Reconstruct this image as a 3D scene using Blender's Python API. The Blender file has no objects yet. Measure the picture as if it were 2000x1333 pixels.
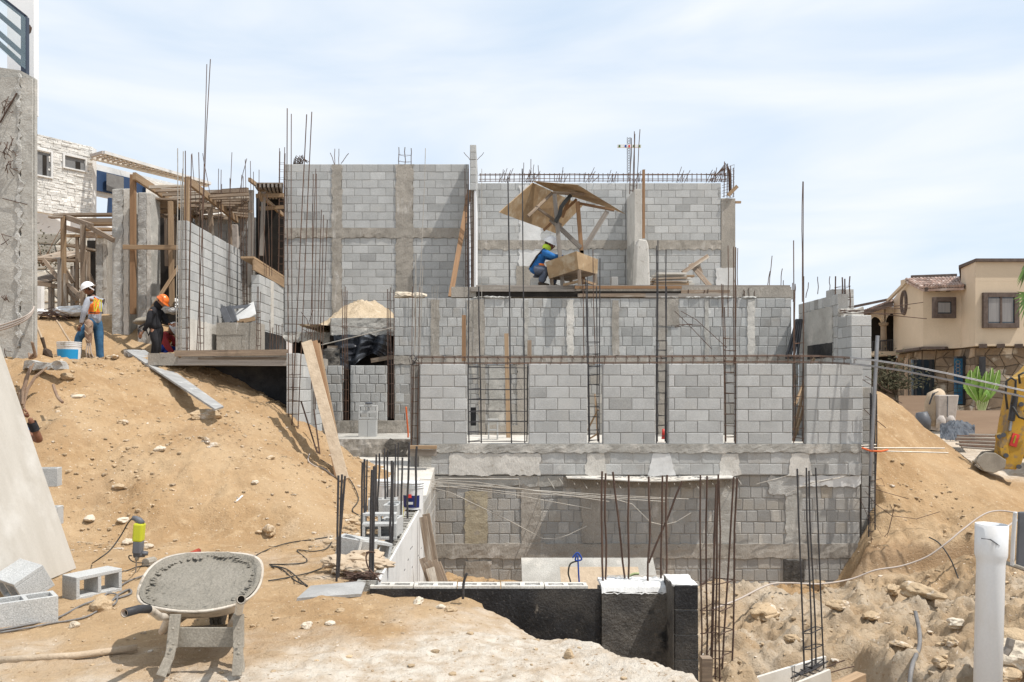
import bpy, math, random
import numpy as np
from mathutils import Vector, Matrix, noise as mnoise
R = math.radians
S = bpy.context.scene
COL = S.collection
# ---------------------------------------------------------------- camera
cam = bpy.data.objects.new('camera', bpy.data.cameras.new('camera'))
COL.objects.link(cam); S.camera = cam
cam.data.sensor_width = 36; cam.data.lens = 28.8
cam.data.shift_x = 0.0225; cam.data.shift_y = 0.04575
cam.data.clip_start = .05; cam.data.clip_end = 2000
cam.location = (0, 0, 1.7); cam.rotation_euler = (R(90), 0, 0)
def P(px, py, d):           # a point d metres ahead, from its direction in the photo
    return Vector(((px-955)/1600*d, d, 1.7-(py-758)/1600*d))
def PX(px, d): return (px-955)/1600*d
def PZ(py, d): return 1.7-(py-758)/1600*d
# ---------------------------------------------------------------- sun, sky
SUN = Vector((0.50, -0.21, 1.0)).normalized()       # towards the sun
sl = bpy.data.lights.new('sun', 'SUN'); sl.energy = 4.7; sl.angle = R(.55); sl.color = (1, .955, .89)
so = bpy.data.objects.new('sun', sl); COL.objects.link(so)
so.rotation_euler = SUN.to_track_quat('Z', 'Y').to_euler(); so.location = (5, -5, 30)
W = bpy.data.worlds.new('World'); S.world = W; W.use_nodes = True
nt = W.node_tree; nt.nodes.clear()
sk = nt.nodes.new('ShaderNodeTexSky'); sk.sky_type = 'NISHITA'; sk.sun_disc = False
sk.sun_elevation = math.asin(SUN.z); sk.sun_rotation = math.atan2(SUN.x, SUN.y)
sk.dust_density = .25; sk.air_density = 1.0; sk.ozone_density = 1.5
tc = nt.nodes.new('ShaderNodeTexCoord')
mp = nt.nodes.new('ShaderNodeMapping'); mp.inputs['Scale'].default_value = (1.0, 1.0, 4.2); mp.inputs['Rotation'].default_value = (0, R(-7), 0)
nz = nt.nodes.new('ShaderNodeTexNoise'); nz.inputs['Scale'].default_value = 2.1; nz.inputs['Detail'].default_value = 5; nz.inputs['Roughness'].default_value = .5; nz.inputs['Distortion'].default_value = .5
mr = nt.nodes.new('ShaderNodeMapRange'); mr.inputs[1].default_value = .28; mr.inputs[2].default_value = .66; mr.inputs[3].default_value = .12; mr.inputs[4].default_value = .93
mx = nt.nodes.new('ShaderNodeMix'); mx.data_type = 'RGBA'; mx.inputs[7].default_value = (8.2, 8.35, 8.5, 1)
bg = nt.nodes.new('ShaderNodeBackground'); bg.inputs[1].default_value = .122
ow = nt.nodes.new('ShaderNodeOutputWorld')
L = nt.links.new
L(tc.outputs['Generated'], mp.inputs[0]); L(mp.outputs[0], nz.inputs['Vector']); L(nz.outputs['Fac'], mr.inputs[0])
hz = nt.nodes.new('ShaderNodeMix'); hz.data_type = 'RGBA'; hz.inputs[0].default_value = .78; hz.inputs[7].default_value = (5.3, 6.8, 8.6, 1); L(sk.outputs[0], hz.inputs[6])
L(mr.outputs[0], mx.inputs[0]); L(hz.outputs[2], mx.inputs[6]); L(mx.outputs[2], bg.inputs[0]); L(bg.outputs[0], ow.inputs[0])
S.view_settings.view_transform = 'Standard'; S.view_settings.look = 'None'
S.view_settings.exposure = 0.03; S.view_settings.gamma = 1
# ---------------------------------------------------------------- materials
MATS = {}
def M(name, c, c2=None, s=3, stretch=(1, 1, 1), rough=.9, bump=.4, bs=40, metal=0, stains=(), low=.35, high=.65, bd=.01, fine=.25, fs=90, ribs=0, alpha=1, trans=0, spec=.3, obj=False):
    m = bpy.data.materials.new(name); m.use_nodes = True; t = m.node_tree; N = t.nodes; LK = t.links.new
    b = N['Principled BSDF']; b.inputs['Roughness'].default_value = rough; b.inputs['Metallic'].default_value = metal
    b.inputs['Specular IOR Level'].default_value = spec
    if trans: b.inputs['Transmission Weight'].default_value = trans
    at = N.new('ShaderNodeAttribute'); at.attribute_name = 'lc'
    av = N.new('ShaderNodeAttribute'); av.attribute_name = 'v'
    AV = av.outputs['Fac']; AT = at.outputs['Vector']
    if obj: tco = N.new('ShaderNodeTexCoord'); AT = tco.outputs['Object']; vv_ = N.new('ShaderNodeValue'); vv_.outputs[0].default_value = 1; AV = vv_.outputs[0]
    def noise(scale, st=(1, 1, 1), det=5, rg=.6):
        mpn = N.new('ShaderNodeMapping'); mpn.inputs['Scale'].default_value = st; LK(AT, mpn.inputs[0])
        n = N.new('ShaderNodeTexNoise'); n.inputs['Scale'].default_value = scale; n.inputs['Detail'].default_value = det; n.inputs['Roughness'].default_value = rg
        LK(mpn.outputs[0], n.inputs['Vector']); return n.outputs['Fac']
    def rng(o, a, b_, c_=0, d_=1):
        r = N.new('ShaderNodeMapRange'); r.inputs[1].default_value = a; r.inputs[2].default_value = b_; r.inputs[3].default_value = c_; r.inputs[4].default_value = d_
        LK(o, r.inputs[0]); return r.outputs[0]
    def mix(f, A, B, mode='MIX'):
        x = N.new('ShaderNodeMix'); x.data_type = 'RGBA'; x.blend_type = mode
        if f is None: x.inputs[0].default_value = 1
        else: LK(f, x.inputs[0])
        for i, q in ((6, A), (7, B)):
            if isinstance(q, tuple): x.inputs[i].default_value = (*q, 1)
            else: LK(q, x.inputs[i])
        return x.outputs[2]
    c2 = c2 or tuple(q*.75 for q in c)
    colr = mix(rng(noise(s, stretch), low, high), c, c2)
    for (sc, ss, lo, hi, sst) in stains: colr = mix(rng(noise(ss, sst), lo, hi), colr, sc)
    f1 = rng(noise(fs, stretch, 2), .25, .75, 1-fine, 1+fine)
    cv = N.new('ShaderNodeMath'); cv.operation = 'MULTIPLY'; LK(f1, cv.inputs[0]); LK(AV, cv.inputs[1])
    cc = N.new('ShaderNodeCombineColor')
    for i in range(3): LK(cv.outputs[0], cc.inputs[i])
    colr = mix(None, colr, cc.outputs[0], 'MULTIPLY')
    LK(colr, b.inputs['Base Color'])
    if bump:
        bm = N.new('ShaderNodeBump'); bm.inputs['Strength'].default_value = bump; bm.inputs['Distance'].default_value = bd
        if ribs:
            wv = N.new('ShaderNodeTexWave'); wv.inputs['Scale'].default_value = ribs; LK(AT, wv.inputs['Vector']); LK(wv.outputs['Fac'], bm.inputs['Height'])
        else: LK(noise(bs, stretch), bm.inputs['Height'])
        LK(bm.outputs[0], b.inputs['Normal'])
    if alpha < 1: b.inputs['Alpha'].default_value = alpha
    MATS[name] = m; return m
O1 = (1, 1, 1)
M('block', (.47, .472, .462), (.395, .396, .386), s=2.2, bump=.7, bs=110, bd=.006, fine=.34, fs=140, stains=[((.55, .54, .51), 1.1, .55, .8, O1)])
M('block_old', (.46, .46, .445), (.375, .37, .355), s=2.0, bump=.8, bs=80, bd=.008, fine=.3, fs=120, stains=[((.37, .34, .30), 1.0, .55, .80, O1), ((.56, .55, .52), 2.6, .62, .7, O1)])
M('block_low', (.40, .39, .37), (.32, .31, .29), s=1.6, bump=.9, bs=70, bd=.01, fine=.3, fs=120, stains=[((.35, .305, .245), .9, .48, .75, O1), ((.50, .47, .42), 3.2, .60, .68, (1, 1, .25))])
M('mortar', (.335, .325, .305), (.25, .24, .225), s=5, bump=.8, bs=60, fine=.3)
M('mortar_pale', (.50, .49, .46), (.36, .35, .33), s=7, bump=.9, bs=50, bd=.02, fine=.3)
M('pour', (.375, .34, .295), (.285, .26, .225), s=2.2, stretch=(1, 1, .5), bump=.8, bs=35, bd=.012, fine=.25, stains=[((.50, .47, .43), 3.5, .58, .70, (1.5, 1, .35)), ((.2, .17, .14), 7, .66, .72, O1)])
M('pour_grey', (.44, .425, .39), (.33, .315, .285), s=2.2, bump=.8, bs=35, bd=.012, fine=.25, stains=[((.55, .52, .47), 2.5, .55, .7, O1), ((.2, .18, .15), 9, .68, .73, O1)])
M('pour_pale', (.62, .59, .54), (.48, .455, .41), s=2.5, stretch=(1, 1, .5), bump=.7, bs=30, bd=.012, fine=.2, stains=[((.35, .31, .26), 8, .63, .7, O1)])
M('pour_ochre', (.41, .355, .255), (.34, .295, .215), s=3, bump=.7, bs=30, bd=.012, fine=.2, stains=[((.30, .265, .22), 5, .55, .66, O1)])
M('plaster', (.68, .675, .66), (.55, .545, .53), s=1.6, bump=.4, bs=30, fine=.12, stains=[((.42, .41, .39), 3.3, .60, .72, (1, 1, .4))])
M('white_paint', (.80, .80, .80), (.74, .74, .75), s=1, bump=.1, bs=10, fine=.04)
M('tar', (.010, .010, .011), (.026, .026, .028), s=6, bump=.6, bs=38, bd=.015, fine=.5, rough=.62, spec=.3, stains=[((.10, .095, .085), 48, .62, .72, O1), ((.075, .068, .06), 1.7, .48, .72, O1), ((.16, .14, .115), 9, .66, .74, (1, 1, .4))])
M('tar_thin', (.045, .043, .042), (.15, .135, .115), s=1.7, bump=.9, bs=30, bd=.02, fine=.4, rough=.75, stains=[((.02, .02, .02), 4.5, .56, .68, O1), ((.32, .26, .18), 2.2, .62, .74, O1)])
M('wood_new', (.37, .255, .155), (.26, .175, .105), s=6, stretch=(.25, 6, 6), bump=.3, bs=40, fine=.14, rough=.75)
M('wood_red', (.31, .185, .10), (.22, .125, .065), s=6, stretch=(.25, 6, 6), bump=.3, bs=40, fine=.18, rough=.75)
M('wood_old', (.31, .235, .17), (.18, .135, .10), s=5, stretch=(.25, 7, 7), bump=.5, bs=30, fine=.25, stains=[((.50, .45, .38), 2.5, .55, .7, (.4, 3, 3))])
M('wood_grey', (.32, .285, .25), (.22, .195, .17), s=5, stretch=(.25, 7, 7), bump=.5, bs=30, fine=.25)
M('plywood', (.35, .245, .14), (.28, .19, .105), s=3, stretch=(.5, 2, 2), bump=.2, bs=20, fine=.16, rough=.7, stains=[((.42, .34, .24), 4, .52, .66, O1), ((.22, .15, .09), 2.3, .6, .75, O1)])
M('plywood_pale', (.53, .50, .45), (.45, .42, .37), s=1.7, stretch=(2.2, .5, 1), bump=.25, bs=16, fine=.07, rough=.8, stains=[((.63, .61, .57), 1.3, .5, .7, O1), ((.35, .28, .2), 22, .74, .77, O1)])
M('rebar', (.085, .062, .052), (.15, .085, .055), s=5, bump=.3, bs=60, bd=.004, fine=.3, rough=.6, metal=.35)
M('rebar_dark', (.045, .045, .05), (.085, .08, .08), s=5, bump=.35, ribs=34, bd=.003, fine=.3, rough=.5, metal=.5)
M('rebar_rust', (.105, .062, .045), (.075, .05, .04), s=8, bump=.3, bs=60, bd=.004, fine=.3, rough=.8)
M('wire_pale', (.46, .43, .38), (.32, .29, .25), s=6, bump=.2, bs=40, fine=.15, rough=.5, metal=.3)
M('steel', (.36, .36, .37), (.28, .28, .29), s=4, bump=.1, bs=40, fine=.1, rough=.35, metal=.8)
M('sheet_steel', (.36, .355, .345), (.26, .257, .25), s=3, stretch=(.6, 2, 2), bump=.5, bs=18, fine=.15, rough=.75, metal=.0, stains=[((.46, .46, .44), 4, .55, .66, O1)])
M('dirt_metal', (.33, .30, .25), (.22, .195, .16), s=3, bump=.4, bs=50, fine=.25, rough=.8)
M('tray_paint', (.60, .55, .48), (.44, .38, .31), s=3, bump=.3, bs=50, fine=.15, rough=.7, stains=[((.50, .33, .22), 3.5, .60, .72, O1), ((.25, .22, .18), 6, .56, .64, O1)])
M('wet_concrete', (.26, .235, .195), (.21, .19, .155), s=5, bump=1.0, bs=28, bd=.03, fine=.2, rough=.65, stains=[((.17, .15, .12), 14, .64, .70, (1, 2.5, 1))])
M('black_plastic', (.03, .03, .033), (.05, .05, .055), bump=.2, fine=.2, rough=.5)
M('tarp', (.09, .10, .115), (.03, .032, .04), s=2.2, bump=.4, bs=12, fine=.1, rough=.4)
M('tyre', (.05, .045, .04), (.09, .08, .065), bump=.5, bs=40)
M('cable_grey', (.20, .19, .185), (.13, .125, .12), bump=.1, rough=.6)
M('cable_black', (.03, .03, .03), (.05, .05, .045), bump=.1, rough=.6)
M('cable_orange', (.75, .16, .04), (.6, .12, .03), bump=.1, rough=.5, fine=.05)
M('hose_pale', (.47, .41, .36), (.38, .32, .28), bump=.1, rough=.6, fine=.08)
M('pvc', (.66, .67, .68), (.62, .63, .64), s=1, bump=.05, bs=8, fine=.03, rough=.35, stains=[((.55, .49, .42), 2.5, .50, .80, (1, 1, .3)), ((.22, .2, .18), 13, .725, .74, (1, 1, .8))])
M('plastic_white', (.74, .75, .76), (.64, .64, .63), s=3, bump=.1, bs=8, fine=.05, rough=.45, stains=[((.45, .43, .39), 9, .63, .69, (1, 1, .5))])
M('label_blue', (.02, .30, .62), (.02, .27, .56), bump=0, fine=.04, rough=.4)
M('label_navy', (.02, .03, .14), (.02, .03, .12), bump=0, fine=.04, rough=.4)
M('label_red', (.65, .06, .05), (.6, .05, .04), bump=0, fine=.04, rough=.4)
M('orange_vest', (.95, .24, .04), (.85, .20, .03), s=5, bump=.3, bs=15, fine=.06, rough=.7, obj=True)
M('yellow_strip', (.85, .80, .10), (.8, .75, .08), bump=0, fine=.04, rough=.6)
M('helmet_white', (.82, .82, .83), (.78, .78, .78), bump=0, fine=.03, rough=.3, spec=.5)
M('helmet_orange', (.88, .20, .03), (.85, .18, .03), bump=0, fine=.03, rough=.3, spec=.5)
M('grey_shirt', (.40, .42, .47), (.32, .34, .39), s=6, bump=.5, bs=14, bd=.02, fine=.1, obj=True)
M('blue_shirt', (.03, .16, .42), (.02, .11, .32), s=6, bump=.5, bs=14, bd=.02, fine=.1, obj=True)
M('red_shirt', (.45, .06, .06), (.36, .04, .05), s=6, bump=.5, bs=14, bd=.02, fine=.1, obj=True)
M('jeans', (.055, .15, .27), (.03, .09, .18), s=7, bump=.5, bs=14, bd=.02, fine=.15, obj=True)
M('grey_trousers', (.12, .14, .19), (.08, .095, .13), s=7, bump=.5, bs=14, bd=.02, fine=.15, obj=True)
M('blue_trousers', (.02, .06, .35), (.015, .05, .26), s=7, bump=.5, bs=14, fine=.1, obj=True)
M('black_cloth', (.014, .014, .017), (.028, .028, .032), s=6, bump=.5, bs=14, bd=.02, fine=.2, obj=True)
M('leather', (.28, .16, .11), (.40, .30, .22), s=5, bump=.4, bs=25, fine=.2, rough=.6, obj=True)
M('neon', (.55, .75, .08), (.5, .68, .06), bump=.3, bs=14, fine=.06, obj=True)
M('skin', (.21, .095, .055), (.17, .075, .045), s=9, bump=.1, bs=40, fine=.06, rough=.55, obj=True)
M('skin_light', (.42, .22, .14), (.36, .18, .11), s=9, bump=.1, bs=40, fine=.06, rough=.55, obj=True)
M('hair', (.015, .012, .01), (.03, .02, .015), bump=.3, bs=60)
M('boot', (.09, .06, .04), (.05, .035, .025), bump=.3, obj=True)
M('stucco', (.56, .455, .335), (.50, .405, .295), s=.5, bump=.25, bs=30, fine=.06, fs=30, stains=[((.66, .53, .40), .7, .5, .8, (1, 1, .5))])
M('dark_trim', (.085, .062, .052), (.13, .10, .085), s=6, bump=.4, bs=30, fine=.2)
M('tile_roof', (.30, .19, .15), (.40, .30, .25), s=4, bump=.4, bs=20, fine=.25, stains=[((.50, .42, .37), 3, .5, .65, O1)])
M('glass_dark', (.02, .03, .04), (.03, .045, .06), bump=0, fine=.05, rough=.08, spec=.8)
M('curtain', (.26, .25, .24), (.20, .19, .19), s=3, stretch=(6, 6, .2), bump=0, fine=.05, rough=.5)
M('blue_glass', (.02, .075, .17), (.03, .13, .20), s=5, bump=0, fine=.2, rough=.15, spec=.6)
M('blue_shutter', (.028, .055, .12), (.035, .07, .15), s=1, bump=0, fine=.2, rough=.4)
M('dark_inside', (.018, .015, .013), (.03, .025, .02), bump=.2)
M('room_grey', (.20, .20, .20), (.15, .15, .15), bump=.1)
M('stone_light', (.74, .72, .68), (.58, .56, .52), s=3, bump=.8, bs=12, bd=.05, fine=.15)
M('board_brown', (.36, .26, .185), (.31, .22, .155), s=2, stretch=(.3, 3, 3), bump=.2, bs=20, fine=.1)
M('kraft', (.50, .40, .29), (.40, .31, .22), s=5, bump=.7, bs=9, bd=.03, fine=.12)
M('wrap_grey', (.46, .41, .37), (.40, .355, .32), s=3, bump=.6, bs=7, bd=.03, fine=.08)
M('yellow_paint', (.50, .29, .03), (.38, .22, .03), s=3, bump=.2, bs=30, fine=.12, rough=.5, stains=[((.24, .17, .09), 5, .50, .62, O1), ((.07, .05, .04), 11, .64, .70, O1)])
M('leaf_banana', (.10, .20, .025), (.19, .30, .06), s=3, bump=.4, bs=20, fine=.1, rough=.45)
M('leaf_palm', (.07, .14, .03), (.12, .20, .05), s=3, bump=.2, fine=.2, rough=.5)
M('leaf_dry', (.05, .05, .03), (.09, .08, .05), s=3, spec=.05, bump=.2, fine=.2)
M('stem_green', (.30, .36, .16), (.36, .40, .22), s=3, bump=.2)
M('root', (.20, .13, .09), (.28, .20, .14), s=6, bump=.5)
M('rock', (.46, .345, .22), (.38, .28, .175), s=2.5, bump=.9, bs=16, bd=.03, fine=.2, stains=[((.66, .60, .52), 4, .56, .66, O1)])
M('rock_white', (.60, .53, .43), (.50, .42, .32), s=2.5, bump=.8, bs=16, bd=.03, fine=.15)
M('neon_tool', (.46, .47, .03), (.42, .43, .03), bump=0, fine=.06, rough=.4)
M('tool_grey', (.12, .125, .14), (.09, .095, .105), bump=.2, fine=.1, rough=.5)
M('red_tool', (.38, .06, .03), (.25, .05, .03), bump=.2)
M('blue_rope', (.03, .08, .35), (.02, .06, .28), bump=.2)
M('rail_blue', (.018, .028, .05), (.025, .035, .06), bump=.1, rough=.35, spec=.5)
M('rail_glass', (.55, .72, .78), (.45, .64, .70), bump=0, fine=.02, rough=.1, alpha=.12)
M('sand', (.50, .40, .28), (.43, .335, .225), s=3, bump=1.0, bs=26, bd=.03, fine=.2, stains=[((.58, .48, .36), 5, .55, .7, (1, 1, 1))])
M('dust', (.74, .70, .64), (.64, .58, .50), s=3, bump=.6, bs=22, bd=.02, fine=.15)
# ---------------------------------------------------------------- mesh builder
class MB:
    def __init__(s): s.v = []; s.f = []; s.m = []; s.lc = []; s.a = []; s.ms = []; s.cm = 0; s.val = 1.0; s.hit = 0
    def mat(s, name):
        if name not in s.ms: s.ms.append(name)
        s.cm = s.ms.index(name); return s
    def add(s, vs, fs, lc=None, val=None):
        k = len(s.v); off = (random.uniform(-40, 40), random.uniform(-40, 40), random.uniform(-40, 40)) if lc is None else None
        for i, q in enumerate(vs):
            s.v.append(tuple(q)); s.lc.append(tuple(lc[i]) if lc is not None else (q[0], q[1], q[2])); s.a.append(s.val if val is None else val)
        for f in fs: s.f.append(tuple(k+j for j in f)); s.m.append(s.cm)
        return k
    def box(s, x0, x1, y0, y1, z0, z1, val=None, j=0):
        jj = lambda: random.uniform(-j, j) if j else 0
        vs = [(x+jj(), y+jj(), z+jj()) for x in (x0, x1) for y in (y0, y1) for z in (z0, z1)]
        s.add(vs, [(0, 1, 3, 2), (4, 6, 7, 5), (0, 4, 5, 1), (2, 3, 7, 6), (0, 2, 6, 4), (1, 5, 7, 3)], val=val); return s
    def bar(s, p, q, w, h, up=None, val=None):      # board between two points: w across, h along 'up'
        p = Vector(p); q = Vector(q); a = (q-p); ln = a.length; a.normalize()
        up = Vector(up) if up else (Vector((0, 0, 1)) if abs(a.z) < .9 else Vector((0, 1, 0)))
        sx = a.cross(up).normalized(); u = sx.cross(a).normalized()
        o = Vector([random.uniform(-30, 30) for _ in range(3)])
        vs = []; lc = []
        for t, c in ((0, p), (ln, q)):
            for i, k in ((-1, -1), (1, -1), (1, 1), (-1, 1)):
                vs.append(c+sx*(w/2*i)+u*(h/2*k)); lc.append(o+Vector((t, w/2*i, h/2*k)))
        s.add(vs, [(0, 1, 2, 3)[::-1], (4, 5, 6, 7), (0, 1, 5, 4), (1, 2, 6, 5), (2, 3, 7, 6), (3, 0, 4, 7)], lc, val if val is not None else s.val*random.uniform(.85, 1.12)); return s
    def tube(s, pts, r, n=6, cap=True, val=None, rs=None):
        pts = [Vector(p) for p in pts]; k = len(pts); vs = []; lc = []; fs = []; t = 0
        o = Vector([random.uniform(-30, 30) for _ in range(3)]); ref = None
        for i, p in enumerate(pts):
            d = (pts[min(i+1, k-1)]-pts[max(i-1, 0)]).normalized()
            if ref is None: ref = d.orthogonal().normalized()
            ref = (ref-d*ref.dot(d)).normalized(); b = d.cross(ref)
            if i: t += (p-pts[i-1]).length
            rr = rs[i] if rs else r
            for j in range(n):
                a = 2*math.pi*j/n
                vs.append(p+ref*(math.cos(a)*rr)+b*(math.sin(a)*rr)); lc.append(o+Vector((t, math.cos(a)*rr, math.sin(a)*rr)))
        for i in range(k-1):
            for j in range(n):
                j2 = (j+1) % n; fs.append((i*n+j, i*n+j2, (i+1)*n+j2, (i+1)*n+j))
        if cap: fs.append(tuple(range(n))[::-1]); fs.append(tuple((k-1)*n+j for j in range(n)))
        s.add(vs, fs, lc, val); return s
    def lathe(s, c, prof, n=20, ax=None, closed=False, sq=(1, 1)):   # profile (r, z) about an axis
        c = Vector(c); rot = (ax.to_track_quat('Z', 'Y') if ax is not None else None); vs = []; fs = []; m = len(prof)
        for (r, z) in prof:
            for j in range(n):
                a = 2*math.pi*j/n; q = Vector((r*math.cos(a)*sq[0], r*math.sin(a)*sq[1], z))
                if rot: q = rot @ q
                vs.append(c+q)
        for i in range(m-1):
            for j in range(n):
                j2 = (j+1) % n; fs.append((i*n+j, i*n+j2, (i+1)*n+j2, (i+1)*n+j))
        if prof[0][0] > 1e-4: fs.append(tuple(range(n))[::-1])
        if prof[-1][0] > 1e-4 and not closed: fs.append(tuple((m-1)*n+j for j in range(n)))
        s.add(vs, fs); return s
    def blob(s, c, r, seed=0, sub=3, sq=(1, 1, 1), amp=.3, fr=1.3, flat=0, rot=0):
        import bmesh
        bm = bmesh.new(); bmesh.ops.create_icosphere(bm, subdivisions=sub, radius=1)
        o = Vector((seed*7.13, seed*3.7, seed*1.9)); cr, sr = math.cos(rot), math.sin(rot); vs = []
        for v in bm.verts:
            q = v.co; n = mnoise.noise(q*fr+o)+.5*mnoise.noise(q*fr*2.3+o)
            if flat: # facet
                cn = mnoise.cell(q*1.1+o)*.25; n += cn
            q = q*(1+amp*n); q = Vector((q.x*sq[0], q.y*sq[1], q.z*sq[2]))*r
            vs.append(Vector(c)+Vector((q.x*cr-q.y*sr, q.x*sr+q.y*cr, q.z)))
        fs = [tuple(v.index for v in f.verts) for f in bm.faces]; bm.free(); s.add(vs, fs); return s
    def grid(s, nx, ny, fn, val=None, th=0):
        vs = [Vector(fn(i/nx, j/ny)) for j in range(ny+1) for i in range(nx+1)]
        fs = [(j*(nx+1)+i, j*(nx+1)+i+1, (j+1)*(nx+1)+i+1, (j+1)*(nx+1)+i) for j in range(ny) for i in range(nx)]
        s.add(vs, fs, val=val); return s
    def build(s, name, parent=None, smooth=False, bevel=0, solid=0, mats=None):
        me = bpy.data.meshes.new(name)
        vs = np.array(s.v, dtype=float)
        if parent is not None: org = np.array(parent.get('_o', (0, 0, 0)))
        else: org = np.array([(vs[:, 0].min()+vs[:, 0].max())/2, (vs[:, 1].min()+vs[:, 1].max())/2, vs[:, 2].min()])
        me.from_pydata((vs-org).tolist(), [], s.f)
        for n in s.ms: me.materials.append(MATS[n])
        me.polygons.foreach_set('material_index', s.m)
        a = me.attributes.new('lc', 'FLOAT_VECTOR', 'POINT'); a.data.foreach_set('vector', np.array(s.lc, dtype=float).ravel())
        a = me.attributes.new('v', 'FLOAT', 'POINT'); a.data.foreach_set('value', np.array(s.a, dtype=float))
        if smooth: me.polygons.foreach_set('use_smooth', [True]*len(me.polygons))
        me.update()
        o = bpy.data.objects.new(name, me); COL.objects.link(o)
        if parent is not None: o.parent = parent
        else: o.location = org
        o['_o'] = tuple(org.tolist())
        if solid: md = o.modifiers.new('solid', 'SOLIDIFY'); md.thickness = solid; md.offset = 0
        if bevel:
            md = o.modifiers.new('bevel', 'BEVEL'); md.width = bevel; md.segments = 2; md.limit_method = 'ANGLE'
        return o
def tag(o, label, cat, group=None, kind=None):
    o['label'] = label; o['category'] = cat
    if group: o['group'] = group
    if kind: o['kind'] = kind
    return o
def T(name, label, cat, loc, group=None):
    o = bpy.data.objects.new(name, None); COL.objects.link(o); o.location = loc; o['_o'] = tuple(loc); o.empty_display_size = .1
    return tag(o, label, cat, group)
# ---------------------------------------------------------------- ground
_G = {}
def vnoise(x, y, seed):
    G = _G.get(seed)
    if G is None: G = _G[seed] = np.random.RandomState(seed).rand(256, 256)
    xi = np.floor(x).astype(int); yi = np.floor(y).astype(int); fx = x-xi; fy = y-yi
    fx = fx*fx*(3-2*fx); fy = fy*fy*(3-2*fy)
    g = lambda a, b: G[a % 256, b % 256]
    return (g(xi, yi)*(1-fx)+g(xi+1, yi)*fx)*(1-fy)+(g(xi, yi+1)*(1-fx)+g(xi+1, yi+1)*fx)*fy-.5
def fbm(x, y, f, o, seed, g=.55):
    s = 0; a = 1
    for i in range(o): s = s+a*vnoise(x*f+31.7*i, y*f+17.3*i, seed+i); f = f*2.03; a *= g
    return s
def sst(x, a, b): t = np.clip((x-a)/(b-a), 0, 1); return t*t*(3-2*t)
def rbf(pts):
    p = np.array(pts, float); n = len(p)
    K = np.sqrt(((p[:, None, :2]-p[None, :, :2])**2).sum(2)+.02)
    A = np.zeros((n+3, n+3)); A[:n, :n] = K; A[:n, n] = 1; A[:n, n+1:n+3] = p[:, :2]; A[n:, :n] = A[:n, n:].T
    w = np.linalg.solve(A, np.concatenate([p[:, 2], [0, 0, 0]]))
    def ev(X, Y):
        Z = w[n]+w[n+1]*X+w[n+2]*Y
        for i in range(n): Z = Z+w[i]*np.sqrt((X-p[i, 0])**2+(Y-p[i, 1])**2+.02)
        return Z
    return ev
def cp(l): return [(PX(a, d), d, PZ(b, d)) for (a, b, d) in l]
left_pts = [(x, y, 0) for x in (-9, -6, -4, -2, 0, 2) for y in (1, 3.5, 6, 8)]
left_pts = [q for q in left_pts if not (q[0] == -9 and q[1] > 6)]
left_pts += cp([(140, 1050, 9.3), (250, 1045, 9.5), (400, 1043, 9.6), (550, 1045, 9.6), (640, 1060, 9.1),
    (250, 718, 14.4), (160, 716, 14.0), (340, 716, 14.6), (190, 712, 17), (300, 704, 16.8), (90, 700, 13.4), (100, 622, 19), (200, 616, 19.5), (300, 640, 19),
    (60, 702, 12.4), (112, 716, 12.6), (112, 830, 10.9), (150, 990, 9.8), (100, 950, 10), (20, 850, 11), (-60, 700, 12.5), (-80, 900, 10),
    (400, 790, 13.5), (385, 718, 14.8), (440, 752, 14.6), (500, 777, 14.4), (555, 803, 14), (565, 862, 13.2), (600, 897, 12.8), (640, 922, 12.4), (690, 957, 12),
    (700, 1010, 10.8), (740, 985, 12), (750, 1100, 7.9), (790, 930, 14),
    (300, 1000, 9.75), (300, 950, 10.15), (300, 900, 10.75), (300, 850, 11.6), (300, 790, 12.9), (180, 1000, 9.75), (180, 930, 10.4), (450, 1000, 9.85), (450, 950, 10.35), (450, 900, 11.0), (450, 850, 12.1), (570, 1000, 9.9), (570, 950, 10.7), (570, 910, 11.6), (720, 905, 14.5), (370, 690, 16.5), (420, 700, 15.5)])
left_pts += [(-9, 19, 3.3), (-14, 18, 3.4), (-6, 19, 2.5), (-14, 25, 3.6), (-7, 25, 3), (-3, 25, 2.4), (-3, 18, .3), (-12, 12, 2.2), (-1, 16, .2)]
zl = rbf(left_pts)
right_pts = cp([(1420, 1190, 11), (1500, 1143, 11.6), (1560, 1148, 11.6), (1610, 1175, 11.2), (1450, 1250, 9.3), (1600, 1250, 9.3), (1480, 1300, 8.4), (1700, 1152, 13.2), (1640, 1148, 14.2),
    (1400, 1168, 14.2), (1750, 1132, 13), (1900, 1180, 11), (1800, 1250, 9), (1880, 1300, 8), (1990, 1310, 7), (1990, 1230, 8.5), (1990, 1150, 10.5), (1650, 1220, 10),
    (1820, 1110, 12.6), (1870, 1096, 12.5), (1700, 1150, 12.2), (1780, 1150, 12), (2050, 1100, 12)])
right_pts += [(x, y, -1.35) for x in (-.5, .6, 2) for y in (6, 7.5)]+[(x, y, -1.7) for x in (-.5, .6, 2) for y in (9.5, 12, 14)]
right_pts += [(2, 3.5, -1.3), (4, 4, -1.15), (6, 5, -.6), (8, 8, -.6), (4, 2, -1.2), (8.2, 18.6, .6), (9.7, 17.9, .15), (10.6, 17.2, .0), (12, 17, 0), (12, 20, 0), (8, 20.5, 0), (10, 19.5, 0), (9, 22.5, 0), (11, 25, 0), (8, 26, 0), (7, 23, .1), (16, 25, 0), (14, 13, -.2), (6.5, 19, 1.2), (6.6, 16.5, 1.6)]
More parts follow.
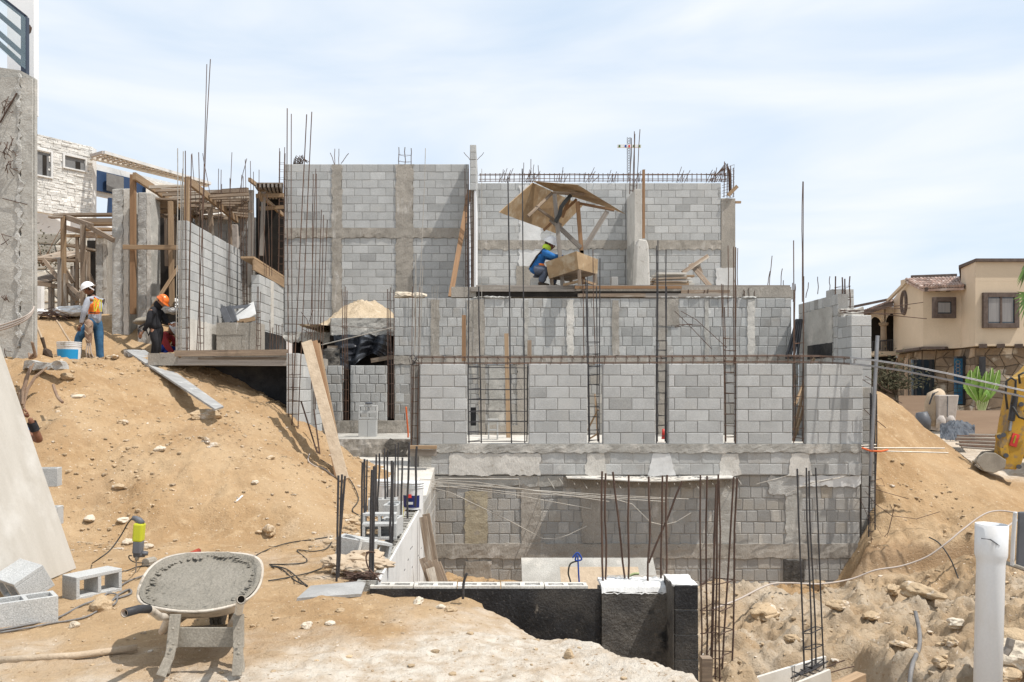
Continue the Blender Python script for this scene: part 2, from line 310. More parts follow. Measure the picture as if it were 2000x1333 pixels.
for (ra, rb, rd, ba, bb, bd_) in ((1717, 765, 17.2, 1705, 1065, 13.8), (1760, 790, 17.2, 1750, 1064, 13.75), (1830, 850, 17.0, 1820, 1062, 13.7), (1900, 906, 16.5, 1890, 1050, 13.6), (1960, 952, 16.0, 1960, 1060, 13.2), (2030, 1005, 15.3, 2040, 1090, 12.6)):
    r_, b_ = P(ra, rb, rd), P(ba, bb, bd_)
    for t_ in (0, .25, .5, .75, 1): q_ = r_.lerp(b_, t_); right_pts.append((q_.x, q_.y, q_.z+.16*math.sin(t_*math.pi)))
zr = rbf(right_pts)
def height(X, Y, detail=True):
    X = np.asarray(X, float); Y = np.asarray(Y, float)
    wob = .24*fbm(X, Y, 1.1, 3, 5)+.12*fbm(X, Y, 5, 3, 9)
    ZL = np.clip(zl(X, Y), -.04, 6)
    ZR = zr(X, Y)
    n1 = fbm(X, Y, .9, 5, 11); n2 = fbm(X, Y, 6, 4, 21); n3 = fbm(X, Y, 22, 3, 33)
    slope_l = sst(ZL, .05, .5)
    ZL = ZL+.045*n1+.034*n2*(.7+slope_l)+.014*n3*(.8+slope_l)+.03*np.minimum(0, .1-np.abs(fbm(X, Y, 2.7, 2, 88)))*(1-slope_l)
    ZL = ZL+slope_l*(.035*fbm(X+.15*Y, Y*.22, 3.4, 3, 131)+.018*fbm(X, Y*.3, 11, 2, 151))
    # little scarps on the slope
    ZL = ZL+slope_l*.05*np.abs(fbm(X+.4*Y, Y, 2.2, 3, 55))
    ero = np.abs(fbm(X, Y, 1.3, 4, 71))
    rub = sst(Y, 15.3, 12.5)
    ZR = ZR+(.10+.22*rub)*n1+(.13*rub+.03)*n2+(.045*rub+.02)*n3+rub*.22*(ero-.18)
    # undercut bank below the right hand slope
    bank = sst(Y-(13.55+.25*fbm(X, Y, 1.5, 2, 8)), -.10, .10)
    cut = -1.36+.62*np.exp(-((X-7.25)**2+(Y-12.3)**2)/.38)+.06*n2
    wb = (1-bank)*sst(X, 5.7, 6.2)*sst(X, 8.9, 8.2)*sst(Y, 11.8, 12.3)
    ZR = ZR*(1-wb)+np.minimum(ZR, cut)*wb
    pitf = sst(X, 2.5, 2.8)*sst(X, 4.1, 3.8)*sst(Y, 7.2, 7.5)*sst(Y, 8.95, 8.7)
    ZR = ZR*(1-pitf)+(np.minimum(ZR, -1.45)+.03*n2)*pitf
    # lip of the foreground platform
    ex = np.interp(Y, [0, 3.6, 4.3, 4.75, 5.1, 5.5, 5.8, 6.2, 6.6, 7.05], [1.9, 1.55, 1.25, 1.08, .86, .80, .60, .36, .12, -.05])
    rightof = sst(X-(ex+wob), -.05, .42)
    # ground sinks along the tarred wall towards the pit
    sink = -.62*sst(X, -.35, 1.0)*sst(Y-(5.2+.2*wob+0*X), 0, 1.6)
    ZL2 = ZL+np.where(X > -1.2, sink, 0)+.05*sst(np.abs(X-(ex+wob)), .35, .1)*(rightof < .5)
    ZL2 = ZL2-.075*sst(Y, 6.35, 6.85)*sst(X, -1.35, -1.0)
    ZL2 = np.where(Y < 7.0, ZL2, ZL)
    near = ZL2*(1-rightof)+ZR*rightof
    mix = np.where(Y < 6.98, near, np.where(X < -.97, ZL, ZR))
    # behind the front wall and black retaining wall the ground lies low under the floors
    z = mix
    z = np.where((Y > 14.36) & (X > -3.7) & (X < 6.7), -1.9, z)
    z = np.where((Y > 15.06) & (X > -5.42) & (X < -3.6), .0, z)
    z = np.where((Y > 14.5) & (X >= 6.7) & (X < 7.0), np.minimum(z, -1.0+0*z), z)
    far = sst(Y, 21, 26)
    farz = np.where(X < 3, 2.0-1.0*sst(X, -12, 2)+1.6*sst(-X, 6, 14), 0.0)
    farz = farz+.04*n1
    z = z*(1-far)+farz*far
    z = np.where((np.abs(X) > 60) | (Y > 60), farz-2.5, z)
    return z
def axis(segs):
    out = []
    for a, b, st in segs: out += list(np.arange(a, b, st))
    return np.array(out+[segs[-1][1]])
gx = axis([(-600, -100, 100), (-100, -20, 10), (-20, -9.5, .5), (-9.5, -5.5, .06), (-5.5, 2.4, .032), (2.4, 8.2, .036), (8.2, 11, .07), (11, 24, .5), (24, 100, 10), (100, 600, 100)])
gy = axis([(-30, 2, 4), (2, 3.6, .2), (3.6, 7.0, .025), (7.0, 11, .034), (11, 15.1, .042), (15.1, 19.9, .08), (19.9, 30, .5), (30, 90, 6), (90, 900, 90)])
GX, GY = np.meshgrid(gx, gy)
GZ = height(GX, GY)
def zg(x, y):               # height of the finished ground mesh
    i = min(max(int(np.searchsorted(gx, x))-1, 0), len(gx)-2); j = min(max(int(np.searchsorted(gy, y))-1, 0), len(gy)-2)
    u = (x-gx[i])/(gx[i+1]-gx[i]); w = (y-gy[j])/(gy[j+1]-gy[j])
    return float((GZ[j, i]*(1-u)+GZ[j, i+1]*u)*(1-w)+(GZ[j+1, i]*(1-u)+GZ[j+1, i+1]*u)*w)
me = bpy.data.meshes.new('ground'); ny, nx = GX.shape
co = np.stack([GX, GY, GZ], -1).reshape(-1, 3)
me.vertices.add(len(co)); me.vertices.foreach_set('co', co.ravel())
I = (np.arange(ny-1)[:, None]*nx+np.arange(nx-1)[None, :]).ravel()
q = np.stack([I, I+1, I+nx+1, I+nx], -1)
me.loops.add(q.size); me.loops.foreach_set('vertex_index', q.ravel().astype('i'))
me.polygons.add(len(q)); me.polygons.foreach_set('loop_start', np.arange(0, q.size, 4).astype('i')); me.polygons.foreach_set('loop_total', np.full(len(q), 4, 'i'))
me.polygons.foreach_set('use_smooth', np.ones(len(q), bool)); me.update(calc_edges=True)
a = me.attributes.new('lc', 'FLOAT_VECTOR', 'POINT'); a.data.foreach_set('vector', co.ravel())
nn = fbm(GX, GY, 1.2, 5, 91)
# pale lime dust trodden into the near platform, grey spoil in the excavation
pale = sst(6.05-GY+.9*nn+.35*np.clip(GX, -3, 1.2), -.35, .55)*(GY < 7.6)*(1-.75*sst(GZ, -.12, -.4))
pale = np.maximum(pale, sst(nn, .05, .5)*.55*sst(GX, -3.6, -.9)*(GY < 11.5)*(GY > 7)*sst(GZ, .6, .2)*(GZ > -.4))
pale = np.maximum(pale, sst(nn+.25*(GZ+1.2), .0, .35)*.2*(GY > 7.3)*(GY < 13)*(GX > 0)*(GZ < -.3))
pale = np.maximum(pale, (GX > 7.5)*sst(GY, 16.3, 16.9)*sst(GZ, .3, .1)*.8)
grey = (GX > .3)*sst(GZ, -.45, -.8)*sst(GY, 14.2, 13)*(.5+.4*sst(nn, -.3, .4))*(1-.5*sst(GX, 5.6, 6.6)*sst(GY, 11.4, 12.4))
damp_shade = np.clip((GX > 5.6)*sst(GY, 13.2, 13.6)*sst(GY, 14.2, 13.8)*sst(GZ, -.8, -1.0), 0, 1)+sst(nn, .12, .42)*.35*(GZ > .2)  # undercut foot: shade and damp soil both put into the colour; plus random patches
damp_shade = damp_shade+.7*sst(-GX, 6.0, 6.6)*sst(GZ, .5, .9)*sst(2.05, GZ, GZ+.2)*(GY < 12.8)*(GY > 9.5)*.6  # cut bank at far left coloured darker
for nm, arr in (('pale', pale), ('grey', grey), ('damp_shade', damp_shade)):
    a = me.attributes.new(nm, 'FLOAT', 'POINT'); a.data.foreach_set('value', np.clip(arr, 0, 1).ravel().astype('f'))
m = bpy.data.materials.new('earth'); m.use_nodes = True; t = m.node_tree; N = t.nodes; LK = t.links.new
b = N['Principled BSDF']; b.inputs['Roughness'].default_value = .95; b.inputs['Specular IOR Level'].default_value = .15
at = N.new('ShaderNodeAttribute'); at.attribute_name = 'lc'
def ns(sc, det=6, rg=.6):
    n = N.new('ShaderNodeTexNoise'); n.inputs['Scale'].default_value = sc; n.inputs['Detail'].default_value = det; n.inputs['Roughness'].default_value = rg; LK(at.outputs['Vector'], n.inputs['Vector']); return n.outputs['Fac']
def rg_(o, a_, b_, c_=0, d_=1):
    r = N.new('ShaderNodeMapRange'); r.inputs[1].default_value = a_; r.inputs[2].default_value = b_; r.inputs[3].default_value = c_; r.inputs[4].default_value = d_; LK(o, r.inputs[0]); return r.outputs[0]
def mx_(f, A, B, mode='MIX'):
    x = N.new('ShaderNodeMix'); x.data_type = 'RGBA'; x.blend_type = mode; LK(f, x.inputs[0])
    for i, q_ in ((6, A), (7, B)):
        if isinstance(q_, tuple): x.inputs[i].default_value = (*q_, 1)
        else: LK(q_, x.inputs[i])
    return x.outputs[2]
def att(n_): x = N.new('ShaderNodeAttribute'); x.attribute_name = n_; return x.outputs['Fac']
c = mx_(rg_(ns(1.4), .35, .65), (.405, .268, .145), (.325, .208, .107))
c = mx_(rg_(ns(.55, 4), .42, .66), c, (.44, .315, .19))
c = mx_(rg_(ns(7), .52, .72), c, (.47, .335, .20))
c = mx_(rg_(att('damp_shade'), 0, 1, 0, .8), c, (.27, .165, .085))
c = mx_(att('grey'), c, mx_(rg_(ns(3.5), .4, .6), (.42, .345, .255), (.34, .26, .175)))
mb_ = N.new('ShaderNodeMath'); mb_.operation = 'MULTIPLY'; LK(att('pale'), mb_.inputs[0]); LK(rg_(ns(5), .3, .6, .55, 1.15), mb_.inputs[1])
c = mx_(mb_.outputs[0], c, mx_(rg_(ns(9), .42, .62), (.60, .54, .46), (.48, .405, .32)))
c = mx_(rg_(ns(26, 4), .60, .70), c, (.30, .20, .115))
c = mx_(rg_(ns(34, 3), .66, .72), c, (.68, .60, .50))
LK(c, b.inputs['Base Color'])
bm = N.new('ShaderNodeBump'); bm.inputs['Strength'].default_value = .9; bm.inputs['Distance'].default_value = .035; LK(ns(24, 8, .68), bm.inputs['Height']); LK(bm.outputs[0], b.inputs['Normal'])
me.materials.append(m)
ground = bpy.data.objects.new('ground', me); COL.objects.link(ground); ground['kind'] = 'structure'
# pebbles and clods: nobody could count them
def pebbles(name, n, reg, rmin, rmax, matn, seed, dens=None):
    rs = np.random.RandomState(seed); mb = MB().mat(matn); pts = []
    X = rs.uniform(reg[0], reg[1], n*3); Y = reg[2]+(reg[3]-reg[2])*rs.rand(n*3)
    cl = fbm(X, Y, 1.1, 3, seed); keep = cl+rs.rand(n*3)*.5 > .12; X = X[keep][:n]; Y = Y[keep][:n]; Z = height(X, Y)
    base = [(1, 0, 0), (-1, 0, 0), (0, 1, 0), (0, -1, 0), (0, 0, 1), (0, 0, -1)]
    fs = [(0, 2, 4), (2, 1, 4), (1, 3, 4), (3, 0, 4), (2, 0, 5), (1, 2, 5), (3, 1, 5), (0, 3, 5)]
    ico = [(math.cos(a)*.8, math.sin(a)*.8, h) for h, off in ((.38, 0), (-.35, .5)) for a in [(k+off)*2*math.pi/5 for k in range(5)]]+[(0, 0, .62), (0, 0, -.6)]
    fi = []
    for k in range(5):
        k2 = (k+1) % 5; fi += [(k, k2, 10), (k, 5+k, k2), (5+k, 5+k2, k2), (5+k2, 5+k, 11)]
    for x, y, z in zip(X, Y, Z):
        r = rmin+(rmax-rmin)*rs.rand()**8; a = rs.rand()*6.28; ca, sa = math.cos(a), math.sin(a); sx, sy, sz = rs.uniform(.7, 1.3), rs.uniform(.5, 1.), rs.uniform(.4, .8)
        vs = []
        for (p, q_, w) in ico:
            p = p*sx*r*rs.uniform(.8, 1.2); q_ = q_*sy*r*rs.uniform(.8, 1.2); w = w*sz*r
            vs.append((x+p*ca-q_*sa, y+p*sa+q_*ca, z+w+r*.1))
        mb.add(vs, fi, val=rs.uniform(.7, 1.2))
    o = mb.build(name); tag(o, {'clods': 'loose ochre clods and pebbles strewn down the sandy slopes', 'gravel': 'small pale stones scattered over the trodden dirt', 'spoil_lumps': 'lumps of grey spoil strewn through the excavation'}[name], 'gravel', kind='stuff'); return o
pebbles('clods', 8000, (-8, -1.2, 8.6, 15.2), .005, .05, 'rock', 3)
pebbles('gravel', 2600, (-5, 1.6, 3.7, 9.2), .003, .035, 'rock', 4)
pebbles('spoil_lumps', 6500, (.9, 8.5, 6.5, 15.4), .006, .06, 'rock', 5)
# ---------------------------------------------------------------- block masonry
def plates(mb, u0, u1, v0, v1, pl, bw=.4, bh=.2, off=0., g=.011, jit=.002, depth=.012, vs=.05, dark=.06, skip=None):
    nrow = int(round((v1-v0)/bh)) or 1; hh = (v1-v0)/nrow
    for r in range(nrow):
        a = v0+r*hh+g/2; b = v0+(r+1)*hh-g/2
        u = u0-((off+(r % 2)*.5) % 1)*bw
        while u < u1-.005:
            w = bw if bw != .2 else random.choice((.2, .2, .19, .21, .22))
            s0 = max(u, u0)+g/2; s1 = min(u+w, u1)-g/2; u += w
            if s1-s0 < .03: continue
            if skip and skip((s0+s1)/2, (a+b)/2): continue
            J = lambda: random.uniform(-jit, jit)
            o = random.uniform(-.0025, .0025); c = .006+jit*.6
            cr = [(s0+J(), a+J()), (s1+J(), a+J()), (s1+J(), b+J()), (s0+J(), b+J())]
            inn = [(cr[0][0]+c, cr[0][1]+c), (cr[1][0]-c, cr[1][1]+c), (cr[2][0]-c, cr[2][1]-c), (cr[3][0]+c, cr[3][1]-c)]
            vv = [pl(p, q, -depth) for p, q in cr]+[pl(p, q, -.002+o) for p, q in cr]+[pl(p, q, .003+o) for p, q in inn]
            fs = [(8, 9, 10, 11)]
            for k in range(4):
                k2 = (k+1) % 4; fs += [(k, k2, 4+k2, 4+k), (4+k, 4+k2, 8+k2, 8+k)]
            val = random.gauss(1, vs)
            if random.random() < dark: val *= random.uniform(.76, .86)
            mb.add(vv, fs, None, val)
            # independent texture offset for every block
            k0 = len(mb.v)-12; ox = random.uniform(-30, 30)
            for k in range(12): q = mb.v[k0+k]; mb.lc[k0+k] = (q[0]+ox, q[1], q[2]-ox)
def wallbox(parent, x0, x1, y0, y1, z0, z1, faces='F', bw=.4, bh=.2, mat='block', mort='mortar', off=0., jit=.002, name='blockwork', skip=None, core=True, vs=.05, dark=.06, **k):
    mb = MB()
    if core: mb.mat(mort).box(x0+.006, x1-.006, y0+.006, y1-.006, z0, z1-.002)
    mb.mat(mat)
    if 'F' in faces: plates(mb, x0, x1, z0, z1, lambda u, v, d: (u, y0-d, v), bw, bh, off, jit=jit, skip=skip, vs=vs, dark=dark)
    if 'R' in faces: plates(mb, y0, y1, z0, z1, lambda u, v, d: (x1+d, u, v), bw, bh, off, jit=jit, vs=vs, dark=dark)
    if 'L' in faces: plates(mb, -y1, -y0, z0, z1, lambda u, v, d: (x0-d, -u, v), bw, bh, off, jit=jit, vs=vs, dark=dark)
    if 'T' in faces:
        n = max(1, round((x1-x0)/.4)); m = max(1, round((y1-y0)/.4))
        plates(mb, x0, x1, y0, y1, lambda u, v, d: (u, v, z1+d-.004), (x1-x0)/n if n > 1 or m == 1 else x1-x0, (y1-y0)/m, 0)
    return mb.build(name, parent)
def strip(parent, name, u0, u1, v0, v1, pl, mat, th=.012, jag=.02, ja='LRTB', res=.05, amp=.004, seed=None, val=1, tap=0):
    # poured or smeared concrete: a thin rough-edged layer standing proud of the blocks
    sd = random.uniform(0, 500) if seed is None else seed
    nx = max(2, int((u1-u0)/res)); ny = max(2, int((v1-v0)/res))
    nx = min(nx, 120); ny = min(ny, 120); mb = MB().mat(mat); vs = []
    for j in range(ny+1):
        for i in range(nx+1):
            u = u0+(u1-u0)*i/nx; v = v0+(v1-v0)*j/ny
            ju = jag*(mnoise.noise(Vector((sd, v*9, 0)))*1.3+mnoise.noise(Vector((sd, v*31, 0)))*.6)
            jv = jag*(mnoise.noise(Vector((sd+9, u*9, 0)))*1.3+mnoise.noise(Vector((sd+9, u*31, 0)))*.9)
            a = i/nx; b = j/ny
            if 'L' in ja: u += ju*(1-a)
            if 'R' in ja: u += jag*(mnoise.noise(Vector((sd+40, v*8, 0)))*1.3+mnoise.noise(Vector((sd+3, v*27, 0)))*.6)*a
            if 'B' in ja: v += jv*(1-b)
            if 'T' in ja: v += jag*(mnoise.noise(Vector((sd+70, u*8, 0))))*b
            if tap: u += tap*(1-b)*(a-.5)*2
            d = th+amp*(mnoise.noise(Vector((u*7, v*7, sd)))+.5*mnoise.noise(Vector((u*22, v*22, sd))))
            vs.append(pl(u, v, d))
    W_ = nx+1; fs = [(j*W_+i, j*W_+i+1, (j+1)*W_+i+1, (j+1)*W_+i) for j in range(ny) for i in range(nx)]
    ring = [i for i in range(nx+1)]+[j*W_+nx for j in range(1, ny+1)]+[ny*W_+i for i in range(nx-1, -1, -1)]+[j*W_ for j in range(ny-1, 0, -1)]
    k = len(vs)
    base = [pl(0, 0, 0)] and Vector(pl(0, 0, 1))-Vector(pl(0, 0, 0))
    for r in ring: vs.append(Vector(vs[r])-base*(th+.008))
    for i in range(len(ring)):
        i2 = (i+1) % len(ring); fs.append((ring[i2], ring[i], k+i, k+i2))
    mb.add(vs, fs, None, val); return mb.build(name, parent)
def front(y): return lambda u, v, d: (u, y-d, v)
def right(x): return lambda u, v, d: (x+d, u, v)
def left(x): return lambda u, v, d: (x-d, -u, v)
rsd = random.seed
# ---- front wall with five open bays -------------------------------------------------
rsd(1); YF = 14.3
fw = T('block_wall', 'long grey block wall with five tall open slots at the front of the unfinished building', 'wall', (2.6, YF, -1.9), None)
zs = PZ(868, YF); zt = PZ(711, YF); zb = PZ(928, YF)
for (a, b) in ((820, 912), (1033, 1147), (1178, 1280), (1306, 1413), (1439, 1547), (1575, 1685)):
    wallbox(fw, PX(a, YF), PX(b, YF), YF, YF+.15, zs, zt, 'FLRT', off=random.choice((0, .25, .5)), name='pier')
# band, blocks under it, lower storey
strip(fw, 'concrete_band', PX(818, YF), PX(1682, YF), PZ(884, YF), zs+.004, front(YF), 'pour_grey', th=.03, jag=.035, ja='B', amp=.012, res=.035)
MBb = MB().mat('mortar_pale').box(PX(818, YF), PX(1682, YF), YF+.003, YF+.15, zb, zs-.003); MBb.build('wall_core', fw)
wallbox(fw, PX(820, YF), PX(1682, YF), YF, YF+.15, zb, PZ(884, YF), 'F', mat='block_old', off=.2, name='course_blocks', core=False)
for (a, b, c_, d_, mt, nm, tp) in ((878, 1054, 886, 928, 'pour_pale', 'plaster_patch', 0), (818, 842, 886, 928, 'pour_grey', 'plaster_patch', 0), (1147, 1180, 886, 929, 'pour_pale', 'column_foot', .05), (1276, 1308, 886, 929, 'plaster', 'column_foot', .10), (1410, 1440, 886, 929, 'pour_pale', 'column_foot', .06), (1545, 1580, 886, 929, 'pour_pale', 'column_foot', .05), (1655, 1682, 905, 928, 'block_old', 'plaster_patch', 0)):
    strip(fw, nm, PX(a, YF), PX(b, YF), PZ(d_, YF), PZ(c_, YF), front(YF), mt, th=.014, jag=.03, tap=tp)
YL = YF+.05
wallbox(fw, PX(818, YL), PX(1680, YL), YL, YL+.14, -2.1, zb-.004, 'F', bw=.2, mat='block_low', jit=.006, off=.3, name='lower_blocks', vs=.06, dark=.10)
for (a, b, c_, d_, mt) in ((908, 952, 960, 1062, 'pour_ochre'), (1018, 1056, 930, 1064, 'pour'), (1136, 1174, 950, 1062, 'pour'), (1272, 1306, 932, 1062, 'pour'), (1400, 1434, 932, 1150, 'pour_grey'), (1534, 1566, 930, 1150, 'pour_grey'), (908, 960, 1096, 1140, 'pour'), (1050, 1064, 1060, 1140, 'pour')):
    strip(fw, 'poured_column', PX(a, YL), PX(b, YL), PZ(d_, YL), PZ(c_, YL), front(YL), mt, th=.018, jag=.022, amp=.008)
strip(fw, 'bond_beam', PX(820, YL), PX(1674, YL), PZ(1090, YL), PZ(1062, YL), front(YL), 'pour', th=.03, jag=.022, ja='BT', amp=.012)
strip(fw, 'bond_beam', PX(820, YL), PX(1100, YL), PZ(950, YL), PZ(930, YL), front(YL), 'pour_grey', th=.026, jag=.02, ja='BT', amp=.01)
strip(fw, 'bond_beam', PX(1100, YL), PX(1440, YL), PZ(952, YL), PZ(932, YL), front(YL), 'pour', th=.028, jag=.03, ja='BT', amp=.01, val=.8)
strip(fw, 'plaster_patch', PX(1560, YL), PX(1680, YL), PZ(950, YL), PZ(929, YL), front(YL), 'plaster', th=.03, jag=.05, ja='BT')
strip(fw, 'plaster_patch', PX(1500, YL), PX(1560, YL), PZ(966, YL), PZ(930, YL), front(YL), 'mortar_pale', th=.026, jag=.06)
strip(fw, 'plaster_patch', PX(1530, YL), PX(1570, YL), PZ(1136, YL), PZ(1094, YL), front(YL), 'tar_thin', th=.032, jag=.01)
rsd(77)
for (a, b, c_, d_) in ((955, 1010, 1062, 1092), (1310, 1350, 1000, 1020), (1190, 1240, 950, 975), (835, 850, 945, 1060)):
    strip(fw, 'mortar_smear', PX(a, YL), PX(b, YL), PZ(d_, YL), PZ(c_, YL), front(YL), 'block_low', th=.008, jag=.09, amp=.003)
# plywood shelf left under the band, floor behind the openings
sh = T('formwork_board', 'thin pale plywood shelf jutting from the front wall below its concrete band', 'board', P(1260, 932, YF-.2))
mb = MB().mat('plywood_pale')
mb.grid(24, 2, lambda u, v: (PX(1105, YF)+u*(PX(1428, YF)-PX(1105, YF)), YF+.03-v*.30, PZ(931, YF)-.05*math.sin(u*3.1)*v+.01*math.sin(u*9)))
mb.build('sheet', sh, solid=.018)
mb = MB().mat('mortar_pale')
for k in range(60): x = random.uniform(PX(1108, YF), PX(1425, YF)); mb.blob((x, YF-random.uniform(.02, .24), PZ(931, YF)+.004), random.uniform(.012, .04), seed=k, sub=1, sq=(1.4, 1, .4))
mb.build('mortar_crumbs', sh)['kind'] = 'stuff'
fl = MB().mat('pour_pale').box(-1.2, 6.5, YF+.16, 17.28, zs-.16, zs-.01, j=0); fl.build('floor_slab')['kind'] = 'structure'
# ---- middle wall ----------------------------------------------------------------------
YM = 17.3; rsd(2)
mw = T('block_wall', 'weathered wall of small square blocks behind the slotted front wall, under the timber deck', 'wall', (3, YM, zs))
ztm = PZ(583, YM); zc1 = PZ(695, YM); zc0 = PZ(712, YM)
wallbox(mw, PX(770, YM), PX(1546, YM), YM, YM+.2, zc1, ztm, 'F', bw=.2, mat='block_old', jit=.005, name='upper_blocks', vs=.09)
strip(mw, 'bond_beam', PX(770, YM), PX(1560, YM), zc0, zc1, front(YM), 'pour', th=.02, jag=.02, ja='TB', amp=.01)
wallbox(mw, PX(770, YM), PX(1560, YM), YM, YM+.2, zs-.2, zc0, 'F', bw=.2, mat='block_low', jit=.006, name='lower_blocks', vs=.08)
for (a, b, c_, d_, mt) in ((842, 858, 586, 695, 'pour'), (912, 946, 586, 695, 'pour'), (1024, 1032, 586, 695, 'pour_grey'), (1107, 1120, 586, 695, 'pour_pale'), (1195, 1209, 588, 695, 'pour'), (1285, 1325, 584, 636, 'pour'), (1286, 1303, 640, 860, 'pour'), (1376, 1384, 586, 700, 'pour_grey'), (1460, 1474, 586, 700, 'pour_pale'), (935, 948, 712, 860, 'pour'), (1100, 1118, 712, 860, 'pour'), (1195, 1212, 712, 860, 'pour'), (1380, 1392, 712, 860, 'pour'), (955, 985, 715, 860, 'pour_grey'), (1010, 1030, 712, 860, 'pour')):
    strip(mw, 'poured_column', PX(a, YM), PX(b, YM), PZ(d_, YM), PZ(c_, YM), front(YM), mt, th=.02, jag=.022, amp=.008)
strip(mw, 'plaster_patch', PX(950, YM), PX(1030, YM), PZ(860, YM), PZ(830, YM), front(YM), 'pour', th=.03, jag=.03)
# left stretch of the same storey with dark slots
lw = T('block_wall', 'short grey block wall with two dark slots, standing under the broken slab', 'wall', (PX(700, YM), YM, zs))
for (a, b) in ((628, 668), (684, 755), (772, 800)):
    wallbox(lw, PX(a, YM), PX(b, YM), YM, YM+.2, PZ(822, YM), PZ(714, YM), 'FLR', bw=.2, mat='block_old', jit=.007, name='pier')
strip(lw, 'concrete_plinth', PX(628, YM), PX(806, YM), PZ(858, YM), PZ(822, YM), front(YM), 'pour', th=.16, jag=.01, ja='', amp=.015)
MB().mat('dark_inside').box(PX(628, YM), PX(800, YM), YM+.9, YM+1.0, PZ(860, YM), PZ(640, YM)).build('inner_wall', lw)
MB().mat('pour').box(PX(628, YM), PX(812, YM), YM+.0, YM+.2, PZ(860, YM)-.8, PZ(822, YM)-.003).build('plinth_core', lw)
# low concrete ledge in front of it
YQ = 15.2
lg = T('concrete_ledge', 'rough low concrete ledge stained brown, left of the front wall behind the upright rebars', 'ledge', (PX(710, YQ), YQ, .1))
strip(lg, 'face', PX(616, YQ), PX(812, YQ), PZ(912, YQ), PZ(858, YQ), front(YQ), 'pour', th=.03, jag=.0, ja='', amp=.035)
mb = MB().mat('pour_grey').box(PX(616, YQ), PX(812, YQ), YQ+.01, YQ+2.0, PZ(858, YQ)-.08, PZ(858, YQ)); mb.mat('pour').box(PX(616, YQ), PX(812, YQ), YQ, YQ+.4, -.4, PZ(858, YQ)-.083); mb.build('slab', lg)
strip(lg, 'tar_patch', PX(752, YQ), PX(798, YQ), PZ(900, YQ), PZ(862, YQ), front(YQ-.03), 'tar_thin', th=.02, jag=.09, amp=.02)
mb = MB().mat('pour_pale'); xq = PX(640, 13.4), -.95; mb.add([(xq[0], 12.4, .07), (xq[1], 12.4, .07), (xq[1], 15.16, .42), (xq[0]-.1, 15.16, .42), (xq[0], 12.4, -.3), (xq[1], 12.4, -.3), (xq[1], 15.16, -.3), (xq[0]-.1, 15.16, -.3)], [(0, 1, 2, 3), (0, 4, 5, 1), (1, 5, 6, 2), (2, 6, 7, 3), (3, 7, 4, 0)]); o = mb.build('floor_slab'); o['kind'] = 'structure'
# recess beside the front wall
MB().mat('mortar').box(PX(800, YF), PX(819, YF), YF+.1, YF+.2, 0.3, PZ(712, YF)).build('return_wall', fw)
# ---- side wall at the right -------------------------------------------------------------
rsd(3)
rw = T('block_wall', 'tall grey block wall with a stepped top at the right corner behind the front wall', 'wall', (6.6, 14.8, .5))
XR = 6.54
wallbox(rw, XR, XR+.37, 14.8, 15.35, -1.5, PZ(616, 14.8), 'LFRT', bw=.37, mat='block', off=0, name='corner_blocks', bh=.2)
wallbox(rw, XR, XR+.2, 15.36, 17.3, .4, PZ(576, 15.5), 'L', bw=.2, mat='block_old', jit=.004, name='side_blocks')
wallbox(rw, XR, XR+.42, 15.62, 15.9, PZ(616, 15)+.05, PZ(566, 15.7), 'LFR', bw=.42, mat='block_old', name='upper_end')
strip(rw, 'poured_column', -16.9, -15.55, 1.9, 3.25, left(XR), 'pour_grey', th=.02, jag=.05)
strip(rw, 'black_opening', -16.75, -15.55, PZ(700, 16), PZ(672, 16), left(XR), 'tar', th=.03, jag=.01)  # hole's darkness is put into a flat black strip on the wall
strip(rw, 'broken_top', XR, XR+.4, PZ(616, 15)-.02, PZ(604, 15)+.03, front(15.3), 'pour_pale', th=.12, jag=.05, amp=.05)
# dark buttress blocks behind the right end of the front wall
bt = T('block_pillar', 'narrow shaded stack of grey blocks tucked behind the right end of the front wall', 'pillar', (6.75, 14.55, -2))
wallbox(bt, PX(1682, 14.5), PX(1708, 14.5), 14.5, 14.75, -2.2, PZ(756, 14.5), 'FR', bw=.36, mat='block_low', name='stub_blocks')
# ---- big upper left wall ------------------------------------------------------------------
rsd(4); YU = 20.8
uw = T('block_wall', 'big flat grey block wall at upper left with two poured columns and one band', 'wall', (PX(740, YU), YU, 2))
zu = PZ(321, YU); zbm = PZ(446, YU); zbl = PZ(465, YU)
for (a, b) in ((555, 649), (667, 774), (806, 916)):
    wallbox(uw, PX(a, YU), PX(b, YU), YU, YU+.2, zbm, zu, 'FT' if a > 555 else 'FLT', name='blockwork', off=random.random(), vs=.06)
    wallbox(uw, PX(a, YU), PX(b, YU), YU, YU+.2, zbl-5*.2-8*.2, zbl, 'F', name='blockwork', off=random.random(), vs=.06)
strip(uw, 'bond_beam', PX(555, YU), PX(916, YU), zbl, zbm, front(YU), 'pour', th=.03, jag=.03, ja='B', amp=.012)
MB().mat('pour').box(PX(555, YU), PX(916, YU), YU+.002, YU+.2, zbl, zbm).build('beam_core', uw)
for (a, b) in ((649, 667), (774, 806)):
    strip(uw, 'poured_column', PX(a, YU)-.01, PX(b, YU)+.01, zbl-2.6, zu-.01, front(YU), 'pour', th=.025, jag=.03, ja='LR', amp=.008)
    MB().mat('pour').box(PX(a, YU), PX(b, YU), YU+.003, YU+.19, zbl-2.6, zu-.02).build('column_core', uw)
